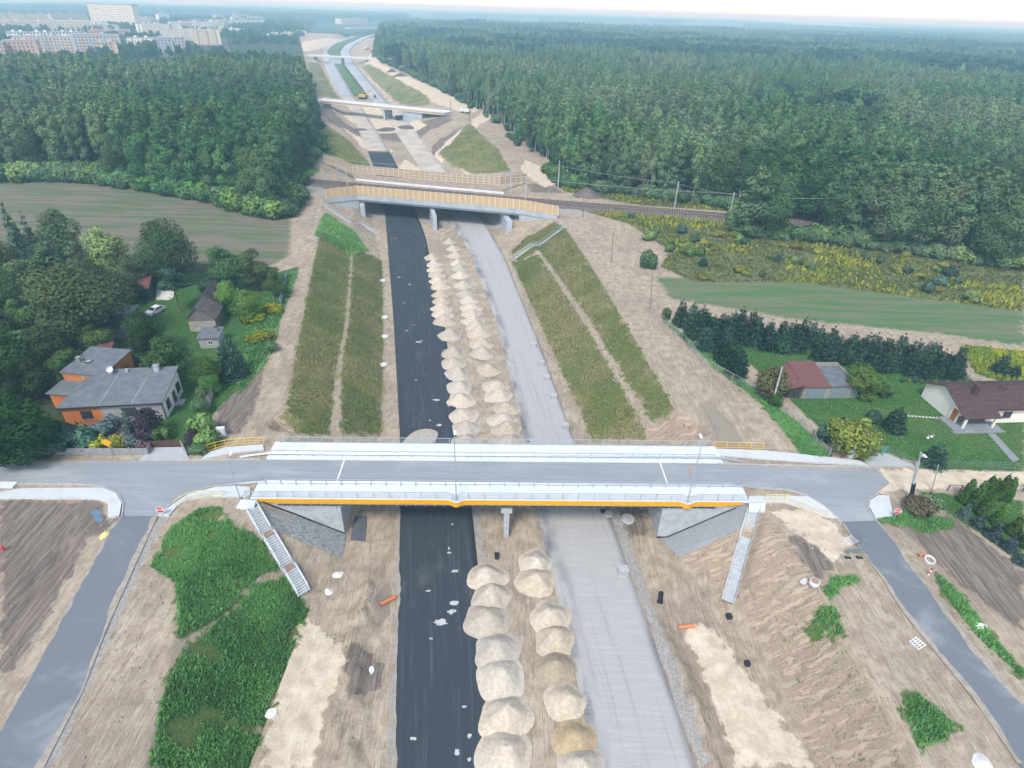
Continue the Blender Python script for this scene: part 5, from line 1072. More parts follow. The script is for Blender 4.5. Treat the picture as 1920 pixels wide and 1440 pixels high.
# scattered shrubs of the rough meadow
mp = [tuple(G(*p)[:2]) for p in [(1100, 400), (1200, 405), (1395, 425), (1920, 505), (1920, 580), (1500, 525), (1300, 525), (1250, 480)]]; k = 0; r_ = random.Random(9); q = np.array(mp)
while k < 62:
    a, b = r_.uniform(q[:, 0].min(), q[:, 0].max()), r_.uniform(q[:, 1].min(), q[:, 1].max())
    if not inpoly(q, np.array([a]), np.array([b]))[0] or fbm(np.array([a*.05]), np.array([b*.05]), 2, 8)[0] < .3: continue
    kd = r_.choice(('darkbush', 'bush', 'lightbush', 'goldclump', 'goldclump', 'youngpine')); s = r_.uniform(1.2, 3.0)
    lab = {'darkbush': 'dark shrub', 'bush': 'green shrub', 'lightbush': 'pale green shrub', 'goldclump': 'yellow goldenrod clump', 'youngpine': 'small dark pine'}[kd]
    plant({'goldclump': 'goldenrod_clump', 'youngpine': 'young_pine'}.get(kd, 'shrub'), kd, onG((a, b)), s*(.6 if kd == 'goldclump' else 1), s*1.5, lab+' in the rough meadow below the tree belt', 'shrub', 'shrubs of the rough meadow'); k += 1
# ---------------------------------------------------------------- sand heaps
def m_sand(name, a, b):
    g = NT(name); n = g.noise(g.coord('pos'), 2.2, 5, .7); n2 = g.noise(g.coord('pos'), .5, 3, .6)
    c = g.mix(g.ramp(n, .35, .68), a, b); oi = g.n('ShaderNodeObjectInfo'); hs = g.n('ShaderNodeHueSaturation'); g.l(c, hs.inputs['Color']); g.l(g.math('ADD', .82, g.math('MULTIPLY', oi.outputs['Random'], .28)), hs.inputs['Value']); g.l(g.math('ADD', .85, g.math('MULTIPLY', g.math('FRACT', g.math('MULTIPLY', oi.outputs['Random'], 5.7)), .5)), hs.inputs['Saturation'])
    return g.done(hs.outputs[0], .95, g.bump(n, .9, .12))
SAND = m_sand('heaped_pale_sand', (.43, .38, .31), (.56, .50, .42)); SANDY = m_sand('heaped_buff_sand', (.37, .30, .21), (.48, .40, .29))
def heap_mesh(seed):
    rr = np.random.default_rng(seed); nr, na = 18, 48; V = [(0, 0, 1.0)]; F = []
    ph = rr.uniform(0, 6.28, 5); am = rr.uniform(.01, .055, 5); ox, oy = rr.uniform(-.2, .2, 2); ex_ = rr.uniform(1.5, 2.0)
    for i in range(1, nr+1):
        t = i/nr
        for j in range(na):
            a = 2*math.pi*j/na; R = 1+sum(am[q]*math.sin((q+1)*a+ph[q]) for q in range(5))
            kk = .03+.05*(ex_-1.5); z = ((1+kk)**.5-(t*t+kk)**.5)/((1+kk)**.5-kk**.5); e_ = 1.0 if t < .93 else 1+2.6*(t-.93); x = math.cos(a)*R*t*e_; y = math.sin(a)*R*t*e_
            nz = .05*(fbm(np.array([x*3.1+seed]), np.array([y*3.1]), 3, seed)[0]-.45)*min(1, 4*(1-t))
            V.append((x+ox*(1-t), y+oy*(1-t), z+nz*3.0-(.03 if i == nr else 0)))
    for j in range(na): F.append((0, 1+j, 1+(j+1) % na))
    for i in range(nr-1):
        for j in range(na): a = 1+i*na+j; b = 1+i*na+(j+1) % na; F.append((a, a+na, b+na, b))
    m = MB(); m.add(V, F); return m.mesh('heap', (SAND,), True)
HM = [heap_mesh(s) for s in range(1, 12)]; HMY = []
for m in HM[:3]:
    c = m.copy(); c.materials.clear(); c.materials.append(SANDY); HMY.append(c)
ORD = ['first', 'second', 'third', 'fourth', 'fifth', 'sixth', 'seventh', 'eighth', 'ninth', 'tenth', 'eleventh', 'twelfth', 'thirteenth', 'fourteenth', 'fifteenth', 'sixteenth', 'seventeenth', 'eighteenth', 'nineteenth', 'twentieth', 'twenty-first', 'twenty-second', 'twenty-third', 'twenty-fourth', 'twenty-fifth']
def heaps(lst, rowname, grp, rev=False):
    for i, (a, b, rpx, *fl) in enumerate(lst):
        # b is the heap's middle in the picture: its height lifts it a little
        c = P(a, b+3, -6.9); dep = abs(np.dot(np.array([c.x, c.y, c.z-CAMH]), cF)); R = rpx/FPX*dep
        me = (HMY if fl else HM)[(i*5+int(a)) % (3 if fl else 11)]
        o = link('sand_heap', me, None, None, (c.x, c.y, -6.99), (0, 0, i*1.7), (R*random.uniform(.84, .97), R*random.uniform(.84, .97), R*random.uniform(.56, .76)))
        tag(o, f'pale sand heap, {ORD[i]} from the overpass {rowname}', 'sand heap', grp)
heaps([(912, 1081, 37), (922, 1116, 38), (913, 1160, 41), (930, 1216, 43), (937, 1268, 49), (947, 1342, 48), (943, 1412, 52)], 'beside the black carriageway, near side', 'near sand heaps by the black carriageway')
heaps([(1005, 1053, 33), (1006, 1086, 35), (1033, 1155, 37), (1040, 1195, 37), (1044, 1250, 36, 1), (1060, 1312, 37), (1079, 1385, 42, 1), (1093, 1436, 44)], 'beside the dusty carriageway, near side', 'near sand heaps by the dusty carriageway')
z5 = lambda l, s0, s1: [(480+X/3, 380+Y/3, s0+(s1-s0)*i/len(l)) for i, (X, Y) in enumerate(l)]
heaps(z5([(1185, 1335), (1180, 1262), (1165, 1190), (1150, 1100), (1140, 1030), (1130, 955), (1110, 895), (1110, 840), (1085, 738), (1060, 660), (1050, 622), (1040, 588), (1045, 545), (1040, 508), (1035, 465), (1020, 432), (1015, 398), (1005, 368), (1000, 338), (985, 300)], 27, 13), 'beside the black carriageway, far side', 'far sand heaps by the black carriageway')
heaps(z5([(1425, 1335), (1415, 1265), (1385, 1215), (1410, 1150), (1365, 1075), (1345, 1025), (1310, 930), (1275, 838), (1265, 782), (1250, 725), (1240, 688), (1225, 660), (1215, 615), (1210, 582), (1195, 542), (1180, 505), (1165, 455), (1150, 400), (1145, 362), (1135, 332), (1120, 290), (1110, 250), (1090, 212)], 27, 12), 'beside the dusty carriageway, far side', 'far sand heaps by the dusty carriageway')
o = link('sand_heap', HM[2], None, None, P(800, 838, -7)+Vector((-1.5, 1.5, 0)), (0, 0, 1), (4.0, 2.6, .22)); tag(o, 'low sand spill across the black carriageway edge just behind the overpass railing', 'sand heap')
# sand spilled on the black asphalt
SPILL = mat('spilled_white_sand', (.56, .56, .55), (.36, .37, .38), 4, .95, coord='pos'); sp_ = MB(); r_ = random.Random(3)
for X, Y, L_, W_ in ((842, 1036, 10, 3), (853, 1071, 16, 4), (803, 1108, 9, 3), (853, 1130, 20, 6), (846, 1147, 18, 6), (826, 1166, 30, 8), (808, 1197, 10, 2), (775, 1385, 14, 4), (857, 1410, 12, 8), (880, 1380, 10, 6), (880, 1424, 10, 5), (870, 1325, 10, 3), (818, 750, 16, 4), (824, 797, 12, 4), (785, 641, 14, 3), (768, 533, 8, 2), (758, 568, 6, 1.5), (790, 639, 8, 2), (780, 713, 6, 2), (806, 788, 6, 2), (763, 620, 7, 2), (741, 447, 6, 1.5), (842, 1028, 3, 5), (848, 983, 4, 4), (990, 828, 9, 2), (900, 864, 0, 0)):
    if not L_: continue
    c = P(X, Y, -6.974); s = np.linalg.norm(np.array(P(X+1, Y, -6.974))-np.array(c)); pts = []; an = r_.uniform(-.25, .35)
    for j in range(13):
        a = 6.283*j/13; ra = r_.uniform(.55, 1.15); x_ = math.cos(a)*L_*.5*s*ra; y_ = math.sin(a)*W_*.9*s*ra; pts.append((c.x+x_*math.cos(an)-y_*math.sin(an), c.y+x_*math.sin(an)+y_*math.cos(an), c.z+.004))
    sp_.add(pts, [tuple(range(13))])
o = sp_.build('spilled_sand', SPILL); tag(o, kind='stuff')

# ---------------------------------------------------------------- stones and clods on the bare ground
def clods(name, polys, dens, s0, s1, m, seed):
    r = np.random.default_rng(seed); base = np.array([(1, 0, 0), (-1, 0, 0), (0, 1, 0), (0, -1, 0), (0, 0, 1), (0, 0, -1)], float); tri = np.array([(0, 2, 4), (2, 1, 4), (1, 3, 4), (3, 0, 4), (2, 0, 5), (1, 2, 5), (3, 1, 5), (0, 3, 5)]); V = []; F = []; k = 0
    for poly in polys:
        q = np.array([tuple(G(*p)[:2]) for p in poly]); lo, hi = q.min(0), q.max(0); n = int((hi-lo).prod()*dens); a = r.uniform(lo[0], hi[0], n); b = r.uniform(lo[1], hi[1], n); ok = inpoly(q, a, b) & (fbm(a*.6, b*.6, 3, seed) > .42); a, b = a[ok], b[ok]; z = hz(a, b)
        sz = s0+(s1-s0)*r.random(len(a))**3
        for i in range(len(a)):
            v = base*sz[i]*r.uniform(.5, 1.2, (6, 3)); V.append(v+np.array([a[i], b[i], z[i]+sz[i]*.2])); F.append(tri+k*6); k += 1
    me = np_mesh(name, np.concatenate(V), np.concatenate(F).ravel(), 3, m); tag(link(name, me), kind='stuff')
CLOD = mat('earth_clod', (.40, .33, .26), (.25, .20, .155), 2, .95, coord='pos'); STONE = mat('pale_stone', (.52, .49, .44), (.38, .355, .32), 2, .9, coord='pos')
clods('rubble', [[(600, 1100), (735, 1000), (740, 1180), (725, 1440), (600, 1440), (640, 1250)], [(1160, 1000), (1240, 1100), (1330, 1300), (1400, 1440), (1320, 1440), (1230, 1200)], [(1440, 960), (1560, 980), (1690, 1150), (1850, 1440), (1700, 1440), (1520, 1120)], [(0, 940), (190, 940), (190, 1000), (0, 1300)], [(250, 1070), (320, 1000), (300, 1300), (200, 1440), (120, 1440)]], 3.0, .04, .17, CLOD, 5)
clods('stones', [[(715, 820), (745, 820), (735, 560), (722, 430), (712, 440), (718, 600)], [(1080, 820), (1110, 820), (1020, 600), (960, 480), (940, 480), (1000, 620)], [(625, 810), (640, 810), (655, 520), (645, 520)], [(620, 380), (690, 385), (700, 420), (690, 440)], [(885, 955), (1000, 955), (1030, 1100), (900, 1060)]], 1.6, .05, .22, STONE, 6)

# mud and dust tracked along the road edges
FILM = mat('tracked_dirt', (.38, .34, .285), (.29, .255, .21), 1.5, .95, coord='pos')
def film(px, z, wmax, seed, side):
    r = random.Random(seed); pts = resample([P(a, b, z) for a, b in px], .7); q = MB(); k = len(pts); w_ = wmax*.5; vs = []
    for i, p in enumerate(pts):
        d = (pts[min(i+1, k-1)]-pts[max(i-1, 0)]).normalized(); n = Vector((-d.y, d.x, 0))*side
        w_ = max(.03, min(wmax, w_+r.uniform(-.18, .18))); vs += [p-n*.15, p+n*w_*.5, p+n*w_]
    q.add([(v.x, v.y, z) for v in vs], [(3*i+j, 3*i+j+1, 3*i+j+4, 3*i+j+3) for i in range(k-1) for j in (0, 1)]); return q
fm = MB()
for px, z, w_, sd_, s in (([(228, 968), (202, 995), (183, 1037), (133, 1128), (60, 1266), (0, 1371)], Zr+.011, .5, 1, 1), ([(293, 968), (257, 1046), (197, 1179), (151, 1298), (78, 1440)], Zr+.011, .6, 2, -1), ([(1579, 980), (1611, 1024), (1657, 1086), (1693, 1145), (1826, 1307), (1911, 1431)], Zr+.011, .55, 3, 1), ([(1645, 977), (1689, 1030), (1729, 1089), (1770, 1140), (1826, 1213), (1920, 1320)], Zr+.011, .6, 4, -1),
                          ([(0, 866.5), (265, 862.5), (480, 862.5)], Zr+.005, .5, 5, -1), ([(1350, 869.5), (1520, 874), (1638, 876.5)], Zr+.005, .6, 6, -1), ([(750, 955), (745, 1180), (738, 1440)], -6.975, .35, 7, 1)):
    b = film(px, z, w_, sd_, s); fm.add(b.v, b.f)
tag(fm.build('tracked_dirt', FILM), kind='stuff')
# ---------------------------------------------------------------- houses
ORANGE = mat('orange_render', (.56, .20, .055), (.47, .16, .045), .8, .85, lo=.3, hi=.7); GREYR = mat('grey_render', (.36, .36, .36), (.29, .285, .28), .7, .9); WHITER = mat('white_render', (.74, .73, .69), (.68, .67, .63), .8, .85); CREAM = mat('cream_render', (.78, .76, .68), (.73, .70, .62), .6, .85)
FELT = mat('grey_roof_felt', (.155, .175, .19), (.115, .132, .145), .9, .9, bump=.15); DFELT = mat('dark_roof_felt', (.062, .062, .066), (.04, .04, .043), 1.2, .9); REDR = mat('red_sheet_roof', (.175, .078, .072), (.135, .062, .058), 1.5, .7); WOODW = mat('weathered_boards', (.20, .185, .165), (.12, .11, .10), 3, .9, stretch=(6, 6, .6)); PLAST = mat('old_plaster', (.40, .38, .34), (.30, .275, .24), 1.2, .9)
GLASS = mat('window_glass', (.035, .045, .055), (.05, .06, .07), 2, .12); FRAME = mat('brown_frame', (.10, .055, .035), (.08, .045, .03), 3, .6); WFRAME = mat('white_frame', (.70, .71, .71), (.64, .65, .65), 3, .6); DARKG = mat('dark_green_sheet', (.035, .07, .06), (.025, .05, .045), 2, .7); BRICK = mat('grey_block_wall', (.33, .31, .28), (.22, .205, .19), 3, .9); METAL = mat('bright_tin', (.55, .57, .58), (.45, .47, .48), 4, .4, .5)
class Frame:
    """a building's own axes: origin = front left corner on the ground, x along the front, y to the back"""
    def __init__(s, name, label, a, b, cat='house', rz=None):
        A = Vector(a); Bv = Vector(b); s.L = (Bv-A).length; s.t = thing(name, label, cat, (A.x, A.y, GZ), math.atan2(Bv.y-A.y, Bv.x-A.x))
    def box(s, name, x0, x1, y0, y1, z0, z1, m, parent=None): return MB().box(x0, x1, y0, y1, z0, z1).build(name, m, parent or s.t)
    def poly(s, name, m, vs, fs, parent=None): q = MB(); q.add(vs, fs); return q.build(name, m, parent or s.t)
    def roof(s, name, m, pts, th=.14, parent=None):        # a sloping sheet with thickness, pts ccw seen from above
        n = len(pts); vs = [(p[0], p[1], p[2]) for p in pts]+[(p[0], p[1], p[2]-th) for p in pts]
        return s.poly(name, m, vs, [tuple(range(n)), tuple(range(2*n-1, n-1, -1))]+[(i, n+i, n+(i+1) % n, (i+1) % n) for i in range(n)], parent)
    def window(s, x, z, w_, h, face='front', d=0.0, fm=FRAME, gm=GLASS, mull=1):
        """frame, glass and sill standing a little proud of the wall (face front: y=d, right: x=d, left: x=d)"""
        e = {'front': -1, 'right': 1, 'left': -1}[face]
        def bx(u0, u1, k0, k1, z0, z1):
            k0, k1 = sorted((d+e*k0, d+e*k1))
            return MB().box(u0, u1, k0, k1, z0, z1) if face == 'front' else MB().box(k0, k1, u0, u1, z0, z1)
        f = MB()
        for q in (bx(x, x+.08, -.02, .05, z, z+h), bx(x+w_-.08, x+w_, -.02, .05, z, z+h), bx(x+.08, x+w_-.08, -.02, .05, z, z+.08), bx(x+.08, x+w_-.08, -.02, .05, z+h-.08, z+h)): f.add(q.v, q.f)
        for k in range(mull): c = x+w_*(k+1)/(mull+1); q = bx(c-.03, c+.03, -.02, .048, z+.08, z+h-.08); f.add(q.v, q.f)
        o = f.build('window', fm, s.t); bx(x+.08, x+w_-.08, -.02, .02, z+.08, z+h-.08).build('pane', gm, o); bx(x-.08, x+w_+.08, 0, .12, z-.07, z-.005).build('sill', METAL, o); return o
    def door(s, x, z, w_, h, face, d, m, hm=METAL):
        e = {'front': -1, 'right': 1, 'left': -1}[face]; k0, k1 = sorted((d-e*.02, d+e*.05)); j0, j1 = sorted((d+e*.05, d+e*.1))
        o = (MB().box(x, x+w_, k0, k1, z, z+h) if face == 'front' else MB().box(k0, k1, x, x+w_, z, z+h)).build('door', m, s.t)
        (MB().box(x+w_*.82, x+w_*.9, j0, j1, z+h*.48, z+h*.52) if face == 'front' else MB().box(j0, j1, x+w_*.82, x+w_*.9, z+h*.48, z+h*.52)).build('handle', hm, o); return o
def chimney(fr, x, y, z0, z1, s=.45, m=BRICK, cap=METAL):
    o = fr.box('chimney', x-s/2, x+s/2, y-s/2, y+s/2, z0, z1, m); fr.box('chimney_cap', x-s*.65, x+s*.65, y-s*.65, y+s*.65, z1, z1+.1, cap, o); return o
# long house: eaves 3.3 m in front, high back edge 4.7 m, hip at the left end
a, b = P(104, 766, 3.1), P(305, 755, 3.1); h1 = Frame('farmhouse', 'long house with grey felt roof, half orange half grey front wall', (a.x, a.y, 0), (b.x, b.y, 0)); L = h1.L; D = 8.6; x0, x1 = .35, L-.35; xm = x0+(x1-x0)*.385
h1.box('wall', x0, xm, .35, .65, 0, 3.22, ORANGE)['label'] = 'orange rendered half of the front wall'; h1.box('wall', xm, x1, .352, .65, 0, 3.22, GREYR)['label'] = 'grey half of the front wall'
h1.poly('wall', WHITER, [(x1-.3, .66, 0), (x1, .66, 0), (x1, D-.3, 0), (x1-.3, D-.3, 0), (x1-.3, .66, 3.25), (x1, .66, 3.25), (x1, D-.3, 4.45), (x1-.3, D-.3, 4.45)], [(3, 2, 1, 0), (4, 5, 6, 7), (0, 1, 5, 4), (1, 2, 6, 5), (2, 3, 7, 6), (3, 0, 4, 7)])['label'] = 'white end wall'
h1.box('wall', x0, x1-.31, D-.6, D-.3, 0, 4.3, GREYR); h1.box('wall', x0, x0+.3, .66, D-.61, 0, 3.1, ORANGE)
rf = h1.roof('roof', FELT, [(0, 0, 3.35), (L, 0, 3.35), (L, D, 4.75), (4.2, D, 4.75), (3.6, D-.6, 4.7)], .16); h1.roof('roof', FELT, [(0, 0, 3.355), (3.55, D-.6, 4.705), (4.15, D, 4.755), (.8, D+.2, 3.6)], .16)
for xx in (L*.42, L*.73): q = MB(); q.bar((xx-.4, .05, 3.372), (xx+.1, D-.8, 4.662), .09, .02); q.build('felt_seam', METAL, rf)
h1.window(xm-4.2+1.2, .9, 1.6, 1.5, 'front', .35); h1.window(xm+3.0, .9, 1.9, 1.6, 'front', .35, FRAME, GLASS, 2); h1.window(x1-3.2, .9, 1.5, 1.5, 'front', .35)
h1.window(1.6, .9, 1.3, 1.6, 'right', x1); h1.door(4.3, 0.1, 1.1, 2.2, 'right', x1, FRAME); h1.window(6.2, 1.0, 1.4, 1.6, 'right', x1); h1.box('step', x1+.01, x1+1.3, 4.1, 5.5, 0, .3, CONC)
for xx, s in ((L*.345, .6), (L*.50, .35), (L*.80, .7)): chimney(h1, xx, D-.9, 4.4, 5.5 if s > .4 else 5.0, s, GREYC)
q = MB(); q.lathe([(.02, 0), (.3, .05), (.45, .16), (.5, .3)], 14); o = q.build('satellite_dish', LAMPM, h1.t, loc=(L*.345+.1, D-1.4, 5.5), rot=(math.radians(62), 0, .4))
q = MB(); q.tube((0, -.02, 3.2), (0, -.02, 0), .05, n=6); q.build('drainpipe', PIPE, h1.t, loc=(x1-.05, .28, 0)); MB().bar((0, -.06, 3.2), (L, -.06, 3.2), .14, .12).build('gutter', PIPE, h1.t)
# orange annexe behind
a, b = P(110, 697, 4.4), P(191, 704, 4.4); h2 = Frame('annexe', 'orange two-storey annexe with grey single-pitch roof and skylight', (a.x, a.y, 0), (b.x, b.y, 0)); L = h2.L; c = P(228, 654, 5.1); D = ((c.xy-b.xy).length)
h2.box('wall', .2, L-.2, .2, .5, 0, 4.38, ORANGE); h2.poly('wall', ORANGE, [(L-.5, .51, 0), (L-.2, .51, 0), (L-.2, D-.3, 0), (L-.5, D-.3, 0), (L-.5, .51, 4.3), (L-.2, .51, 4.3), (L-.2, D-.3, 4.95), (L-.5, D-.3, 4.95)], [(3, 2, 1, 0), (4, 5, 6, 7), (0, 1, 5, 4), (1, 2, 6, 5), (2, 3, 7, 6), (3, 0, 4, 7)]); h2.box('wall', .2, .5, .51, D-.3, 0, 4.3, ORANGE); h2.box('wall', .51, L-.51, D-.6, D-.3, 0, 4.9, ORANGE)
h2.roof('roof', FELT, [(0, 0, 4.5), (L, 0, 4.5), (L, D, 5.2), (0, D, 5.2)]); chimney(h2, 1.2, D*.42, 4.6, 5.6, .5, BRICK); o = h2.box('skylight', 2.2, 3.2, D*.38, D*.38+.9, 4.78, 4.95, FRAME); h2.box('pane', 2.3, 3.1, D*.38+.1, D*.38+.8, 4.951, 4.965, METAL, o)
h2.window(D*.45, 2.0, 1.2, 1.5, 'right', L-.2); h2.window(D*.18, 1.2, .9, 1.2, 'right', L-.2); MB().tube((L-.1, D*.38, 4.6), (L-.1, D*.38, 0), .06, n=6).build('drainpipe', PIPE, h2.t)
h2.box('lean_to', .1, 5.0, -3.2, .19, 0, 2.6, ORANGE); h2.roof('lean_to_roof', FELT, [(-.2, -3.5, 2.7), (5.2, -3.5, 2.7), (5.2, .18, 3.0), (-.2, .18, 3.0)])
# barn
a, b = P(356, 621, 0), P(408, 618.5, 0); hb_ = Frame('barn', 'old grey plank barn with dark felt gable roof on the lawn', a, b, 'barn'); L = hb_.L; D = 13.5; ze, zr = 2.9, 5.2
hb_.box('wall', .1, L-.1, .1, .4, 0, 2.2, PLAST)['label'] = 'whitewashed lower end wall'; hb_.poly('gable', WOODW, [(.1, .08, 2.2), (L-.1, .08, 2.2), (L-.1, .08, ze), (L*.42, .08, zr-.15), (.1, .08, ze), (.1, .3, 2.2), (L-.1, .3, 2.2), (L-.1, .3, ze), (L*.42, .3, zr-.15), (.1, .3, ze)], [(0, 1, 2, 3, 4), (9, 8, 7, 6, 5), (0, 5, 6, 1), (2, 7, 8, 3), (3, 8, 9, 4)])
for xx in (.1, L-.4): hb_.box('wall', xx, xx+.3, .41, D, 0, ze-.05, WOODW)
hb_.box('wall', .41, L-.41, D-.3, D, 0, ze, WOODW); PATCH = mat('tar_patched_roof', (.13, .115, .105), (.085, .075, .07), 1.0, .9)
hb_.roof('roof', DFELT, [(-.3, -.2, ze-.1), (L*.42, -.2, zr), (L*.42, D+.2, zr), (-.3, D+.2, ze-.1)]); hb_.roof('roof', PATCH, [(L*.42, -.2, zr), (L+.3, -.2, ze-.2), (L+.3, D*.42, ze-.2), (L*.42, D*.42, zr)])['label'] = 'brown patched roof half'; hb_.roof('roof', DFELT, [(L*.42, D*.42+.01, zr+.06), (L+.1, D*.42+.01, ze+.1), (L+.1, D+.2, ze+.1), (L*.42, D+.2, zr+.06)])
def shed(name, label, pa, pb, D, z0, z1, wm, rm, gable=None, ov=.25, ch=False):
    a, b = P(*pa, 0), P(*pb, 0); f = Frame(name, label, a, b, 'shed'); L = f.L
    f.box('wall', 0, L, 0, .2, 0, z0, wm); f.box('wall', 0, .2, .21, D, 0, z0, wm); f.box('wall', L-.2, L, .21, D, 0, z0, gable or wm); f.box('wall', .21, L-.21, D-.2, D, 0, z1-.02, wm)
    f.roof('roof', rm, [(-ov, -ov, z0+.12), (L+ov, -ov, z0+.12), (L+ov, D+ov, z1+.12), (-ov, D+ov, z1+.12)], .1)
    if ch: chimney(f, L*.82, D*.6, z1, z1+.9, .4, BRICK, PIPE)
    return f
f = shed('hut', 'small grey hut with flat roof and chimney behind the bright tree', (376, 652), (412, 650.5), 3.6, 2.1, 2.4, GREYR, FELT, None, .3, True); f.window(f.L*.45, .8, .9, .8, 'front', 0, WFRAME)
shed('green_shed', 'long green shed with pale flat roof near the white car', (204, 611), (258, 606), 3.2, 2.4, 2.6, DARKG, FELT); f = shed('dark_shed', 'low dark-roofed shed with white gable board before the green shed', (200, 632), (240, 631), 4.0, 2.0, 2.8, GREYR, DFELT, WHITER)
shed('red_shed', 'dark shed with red sheet roof beside the white concrete slab', (262, 563), (283, 561), 5.5, 2.6, 3.6, DARKG, REDR); shed('red_shed', 'low red-roofed lean-to behind the orange annexe', (188, 671), (214, 668), 3.0, 2.0, 2.4, WOODW, REDR)
slab('concrete_slab', [(292, 561), (293, 542), (327, 541), (325, 557), (318, 562)], GZ+.16, mat('mossy_white_slab', (.62, .60, .54), (.20, .19, .15), .9, .9, coord='pos', lo=.38, hi=.46))
# new house on the right
a, b = P(1803, 805, 0), P(1933, 802, 0); hr = Frame('bungalow', 'white bungalow with brown tiled roof and paved porch', a, b); L = hr.L+6; Dp = 9.6; ze, zr = 2.75, 4.9; yr = Dp*.5; xp = 5.4
TILE = NT('brown_roof_tiles'); tw = TILE.n('ShaderNodeTexWave'); tw.wave_type = 'BANDS'; tw.bands_direction = 'X'; tw.inputs['Scale'].default_value = 1.9; TILE.l(TILE.coord('obj'), tw.inputs['Vector']); tn = TILE.noise(TILE.coord('obj'), 1.5, 3, .6)
TILE = TILE.done(TILE.mix(TILE.ramp(tn, .3, .7), (.070, .040, .042), (.105, .062, .062)), .55, TILE.bump(tw.outputs['Fac'], .8, .06))
hr.box('wall', xp, L, 1.8, 2.1, 0, ze+.25, CREAM); hr.box('wall', 0, xp-.01, 3.4, 3.7, 0, ze, CREAM); hr.box('wall', L-.3, L, 2.11, Dp, 0, ze, CREAM); hr.box('wall', 0, L, Dp+.01, Dp+.3, 0, ze, CREAM)
hr.poly('gable', CREAM, [(0, 1.8, 0), (0, Dp, 0), (0, Dp, ze), (0, yr+.9, zr-.2), (0, 1.8, ze-.1), (.3, 1.8, 0), (.3, Dp, 0), (.3, Dp, ze), (.3, yr+.9, zr-.2), (.3, 1.8, ze-.1)], [(4, 3, 2, 1, 0), (5, 6, 7, 8, 9), (0, 5, 9, 4), (1, 2, 7, 6)])
yr += .9
rf = hr.roof('roof', TILE, [(-.6, -.2, ze-.35), (xp+.3, -.2, ze-.35), (xp+.3, 1.2, ze-.35+1.4/(yr+.2)*(zr-ze+.35)), (L+.6, 1.2, ze-.35+1.4/(yr+.2)*(zr-ze+.35)), (L+.6, yr, zr), (-.6, yr, zr)]); hr.roof('roof', TILE, [(-.6, yr+.01, zr), (L+.6, yr+.01, zr), (L+.6, Dp+.8, ze-.1), (-.6, Dp+.8, ze-.1)])
for k in range(7):      # tile courses stepping down the front slope
    t = (k+1)/8; y_ = -.2+(yr+.2)*t; z_ = ze-.35+(zr-ze+.35)*t
    MB().bar((-.6 if True else 0, y_, z_+.015), (xp+.3 if y_ < 1.2 else L+.6, y_, z_+.015), .05, .03).build('tile_course', TILE, rf)
MB().tube((-.6, yr, zr+.05), (L+.6, yr, zr+.05), .12, n=8).build('ridge', TILE, rf); chimney(hr, 3.4, yr-1.6, zr-1.0, zr+.9, .7, TILE, FRAME)
for k in range(3): MB().tube((8.4+k*.25, yr-.6-k*.25, zr-.5), (8.4+k*.25, yr-.6-k*.25, zr+.25), .09, n=8).build('vent_pipe', FRAME, hr.t)
hr.box('porch_slab', -1.6, xp+1.2, -.4, 3.38, 0, .32, mat('porch_paving', (.26, .28, .29), (.20, .215, .225), 2, .85)); hr.box('porch_step', -1.9, xp+1.5, -.9, -.41, 0, .16, mat('porch_paving', (.26, .28, .29)))
for xx in (.2, xp-.2): hr.box('porch_column', xx-.15, xx+.15, .05, .35, .32, ze-.42, CREAM)
hr.door(1.9, .33, 1.0, 2.05, 'left', 0, mat('oak_door', (.40, .17, .05), (.33, .14, .04), 3, .6)); hr.door(xp-2.4, .33, 1.1, 2.1, 'front', 3.4, mat('red_brown_door', (.20, .05, .03), (.16, .04, .025), 3, .6)); hr.window(xp+2.4, 1.0, 1.5, 1.2, 'front', 1.8)
MB().tube((L-.1, 1.7, ze), (L-.1, 1.7, 0), .06, n=6).build('drainpipe', FRAME, hr.t); MB().bar((xp+.3, 1.13, ze+.16), (L+.6, 1.13, ze+.16), .15, .13).build('gutter', FRAME, hr.t)
slab('garden_path', [(1848, 808), (1860, 806), (1912, 862), (1899, 866)], GZ+.07, mat('porch_paving', (.26, .28, .29)))
# garages
a, b = P(1502, 746, 0), P(1597, 744.5, 0); hg = Frame('garages', 'row of garages, half red sheet roof half flat felt roof', a, b, 'garage'); L = hg.L; D = 6.2; xm = L*.5; zt = 2.5
hg.box('wall', 0, L, 0, .25, 0, zt, BRICK); hg.box('wall', 0, .25, .26, D, 0, zt, BRICK); hg.box('wall', L-.25, L, .26, D, 0, zt, BRICK); hg.box('wall', 0, L, D+.01, D+.25, 0, zt+.9, BRICK)
hg.roof('red_roof', mat('red_sheet_roof', ()), [(-.25, -.35, zt+.1), (xm, -.35, zt+.1), (xm, D+.3, zt+1.2), (-.5, D+.3, zt+1.2)]); hg.roof('flat_roof', FELT, [(xm+.01, -.25, zt+.16), (L+.3, -.25, zt+.16), (L+.3, D+.3, zt+.3), (xm+.01, D+.3, zt+.3)], .25)
for s in ((xm+.02, L+.3, D+.02, D+.3), (L+.05, L+.3, -.25, D)): hg.box('parapet', *s, zt+.31, zt+.5, BRICK)
GD = mat('grey_blue_garage_door', (.20, .25, .27), (.16, .205, .22), 2, .7)
for x_, w_ in ((.5, 3.4), (xm+.35, 3.0), (xm+4.0, 1.4)): o = hg.box('garage_door', x_, x_+w_, -.05, .02, .05, 2.1, GD); hg.box('handle', x_+w_*.48, x_+w_*.52, -.1, -.051, 1.0, 1.1, PIPE, o)
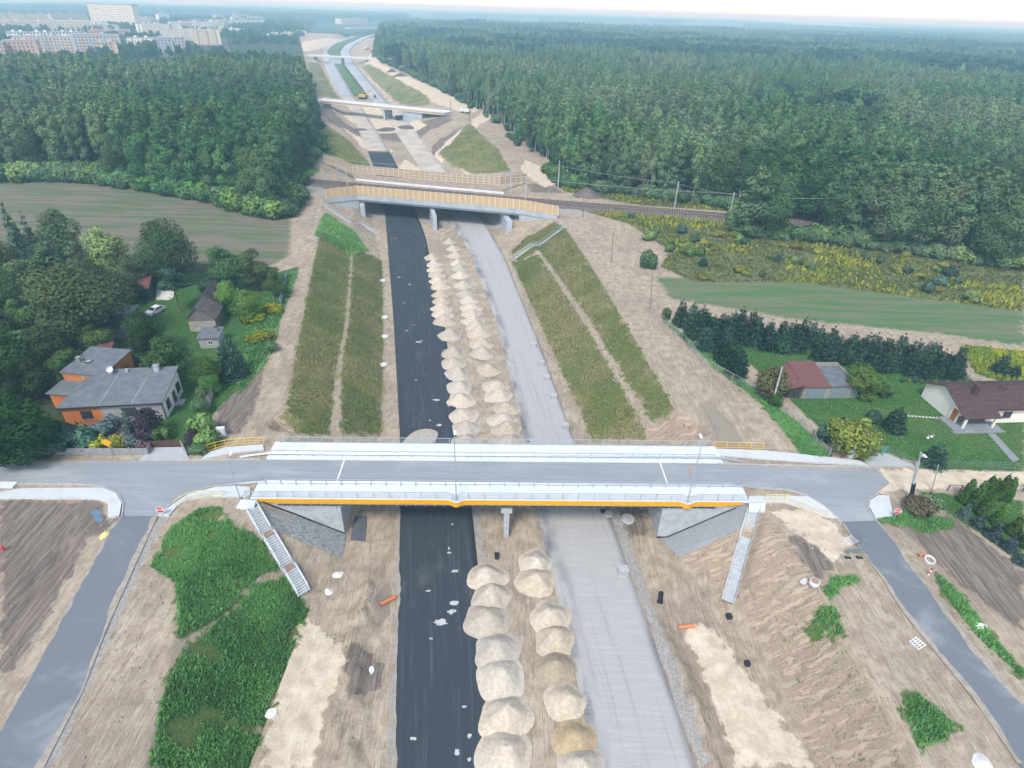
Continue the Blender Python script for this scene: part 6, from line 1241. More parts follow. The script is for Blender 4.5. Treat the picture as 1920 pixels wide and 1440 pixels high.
hg.box('lean_to', -2.6, -.3, .3, D-1, 0, 1.9, DFELT); hg.roof('lean_to_roof', mat('red_sheet_roof', ()), [(-3.0, 0, 1.9), (-.28, 0, 2.6), (-.28, D, 3.5), (-2.4, D, 2.2)])
# ---------------------------------------------------------------- white car
car = thing('car', 'small white car parked on the farmyard lawn', 'car', G(293, 587), math.radians(72)); WP = mat('white_car_paint', (.80, .81, .82), (.77, .78, .79), 2, .25); TYRE = mat('tyre_rubber', (.02, .02, .022), (.03, .03, .03), 4, .85)
prof = [(-1.95, .3), (-1.95, .75), (-1.75, .92), (-1.0, 1.0), (-.35, 1.42), (.9, 1.46), (1.6, 1.05), (1.9, .95), (1.95, .5), (1.95, .3)]
q = MB(); n = len(prof); q.add([(x, -.82 if z < 1.1 else -.62, z) for x, z in prof]+[(x, .82 if z < 1.1 else .62, z) for x, z in prof], [tuple(range(n-1, -1, -1)), tuple(range(n, 2*n))]+[(i, (i+1) % n, n+(i+1) % n, n+i) for i in range(n)]); q.build('body', WP, car)
MB().add([(-.98, -.7, 1.02), (-.98, .7, 1.02), (-.40, .58, 1.40), (-.40, -.58, 1.40)], [(0, 3, 2, 1), (0, 1, 2, 3)]).build('windscreen', GLASS, car, loc=(-.03, 0, .02)); MB().add([(1.58, -.7, 1.08), (1.58, .7, 1.08), (.95, .58, 1.44), (.95, -.58, 1.44)], [(0, 1, 2, 3)]).build('rear_window', GLASS, car, loc=(.03, 0, .02))
for s in (-1, 1):
    MB().add([(-.85, s*.80, 1.05), (1.4, s*.80, 1.08), (.9, s*.66, 1.38), (-.3, s*.66, 1.36)], [(0, 1, 2, 3)]).build('side_window', GLASS, car, loc=(0, s*.03, 0)); MB().box(-1.97, -1.9, s*.55-.18, s*.55+.18, .62, .78).build('headlight', METAL, car); MB().box(1.9, 1.98, s*.6-.12, s*.6+.12, .7, .95).build('tail_light', RED, car)
    for x_ in (-1.25, 1.2): o = MB().tube((x_, s*.66, .31), (x_, s*.86, .31), .31, n=14).build('wheel', TYRE, car); MB().tube((x_, s*.861, .31), (x_, s*.875, .31), .18, n=10).build('rim', METAL, o)
# ---------------------------------------------------------------- fences, gates, walls
def post_fence(name, lab, px, h, sp, pm, panel=None, mesh=False, top=True, group=None, z=None, rails=()):
    pts = [G(a, b) for a, b in px]; o = pts[0]; t = thing(name, lab, 'fence', o, 0, group)
    for a, b in zip(pts, pts[1:]):
        L = (b-a).length; k = max(1, round(L/sp)); d = (b-a)/k
        for i in range(k):
            p = a+d*i-o; MB().bar(p, p+Vector((0, 0, h)), .1 if not panel else .16, .1 if not panel else .16).build('post', pm, t)
            if panel: MB().bar(p+d*.03+Vector((0, 0, h*.46)), p+d*.97+Vector((0, 0, h*.46)), .07, h*.86).build('panel', panel, t)
        for r in rails: MB().bar(a-o+Vector((0, 0, r)), b-o+Vector((0, 0, r)), .05, .05).build('rail', pm, t)
        if mesh:
            q = MB(); dn = (b-a).normalized()
            for s in np.arange(0, L, .32): q.bar(a-o+dn*s+Vector((0, 0, .1)), a-o+dn*s+Vector((0, 0, h-.05)), .012, .012)
            for z_ in np.arange(.15, h, .35): q.bar(a-o+Vector((0, 0, z_)), b-o+Vector((0, 0, z_)), .012, .012)
            w = q.build('wire_mesh', STEEL, t); w['kind'] = 'stuff'
    MB().bar(pts[-1]-o, pts[-1]-o+Vector((0, 0, h)), .1, .1).build('post', pm, t)
    return t
FC = mat('grey_cast_fence', (.30, .31, .31), (.22, .225, .225), 3, .9, bump=.3)
post_fence('concrete_fence', 'grey cast concrete panel fence before the golden shrubs', [(-60, 851), (70, 852), (150, 853), (279, 853)], 1.35, 2.3, FC, FC); post_fence('concrete_fence', 'short concrete fence turning in at the gate post', [(279, 853), (285, 838)], 1.3, 1.6, FC, FC); post_fence('concrete_fence', 'short concrete fence right of the brown gate', [(342, 838), (352, 856)], 1.2, 1.6, FC, FC)
post_fence('garden_wall', 'pale panel wall between the garden hedge and the bare plot', [(392, 763), (400, 740), (410, 705)], 1.9, 2.2, FC, mat('pale_wall_panel', (.40, .39, .36), (.32, .31, .285), 2, .9))
post_fence('brown_gate', 'dark brown slatted double gate closing the farm drive', [(285, 839), (304, 838.5), (323, 838.2), (342, 838)], 1.35, 3.0, FRAME, mat('brown_gate_boards', (.10, .055, .045), (.075, .042, .035), 3, .7, stretch=(8, 8, .5)))
post_fence('blue_fence', 'blue-grey sheet fence panels beside the haul track', [(527, 572), (534, 545), (540, 520)], 1.9, 2.5, STEEL, mat('blue_grey_sheet', (.20, .26, .32), (.16, .21, .26), 2, .6))
post_fence('mesh_fence', 'galvanised mesh fence between haul track and pine garden', [(1241, 604), (1290, 650), (1318, 686), (1345, 700), (1400, 730), (1450, 758), (1500, 796), (1522, 820)], 1.6, 2.8, STEEL, None, True, rails=(1.55,)); post_fence('mesh_fence', 'kinked mesh fence end beside the dark bush', [(1522, 820), (1527, 835), (1553, 856), (1556, 848)], 1.5, 2.8, STEEL, None, True, rails=(1.45,))
post_fence('mesh_fence', 'green roadside mesh fence before the lawn', [(1716, 874), (1760, 876), (1840, 878), (1960, 882)], 1.3, 2.6, mat('green_post', (.12, .22, .19), (.1, .19, .16), 3, .6), None, True); post_fence('mesh_fence', 'mesh fence along the driveway kerb to the road corner', [(1663, 850), (1690, 862), (1714, 873)], 1.2, 2.4, mat('green_post', ()), None, True)
post_fence('turquoise_gate', 'turquoise sliding gate at the paved driveway', [(1609, 850), (1635, 849.5), (1661, 849)], 1.35, 3.0, mat('turquoise_paint', (.07, .26, .25), (.055, .22, .21), 3, .6), mat('turquoise_paint', ()), rails=(1.3,)); post_fence('iron_fence', 'black iron fence behind the thujas by the gravel road', [(1776, 920), (1800, 921)], 1.1, 1.2, PIPE, None, True, rails=(1.05,)); post_fence('iron_fence', 'black iron gate at the picture edge behind the thujas', [(1893, 921), (1940, 923)], 1.2, 1.4, PIPE, None, True, rails=(1.1,))
post_fence('mesh_fence', 'mesh fence with white kerb between lawn and goldenrod', [(1790, 690), (1815, 712), (1850, 732)], 1.2, 2.4, STEEL, None, True)
def tall_pole(name, lab, b, t_, r=.13, m=WOODP, group=None, extra=None):
    p = G(*b); q = PD(*t_, p.y); o = thing(name, lab, 'pole', p, 0, group); MB().tube((0, 0, -.3), (q.x-p.x, 0, q.z-p.z), r, r*.65, 8).build('pole', m, o); return o, q-p
o, q = tall_pole('concrete_pole', 'grey concrete pole at the mesh fence beside the garages', (1447, 760), (1467, 688), .17, CONC)
o, q = tall_pole('lamp_pole', 'double concrete pole with street lamp and cable boxes at the junction', (1707, 937), (1727, 848), .16, CONC)
MB().tube((.25, .3, -.3), (q.x+.1, .1, q.z*.8), .13, .09, 8).build('brace_pole', CONC, o); MB().tube((0, 0, 0), (q.x*.35, 0, q.z*.35), .28, .26, 10).build('cable_wrap', PIPE, o); MB().tube((q.x, 0, q.z-.1), (q.x-.2, -.9, q.z+.25), .04, n=6).build('lamp_arm', STEEL, o); MB().bar((q.x-.2, -.7, q.z+.22), (q.x-.28, -1.4, q.z+.3), .3, .14).build('lamp_head', LAMPM, o); MB().box(q.x+.05, q.x+.75, -.12, .12, q.z-.7, q.z-.55).build('insulator_bar', STEEL, o)
tall_pole('marker_pole', 'slim white-topped pole beside the wild bush at the gravel road', (1748, 918), (1760, 871), .09, METAL); tall_pole('wooden_pole', 'dark wooden pole on the haul yard above the pine garden', (1219, 580), (1224, 514), .12); tall_pole('wooden_pole', 'wooden pole on the haul yard near the slope railing posts', (1146, 491), (1150, 434), .12); tall_pole('wooden_pole', 'dark pole standing beside the railway right of the bridge', (1093, 408), (1095, 362), .14)
# utility boxes
for (a, b), lab in (((1596, 858), 'white utility cabinet beside the turquoise gate'), ((417, 818), 'white utility cabinet at the end of the hedge')):
    p = G(a, b); t = thing('utility_box', lab, 'cabinet', p, .15, 'white utility cabinets'); MB().box(-.55, .55, -.3, .3, .12, 1.5).build('body', WFRAME, t); MB().box(-.6, .6, -.35, .35, 1.505, 1.58).build('lid', WFRAME, t); MB().box(-.5, .5, -.26, .26, -.2, .12).build('plinth', CONC, t); MB().box(-.45, .45, -.335, -.302, .25, 1.4).build('door', LAMPM, t)
# ---------------------------------------------------------------- signs
SRED = mat('stop_red', (.52, .022, .045), (.48, .02, .04), 2, .45); SWHITE = mat('sign_white', (.82, .82, .82), (.79, .79, .79), 2, .45); SBACK = mat('sign_back_grey', (.25, .31, .36), (.20, .26, .30), 3, .5, .4)
def octa(r): return [(r*math.cos(math.pi/8+k*math.pi/4), r*math.sin(math.pi/8+k*math.pi/4)) for k in range(8)]
def stop_sign(px, c, lab, rz):
    p = P(*px, 0); q = PD(*c, p.y); t = thing('stop_sign', lab, 'sign', (p.x, p.y, HZ(p.x, p.y)-.1), rz, 'stop signs'); h = q.z-t.location.z
    MB().tube((0, .06, 0), (0, .06, h+.3), .035, n=8).build('post', STEEL, t)
    def plate(r, y0, y1): m = MB(); pts = octa(r); m.add([(x, y0, h+z) for x, z in pts]+[(x, y1, h+z) for x, z in pts], [tuple(range(8)), tuple(range(15, 7, -1))]+[(i, 8+i, 8+(i+1) % 8, (i+1) % 8) for i in range(8)]); return m
    b = plate(.52, -.01, .02).build('plate', SWHITE, t); plate(.465, -.016, -.0105).build('red_face', SRED, b)
    cu = bpy.data.curves.new('stop_lettering', 'FONT'); cu.body = 'STOP'; cu.size = .36; cu.align_x = 'CENTER'; cu.align_y = 'CENTER'; cu.extrude = .003; cu.offset = .008; cu.materials.append(SWHITE)
    lo = bpy.data.objects.new('lettering', cu); lm_ = bpy.data.meshes.new_from_object(lo); bpy.data.objects.remove(lo)
    if not lm_.materials: lm_.materials.append(SWHITE)
    link('lettering', lm_, None, b, (0, -.022, h), (math.pi/2, 0, 0))
stop_sign((304, 967), (302, 956), 'red stop sign facing the camera beside the pale yellow railing', .05); stop_sign((1677, 972), (1680, 959), 'red stop sign beside the pale paved island', -.05)
def disc_sign(px, discs, lab, rz, m=SBACK, post=None):
    p = G(*px); t = thing('road_sign', lab, 'sign', p, rz); zs = []
    for (cx, cy, rpx, kind) in discs:
        q = PD(cx, cy, p.y); dep = abs(np.dot(np.array(q)-np.array([0, 0, CAMH]), cF)); r = rpx/FPX*dep; zs.append(q.z-p.z+r); x_ = q.x-p.x
        if kind == 'o': MB().tube((x_*.2, -.03, q.z-p.z), (x_*.2, .0, q.z-p.z), r, n=18).build('disc', m, t)
        elif kind == 'd': MB().add([(0, -.05, q.z-p.z-r), (r, -.05, q.z-p.z), (0, -.05, q.z-p.z+r), (-r, -.05, q.z-p.z), (0, -.02, q.z-p.z-r), (r, -.02, q.z-p.z), (0, -.02, q.z-p.z+r), (-r, -.02, q.z-p.z)], [(0, 1, 2, 3), (7, 6, 5, 4), (0, 4, 5, 1), (1, 5, 6, 2), (2, 6, 7, 3), (3, 7, 4, 0)]).build('diamond', m, t)
        else: MB().box(-r, r, -.05, -.02, q.z-p.z-r*.4, q.z-p.z+r*.4).build('plate', m, t)
    MB().tube((0, .02, -.1), (0, .02, max(zs)), .035, n=8).build('post', STEEL, t)
disc_sign((1608, 1042), ((1615, 996, 8, 'o'), (1612, 1007, 8, 'o'), (1611, 1016, 6, 'r')), 'two grey disc signs seen from behind at the side road', .1)
disc_sign((193, 992), ((187, 962, 8, 'o'), (189, 974, 7, 'o')), 'blue-grey road sign seen from behind on the bare plot', .3, mat('blue_sign_back', (.12, .22, .36), (.16, .27, .40), 4, .5))
disc_sign((211, 856), ((206, 830, 9, 'd'),), 'orange-yellow diamond sign before the golden shrubs', .2, mat('amber_sign', (.75, .38, .03), (.68, .33, .02), 2, .5))
p = G(1605, 1040); t = thing('road_barrier', 'long grey barrier board on weighted feet closing the side road', 'barrier', G(1588, 1046)); o = Vector(t.location); e = G(1612, 1046)-o
MB().bar(Vector((-.3, 0, 1.35)), Vector((e.x+.35, e.y, 1.35)), .05, .5).build('board', SBACK, t)
for f in (0.05, .95): q = e*f; MB().bar(q, q+Vector((0, 0, 1.5)), .06, .06).build('leg', STEEL, t); MB().bar(q+Vector((-.35, 0, .06)), q+Vector((.35, 0, .06)), .35, .14).build('foot', PIPE, t)
# ---------------------------------------------------------------- site clutter
PVC = mat('orange_pvc', (.62, .22, .09), (.54, .19, .08), 2, .5); WRING = mat('white_concrete_ring', (.62, .63, .62), (.52, .53, .52), 3, .85)
def pipe(px0, px1, r, lab, m=PVC, hollow=True):
    a, b = G(*px0)+Vector((0, 0, r)), G(*px1)+Vector((0, 0, r)); t = thing('pipe', lab, 'pipe', a); d = b-a; MB().tube((0, 0, 0), d, r, n=12, cap=False).build('tube', m, t); dn = d.normalized()
    MB().tube(d-dn*.25, d+dn*.02, r*1.2, n=12, cap=False).build('socket', m, t); MB().tube(dn*.05, d-dn*.05, r*.88, n=12).build('dark_core', PIPE, t)  # capped black core stands in for the shade inside the open pipe
pipe((713, 1136), (741, 1121), .22, 'orange plastic pipe lying beside the black carriageway'); pipe((1272, 1178), (1302, 1175), .22, 'orange plastic pipe above the pale sand bench'); pipe((1721, 1043), (1731, 1040), .16, 'short orange pipe beside the white ring'); pipe((1239, 1114), (1237, 1132), .3, 'black culvert pipe end in the eroded verge', PIPE)
def ring(px, r, h, lab, m=WRING, lid=None, tilt=0):
    p = G(*px); t = thing('concrete_ring', lab, 'concrete ring', p); MB().lathe([(r*.8, 0), (r, 0), (r, h), (r*.8, h), (r*.8, 0)], 24).build('ring', m, t, True, rot=(tilt, 0, 0))
    if lid: MB().lathe([(0, h*.9), (r*.78, h*.9), (r*.78, h*1.05), (0, h*1.05)], 20).build('lid', lid, t)
ring((1525, 1097), .55, .75, 'white well ring with rusty rim on the bare slope', WRING, mat('rusty_lid', (.30, .16, .10), (.38, .30, .24), 5, .9)); ring((1742, 1051), .62, .32, 'white ring lying beside the dark field', WRING, None, .2); ring((1177, 976), .95, .5, 'large grey manhole ring under the overpass', KERB, KERB); ring((1140, 966), .65, .45, 'small grey manhole ring at the dusty carriageway', KERB, KERB)
for (a, b), lab in (((718, 527), 'farthest'), ((722, 596), 'second farthest'), ((722, 632), 'third farthest'), ((719, 685), 'nearest')): ring((a, b), .75, .3, 'pale drain cover beside the left slope, '+lab, WRING, WRING)
def block(px, lab, s=(1.0, .8, .7), m=KERB, name='concrete_block', cat='block', rz=.1, top=None):
    p = P(*px, -6.97) if top is None else G(*px); t = thing(name, lab, cat, p, rz, None); MB().box(-s[0]/2, s[0]/2, -s[1]/2, s[1]/2, 0, s[2]*.9).build('body', m, t); MB().box(-s[0]/2-.04, s[0]/2+.04, -s[1]/2-.04, s[1]/2+.04, s[2]*.9+.001, s[2]).build('cap', m, t)
for i, (a, b) in enumerate(((1167, 1075), (1060, 803), (1038, 747), (1025, 712), (1015, 684), (1000, 650))): block((a, b), 'grey concrete block on the dusty carriageway edge, '+('alone on the near side of the overpass' if i == 0 else ORD[i-1]+' beyond the overpass'), (1.25, 1.0, .95) if i == 0 else (1.1, .9, .9))
block((931, 1046), 'black barrel standing on the sand before the pier', (.5, .5, .8), PIPE, 'barrel', 'barrel'); block((1400, 1247), 'black box on the pale sand bench', (.5, .5, .55), PIPE, 'box', 'box', top=1); block((1366, 1158), 'dark drain box at the foot of the pale stairway', (.6, .6, .45), PIPE, 'drain_box', 'box', top=1); block((1130, 962), 'dark box beside the manhole rings', (.6, .5, .6), PIPE, 'box', 'box', top=1)
block((1507, 1092), 'white slab lying beside the well ring', (.9, .5, .25), WRING, 'slab', 'slab', .6, 1)
for (a, b), lab, s in (((1595, 1014), 'stack of white pallet frames beside the barrier board', 1.6), ((1720, 1207), 'white scrap boards at the side road edge', 1.3)):
    p = G(a, b); t = thing('pallet_stack', lab, 'pallets', p, .5)
    for k in range(5): MB().bar((-s*.5, -.5+k*.25, .12), (s*.5, -.5+k*.25, .12), .11, .05).build('slat', WFRAME, t)
    for k in (-1, 0, 1): MB().bar((k*s*.42, -.55, .04), (k*s*.42, .55, .04), .1, .08).build('bearer', WFRAME, t)
# loose bags, a bollard, a hydrant
def bag(px, lab, m, s=(.5, .35, .3)):
    p = G(*px); me = HM[1].copy(); me.materials.clear(); me.materials.append(m); o = link('bag', me, None, None, p, (0, 0, px[0]), s); tag(o, lab, 'bag')
WBAG = mat('white_bag', (.72, .72, .70), (.58, .58, .56), 4, .7)
bag((632, 1078), 'white sack lying on the weedy bank by the stairs', WBAG, (.7, .5, .4)); bag((615, 1108), 'white sack at the foot of the earth-landing stairs', WBAG, (.6, .45, .45)); bag((1838, 1174), 'white sack at the edge of the dark field', WBAG, (.7, .5, .4)); bag((508, 1337), 'scattered white plastic on the haul road', WBAG, (.45, .5, .06)); bag((694, 1258), 'white rag below the gravel strip', WBAG, (.35, .5, .08)); bag((198, 1003), 'yellow sack at the side road corner', mat('yellow_bag', (.75, .66, .25), (.65, .56, .2), 4, .7), (.5, .7, .4)); bag((1842, 1432), 'pale tarpaulin heap at the bottom edge', WBAG, (.9, .7, .4)); bag((773, 1000), 'white bag', WBAG, (.01, .01, .01)) if False else None
p = G(1741, 1078); t = thing('marker_post', 'small red and white marker post beside the side road', 'post', p)
for k in range(4): MB().tube((0, 0, k*.28), (0, 0, (k+1)*.28-.002), .09, n=8).build('band', SRED if k % 2 else SWHITE, t)
p = G(8, 1032); t = thing('hydrant', 'small red hydrant on the bare plot', 'hydrant', p); MB().tube((0, 0, 0), (0, 0, .7), .12, n=10).build('barrel', RED, t); MB().tube((-.22, 0, .5), (.22, 0, .5), .06, n=8).build('nozzle', RED, t); MB().lathe([(.14, .7), (.1, .82), (0, .86)], 10).build('bonnet', RED, t)
p = G(14, 911); t = thing('manhole_slab', 'pale concrete chamber slab beside the local road', 'slab', p); MB().box(-1.1, 1.1, -.5, .5, 0, .3).build('body', CONC2, t)
# haul-yard fence posts beside the right-hand slope
for i in range(10):
    t_ = i/9; p = G(1070+70*t_, 420+75*t_); t = thing('fence_post', 'pale temporary fence post on a foot, '+ORD[i]+' from the railway bridge', 'fence post', p, 0, 'temporary posts above the right slope'); MB().tube((0, 0, 0), (0, 0, 2.0), .06, n=6).build('post', STEEL, t); MB().box(-.35, .35, -.12, .12, -.05, .13).build('foot', WRING, t)
for i in range(8):
    t_ = i/7; p = G(603-16*t_, 374+74*t_); t = thing('fence_post', 'pale temporary fence post beside the left haul track, '+ORD[i]+' from the bridge', 'fence post', p, 0, 'temporary posts beside the left slope'); MB().tube((0, 0, 0), (0, 0, 2.0), .06, n=6).build('post', STEEL, t); MB().box(-.35, .35, -.12, .12, -.05, .13).build('foot', WRING, t)
# slope stairs near the railway bridge
def slope_rail(px, lab):
    pts = [G(a, b) for a, b in px]; o = pts[0]; t = thing('slope_stairs', lab, 'stairs', o)
    for a, b in zip(pts, pts[1:]):
        k = max(2, int((b-a).length/.8))
        for i in range(k): p = a.lerp(b, i/k)-o; MB().box(p.x-.5, p.x+.5, p.y-.3, p.y+.3, p.z-.2, p.z+.12).build('step', STEPM, t)
        for h in (1.0, .5):
            MB().tube(a-o+Vector((.55, -.2, h)), b-o+Vector((.55, -.2, h)), .04, n=6).build('handrail', STEEL, t); MB().tube(a-o+Vector((-.55, .2, h)), b-o+Vector((-.55, .2, h)), .04, n=6).build('handrail', STEEL, t)
slope_rail([(1057, 427), (1012, 460), (1001, 461), (962, 487)], 'pale stairs with railings down the right slope below the railway bridge'); slope_rail([(607, 385), (656, 417), (676, 418), (710, 440)], 'pale stairs with railings down the left slope below the railway bridge')
# ---------------------------------------------------------------- dark heaps and machines of the far works
HD = []
for m in HM[:3]:
    c = m.copy(); c.materials.clear(); c.materials.append(EARTHM); HD.append(c)
for i, ((a, b, r, h), lab) in enumerate((((850, 352, 3.4, 1.6), 'dark earth pile left of three before the far noise wall'), ((875, 348, 3.6, 2.0), 'dark earth pile in the middle of three before the far noise wall'), ((898, 348, 3.4, 1.5), 'dark earth pile right of three before the far noise wall'), ((1102, 366, 5, 3), 'brown earth pile at the corner of the large wood'), ((727, 243, 8, 1.4), 'long dark spoil bank under the unfinished overpass'), ((762, 240, 9, 1.5), 'dark spoil bank right of the pier'), ((676, 244, 6, 1.2), 'dark rubble bank beside the left slope'), ((750, 142, 7, 3), 'dark soil mound on the far haul road'), ((735, 134, 6, 3), 'green covered mound on the far haul road'))):
    p = P(a, b, -7 if 225 < b < 262 else 0); o = link('earth_pile', HD[i % 3], None, None, (p.x, p.y, HZ(p.x, p.y)-.1), (0, 0, i), (r, r*.8, h)); tag(o, lab, 'earth pile')
YM = mat('machine_yellow', (.62, .42, .08), (.54, .36, .07), 3, .5)
def digger(p, lab, s=1.0, rz=0):
    t = thing('excavator', lab, 'excavator', p, rz); t.scale = (s, s, s)
    for y_ in (-1.1, 1.1): MB().box(-2, 2, y_-.3, y_+.3, 0, .9).build('track', PIPE, t)
    MB().box(-1.9, 1.6, -1.3, 1.3, 1.0, 2.2).build('body', YM, t); c = MB().box(.1, 1.5, -1.25, -.2, 2.21, 3.3).build('cab', YM, t); MB().box(.2, 1.53, -1.28, -.3, 2.5, 3.1).build('cab_window', GLASS, c)
    MB().bar((1.4, .2, 1.8), (4.2, .2, 4.3), .4, .55).build('boom', YM, t); MB().bar((4.2, .2, 4.3), (6.2, .2, 1.8), .3, .4).build('stick', YM, t); MB().box(5.8, 6.8, -.4, .8, .9, 1.9).build('bucket', PIPE, t)
digger(P(676, 188, -6.9)+Vector((0, 8, 0)), 'yellow excavator working behind the unfinished overpass', 1.5, 0); 
def truck(p, lab, s, rz, m):
    t = thing('dump_truck', lab, 'truck', p, rz); t.scale = (s, s, s); MB().box(-3.4, 1.4, -1.2, 1.2, 1.0, 2.4).build('tipper', m, t); c = MB().box(1.6, 3.2, -1.15, 1.15, .7, 2.9).build('cab', mat('cab_white', (.7, .7, .7), (.65, .65, .65)), t); MB().box(2.8, 3.22, -1.0, 1.0, 1.8, 2.6).build('windscreen', GLASS, c)
    for x_ in (-2.6, -1.4, 2.3):
        for y_ in (-1.05, 1.05): MB().tube((x_, y_-.18, .5), (x_, y_+.18, .5), .5, n=12).build('wheel', TYRE, t)
truck(P(754, 226, -7), 'dark dump truck under the unfinished overpass', 1.2, .3, DARKG); truck(P(873, 212, 0), 'white dump truck on the haul road by the large wood', 1.0, 2.6, WFRAME); truck(P(688, 93, 0), 'pale truck on the far haul road', 1.3, 1.2, WFRAME)
tall_pole('wooden_pole', 'dark pole on the haul road beside the unfinished overpass', (880, 228), (880, 202), .2); tall_pole('wooden_pole', 'dark pole at the end of the unfinished overpass', (845, 212), (845, 188), .2)
# ---------------------------------------------------------------- town
TW = {'cream': (.78, .73, .60), 'white': (.84, .84, .82), 'pink': (.56, .40, .36), 'orange': (.62, .36, .20), 'grey': (.46, .48, .50), 'blue': (.34, .44, .55), 'beige': (.58, .52, .44)}
TM = {k: mat('town_'+k, v, tuple(q*.92 for q in v), .1, .85) for k, v in TW.items()}; TROOF = mat('town_roof', (.42, .43, .44), (.34, .35, .36), .1, .9); TWIN = mat('town_window', (.10, .12, .15), (.14, .16, .19), .3, .3)
def block_flats(x0, x1, yb, h, depth, col, acc, lab, rz=0):
    a, b = P(x0, yb, 0), P(x1, yb, 0); L = (b-a).length; t = thing('apartment_block', lab, 'building', (a.x, a.y, GZ), math.atan2(b.y-a.y, b.x-a.x)+rz, 'apartment blocks of the town')
    MB().box(0, L, 0, depth, 0, h).build('wall', TM[col], t); r = MB().box(-.3, L+.3, -.3, depth+.3, h+.01, h+.7).build('roof', TROOF, t)
    for s in (.25, .6): MB().box(L*s, L*s+3, depth*.3, depth*.7, h+.71, h+2.4).build('roof_hut', TM[col], r)
    for xx in ((0, L) if acc else ()): MB().box(xx-.08, xx+.08, .3, depth-.3, 0.2, h-.2).build('gable_panel', TM[acc], t)
    if acc:
        for s in (.15, .5, .82): MB().box(L*s, L*s+L*.06, -.12, 0.1, .2, h-.3).build('stair_strip', TM[acc], t)
    q = MB(); st = 3.0; n = int(h/st); m = int(L/3.6)
    for i in range(n):
        for j in range(m): x_ = 1.0+j*3.6; q.box(x_, x_+1.7, -.16, -.02, i*st+1.0, i*st+2.5)
    for i in range(n):
        for j in range(int(depth/4)): y_ = 1.5+j*4; q.box(L+.02, L+.16, y_, y_+1.6, i*st+1.0, i*st+2.5)
    o = q.build('windows', TWIN, t); o['kind'] = 'stuff'
for a in ((-60, 16, 112, 15, 12, 'pink', 'orange', 'pink apartment block cut by the picture edge'), (16, 78, 110, 16, 12, 'pink', 'orange', 'pink apartment block with orange strips at the front of the town'), (34, 146, 99, 16, 11, 'beige', None, 'long beige apartment block behind the pink one'),
          (20, 60, 86, 15, 14, 'white', 'blue', 'leftmost of three white modern blocks'), (63, 107, 86, 15, 14, 'white', 'blue', 'middle of three white modern blocks'), (111, 156, 85, 15, 14, 'white', 'blue', 'rightmost of three white modern blocks'),
          (146, 232, 101, 19, 12, 'grey', 'orange', 'grey block with orange gable in the middle of the town front'), (182, 226, 110, 15, 12, 'beige', 'orange', 'beige block with orange strips before the grey one'), (243, 300, 96, 14, 13, 'white', 'orange', 'pale block with orange patches and light roof'), (301, 330, 108, 19, 12, 'blue', 'orange', 'blue and orange block with a tall gable'), (332, 352, 104, 18, 12, 'grey', 'orange', 'narrow grey block with red balconies'),
          (170, 194, 76, 13, 12, 'orange', None, 'small orange block behind the grey roofs'), (196, 248, 74, 13, 12, 'pink', 'beige', 'pinkish block behind the small orange one'), (80, 178, 62, 20, 12, 'cream', None, 'long cream block behind the white modern ones'), (4, 100, 52, 24, 12, 'cream', 'beige', 'long cream block at the back left of the town'), (100, 168, 47, 22, 12, 'beige', None, 'beige block at the back of the town beside the tower block'),
          (182, 204, 60, 16, 12, 'white', None, 'small white block below the tower block'), (270, 322, 66, 17, 12, 'cream', None, 'cream block right of the tower block'), (300, 372, 76, 16, 12, 'cream', 'white', 'long cream block before the pale rows'), (366, 416, 84, 19, 12, 'cream', 'orange', 'cream block with an orange end beside the park trees'), (322, 400, 58, 16, 12, 'white', None, 'white row at the back right of the town'), (400, 498, 50, 15, 12, 'white', None, 'long white row at the far right of the town'), (340, 430, 52, 13, 12, 'beige', None, 'beige row behind the white one'), (400, 460, 66, 11, 11, 'white', None, 'low white row beside the park'), (505, 530, 72, 7, 9, 'white', None, 'white villa among trees near the expressway'), (532, 552, 70, 7, 9, 'cream', None, 'cream villa among trees near the expressway'), (555, 575, 66, 7, 9, 'white', None, 'small white house nearest the expressway'),
          (120, 165, 22, 14, 20, 'orange', None, 'reddish hall far behind the town'), (478, 500, 21, 14, 30, 'white', None, 'white factory hall far on the plain'), (640, 690, 45, 14, 30, 'beige', None, 'pale hall far behind the expressway'), (1225, 1260, 39, 12, 40, 'white', None, 'white hall far beyond the large wood')):
    block_flats(*a)
rt = random.Random(4)
for i in range(26):
    xb = rt.uniform(-20, 470); yb_ = rt.uniform(36, 64); block_flats(xb, xb+rt.uniform(22, 60)*(yb_/60), yb_, rt.choice((12, 14, 16, 19)), 12, rt.choice(('cream', 'white', 'beige', 'white')), rt.choice((None, None, 'orange')), 'pale apartment block in the crowded back rows of the town')
a, b = P(176, 52, 0), P(258, 56, 0); t = thing('tower_block', 'wide pale high-rise slab towering over the town', 'building', (a.x, a.y, GZ), math.atan2(b.y-a.y, b.x-a.x)); L = (b-a).length; h = PD(215, 9, a.y).z; wl = MB().box(0, L, 0, 14, 0, h).build('wall', TM['cream'], t)
for k in range(7): MB().box(L*k/6-1, L*k/6+1, -.5, 0.02, 0, h).build('pilaster', TM['beige'], t)
q = MB()
for i in range(int(h/3)):
    for j in range(int(L/4)): q.box(1.5+j*4, 3.6+j*4, -.25, -.02, i*3+1, i*3+2.3)
o = q.build('windows', TWIN, t); o['kind'] = 'stuff'; MB().box(-1, L+1, -1, 15, h+.01, h+2).build('roof', TROOF, t)
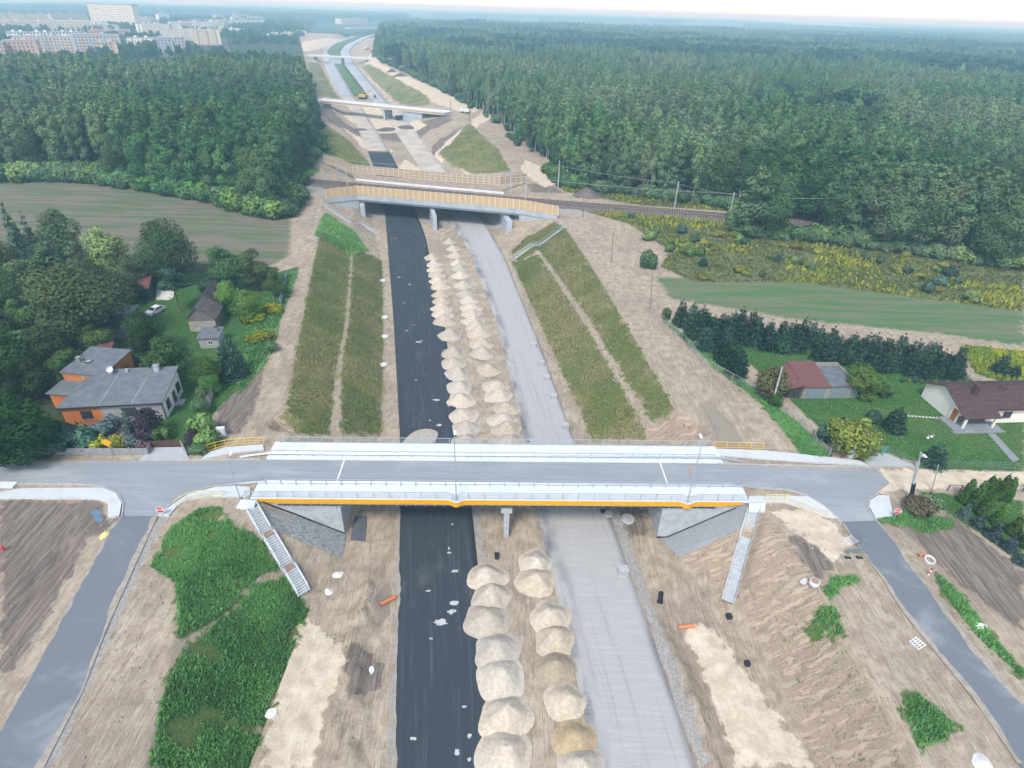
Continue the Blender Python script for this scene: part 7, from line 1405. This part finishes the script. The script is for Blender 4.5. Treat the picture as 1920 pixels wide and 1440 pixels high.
# green-roofed hall in the clearing
a, b = P(245, 136, 0), P(325, 140, 0); t = thing('green_hall', 'low hall with turquoise roof in the wood clearing', 'hall', a, math.atan2(b.y-a.y, b.x-a.x)); L = (b-a).length; MB().box(0, L, 0, 12, 0, 3.6).build('wall', TM['cream'], t); MB().add([(-.5, -.5, 3.61), (L+.5, -.5, 3.61), (L+.5, 6, 5.6), (-.5, 6, 5.6), (L+.5, 12.5, 3.61), (-.5, 12.5, 3.61)], [(0, 1, 2, 3), (3, 2, 4, 5), (0, 3, 5), (1, 4, 2)]).build('roof', mat('turquoise_sheet', (.06, .36, .36), (.05, .30, .30), .2, .5), t)
# lattice pylons
def pylon(px, tp, lab, w_=4.5):
    p = P(*px, 0); h = PD(*tp, p.y).z; t = thing('lattice_pylon', lab, 'pylon', p, .4, 'lattice pylons'); q = MB(); br = MB(); lv = 9
    def c(k, s): f = k/lv; ww = w_*(1-f)**1.1+.45; return Vector((s[0]*ww/2, s[1]*ww/2, h*f))
    cs = ((-1, -1), (1, -1), (1, 1), (-1, 1))
    for s in cs:
        l = MB()
        for k in range(lv): l.bar(c(k, s), c(k+1, s), .2, .2)
        l.build('leg', MAST, t)
    for k in range(lv):
        for i in range(4): br.bar(c(k, cs[i]), c(k+1, cs[(i+1) % 4]), .1, .1); br.bar(c(k+1, cs[i]), c(k, cs[(i+1) % 4]), .1, .1); br.bar(c(k, cs[i]), c(k, cs[(i+1) % 4]), .1, .1)
    o = br.build('bracing', MAST, t); o['kind'] = 'stuff'
    for f in (.72, .84, .95): MB().bar((-4.5*(1.25-f)*3, 0, h*f), (4.5*(1.25-f)*3, 0, h*f), .3, .3).build('cross_arm', MAST, t)
pylon((113, 152), (104, 62), 'large lattice pylon above the left wood', 7); pylon((427, 98), (425, 70), 'small lattice pylon before the park trees', 5); pylon((517, 82), (515, 52), 'lattice pylon near the expressway', 5); pylon((575, 70), (574, 40), 'faint lattice pylon farthest along the expressway', 5)

# garden ornaments and stepping stones on the right-hand lawn
for (a, b), lab in (((1640, 790), 'white goose ornament beside the lone lawn pine'), ((1745, 822), 'white goose ornament on the lawn before the porch, right of a pair'), ((1738, 824), 'white goose ornament on the lawn before the porch, left of a pair'), ((1646, 832), 'white lawn lamp beside the turquoise gate')):
    t = thing('garden_ornament', lab, 'ornament', G(a, b), a); MB().lathe([(.02, .12), (.2, .2), (.26, .36), (.16, .5), (.02, .55)], 10).build('body', WFRAME, t, True); MB().tube((.12, 0, .45), (.26, 0, .85), .06, .05, 7).build('neck', WFRAME, t); MB().lathe([(.0, .80), (.08, .86), (.06, .95), (0, .98)], 8, (.28, 0, 0)).build('head', WFRAME, t)
for i in range(9):
    p = G(1704+i*6.6, 780+i*.45); o = MB().lathe([(0, .06), (.2, .06), (.22, 0), (.22, -.1)], 9).build('stepping_stone', WRING, None, loc=p); tag(o, 'pale stepping stone in the line across the lawn to the bungalow, '+ORD[i]+' from the pine', 'stepping stone', 'stepping stones on the lawn')
# ---------------------------------------------------------------- the air
hm = bpy.data.materials.new('pale_haze'); hm.use_nodes = True; ht = hm.node_tree; ht.nodes.remove(ht.nodes['Principled BSDF'])
pv = ht.nodes.new('ShaderNodeVolumePrincipled'); pv.inputs['Color'].default_value = (.42, .76, 1.0, 1); pv.inputs['Absorption Color'].default_value = (1, 1, 1, 1); pv.inputs['Density'].default_value = 4.2e-4
pv.inputs['Density Attribute'].default_value = ''; pv.inputs['Color Attribute'].default_value = ''; pv.inputs['Temperature Attribute'].default_value = ''
ht.links.new(pv.outputs[0], ht.nodes['Material Output'].inputs['Volume'])
hb = MB().box(-23000, 23000, -140, 31000, -10, 68).build('haze', hm); tag(hb, kind='stuff')
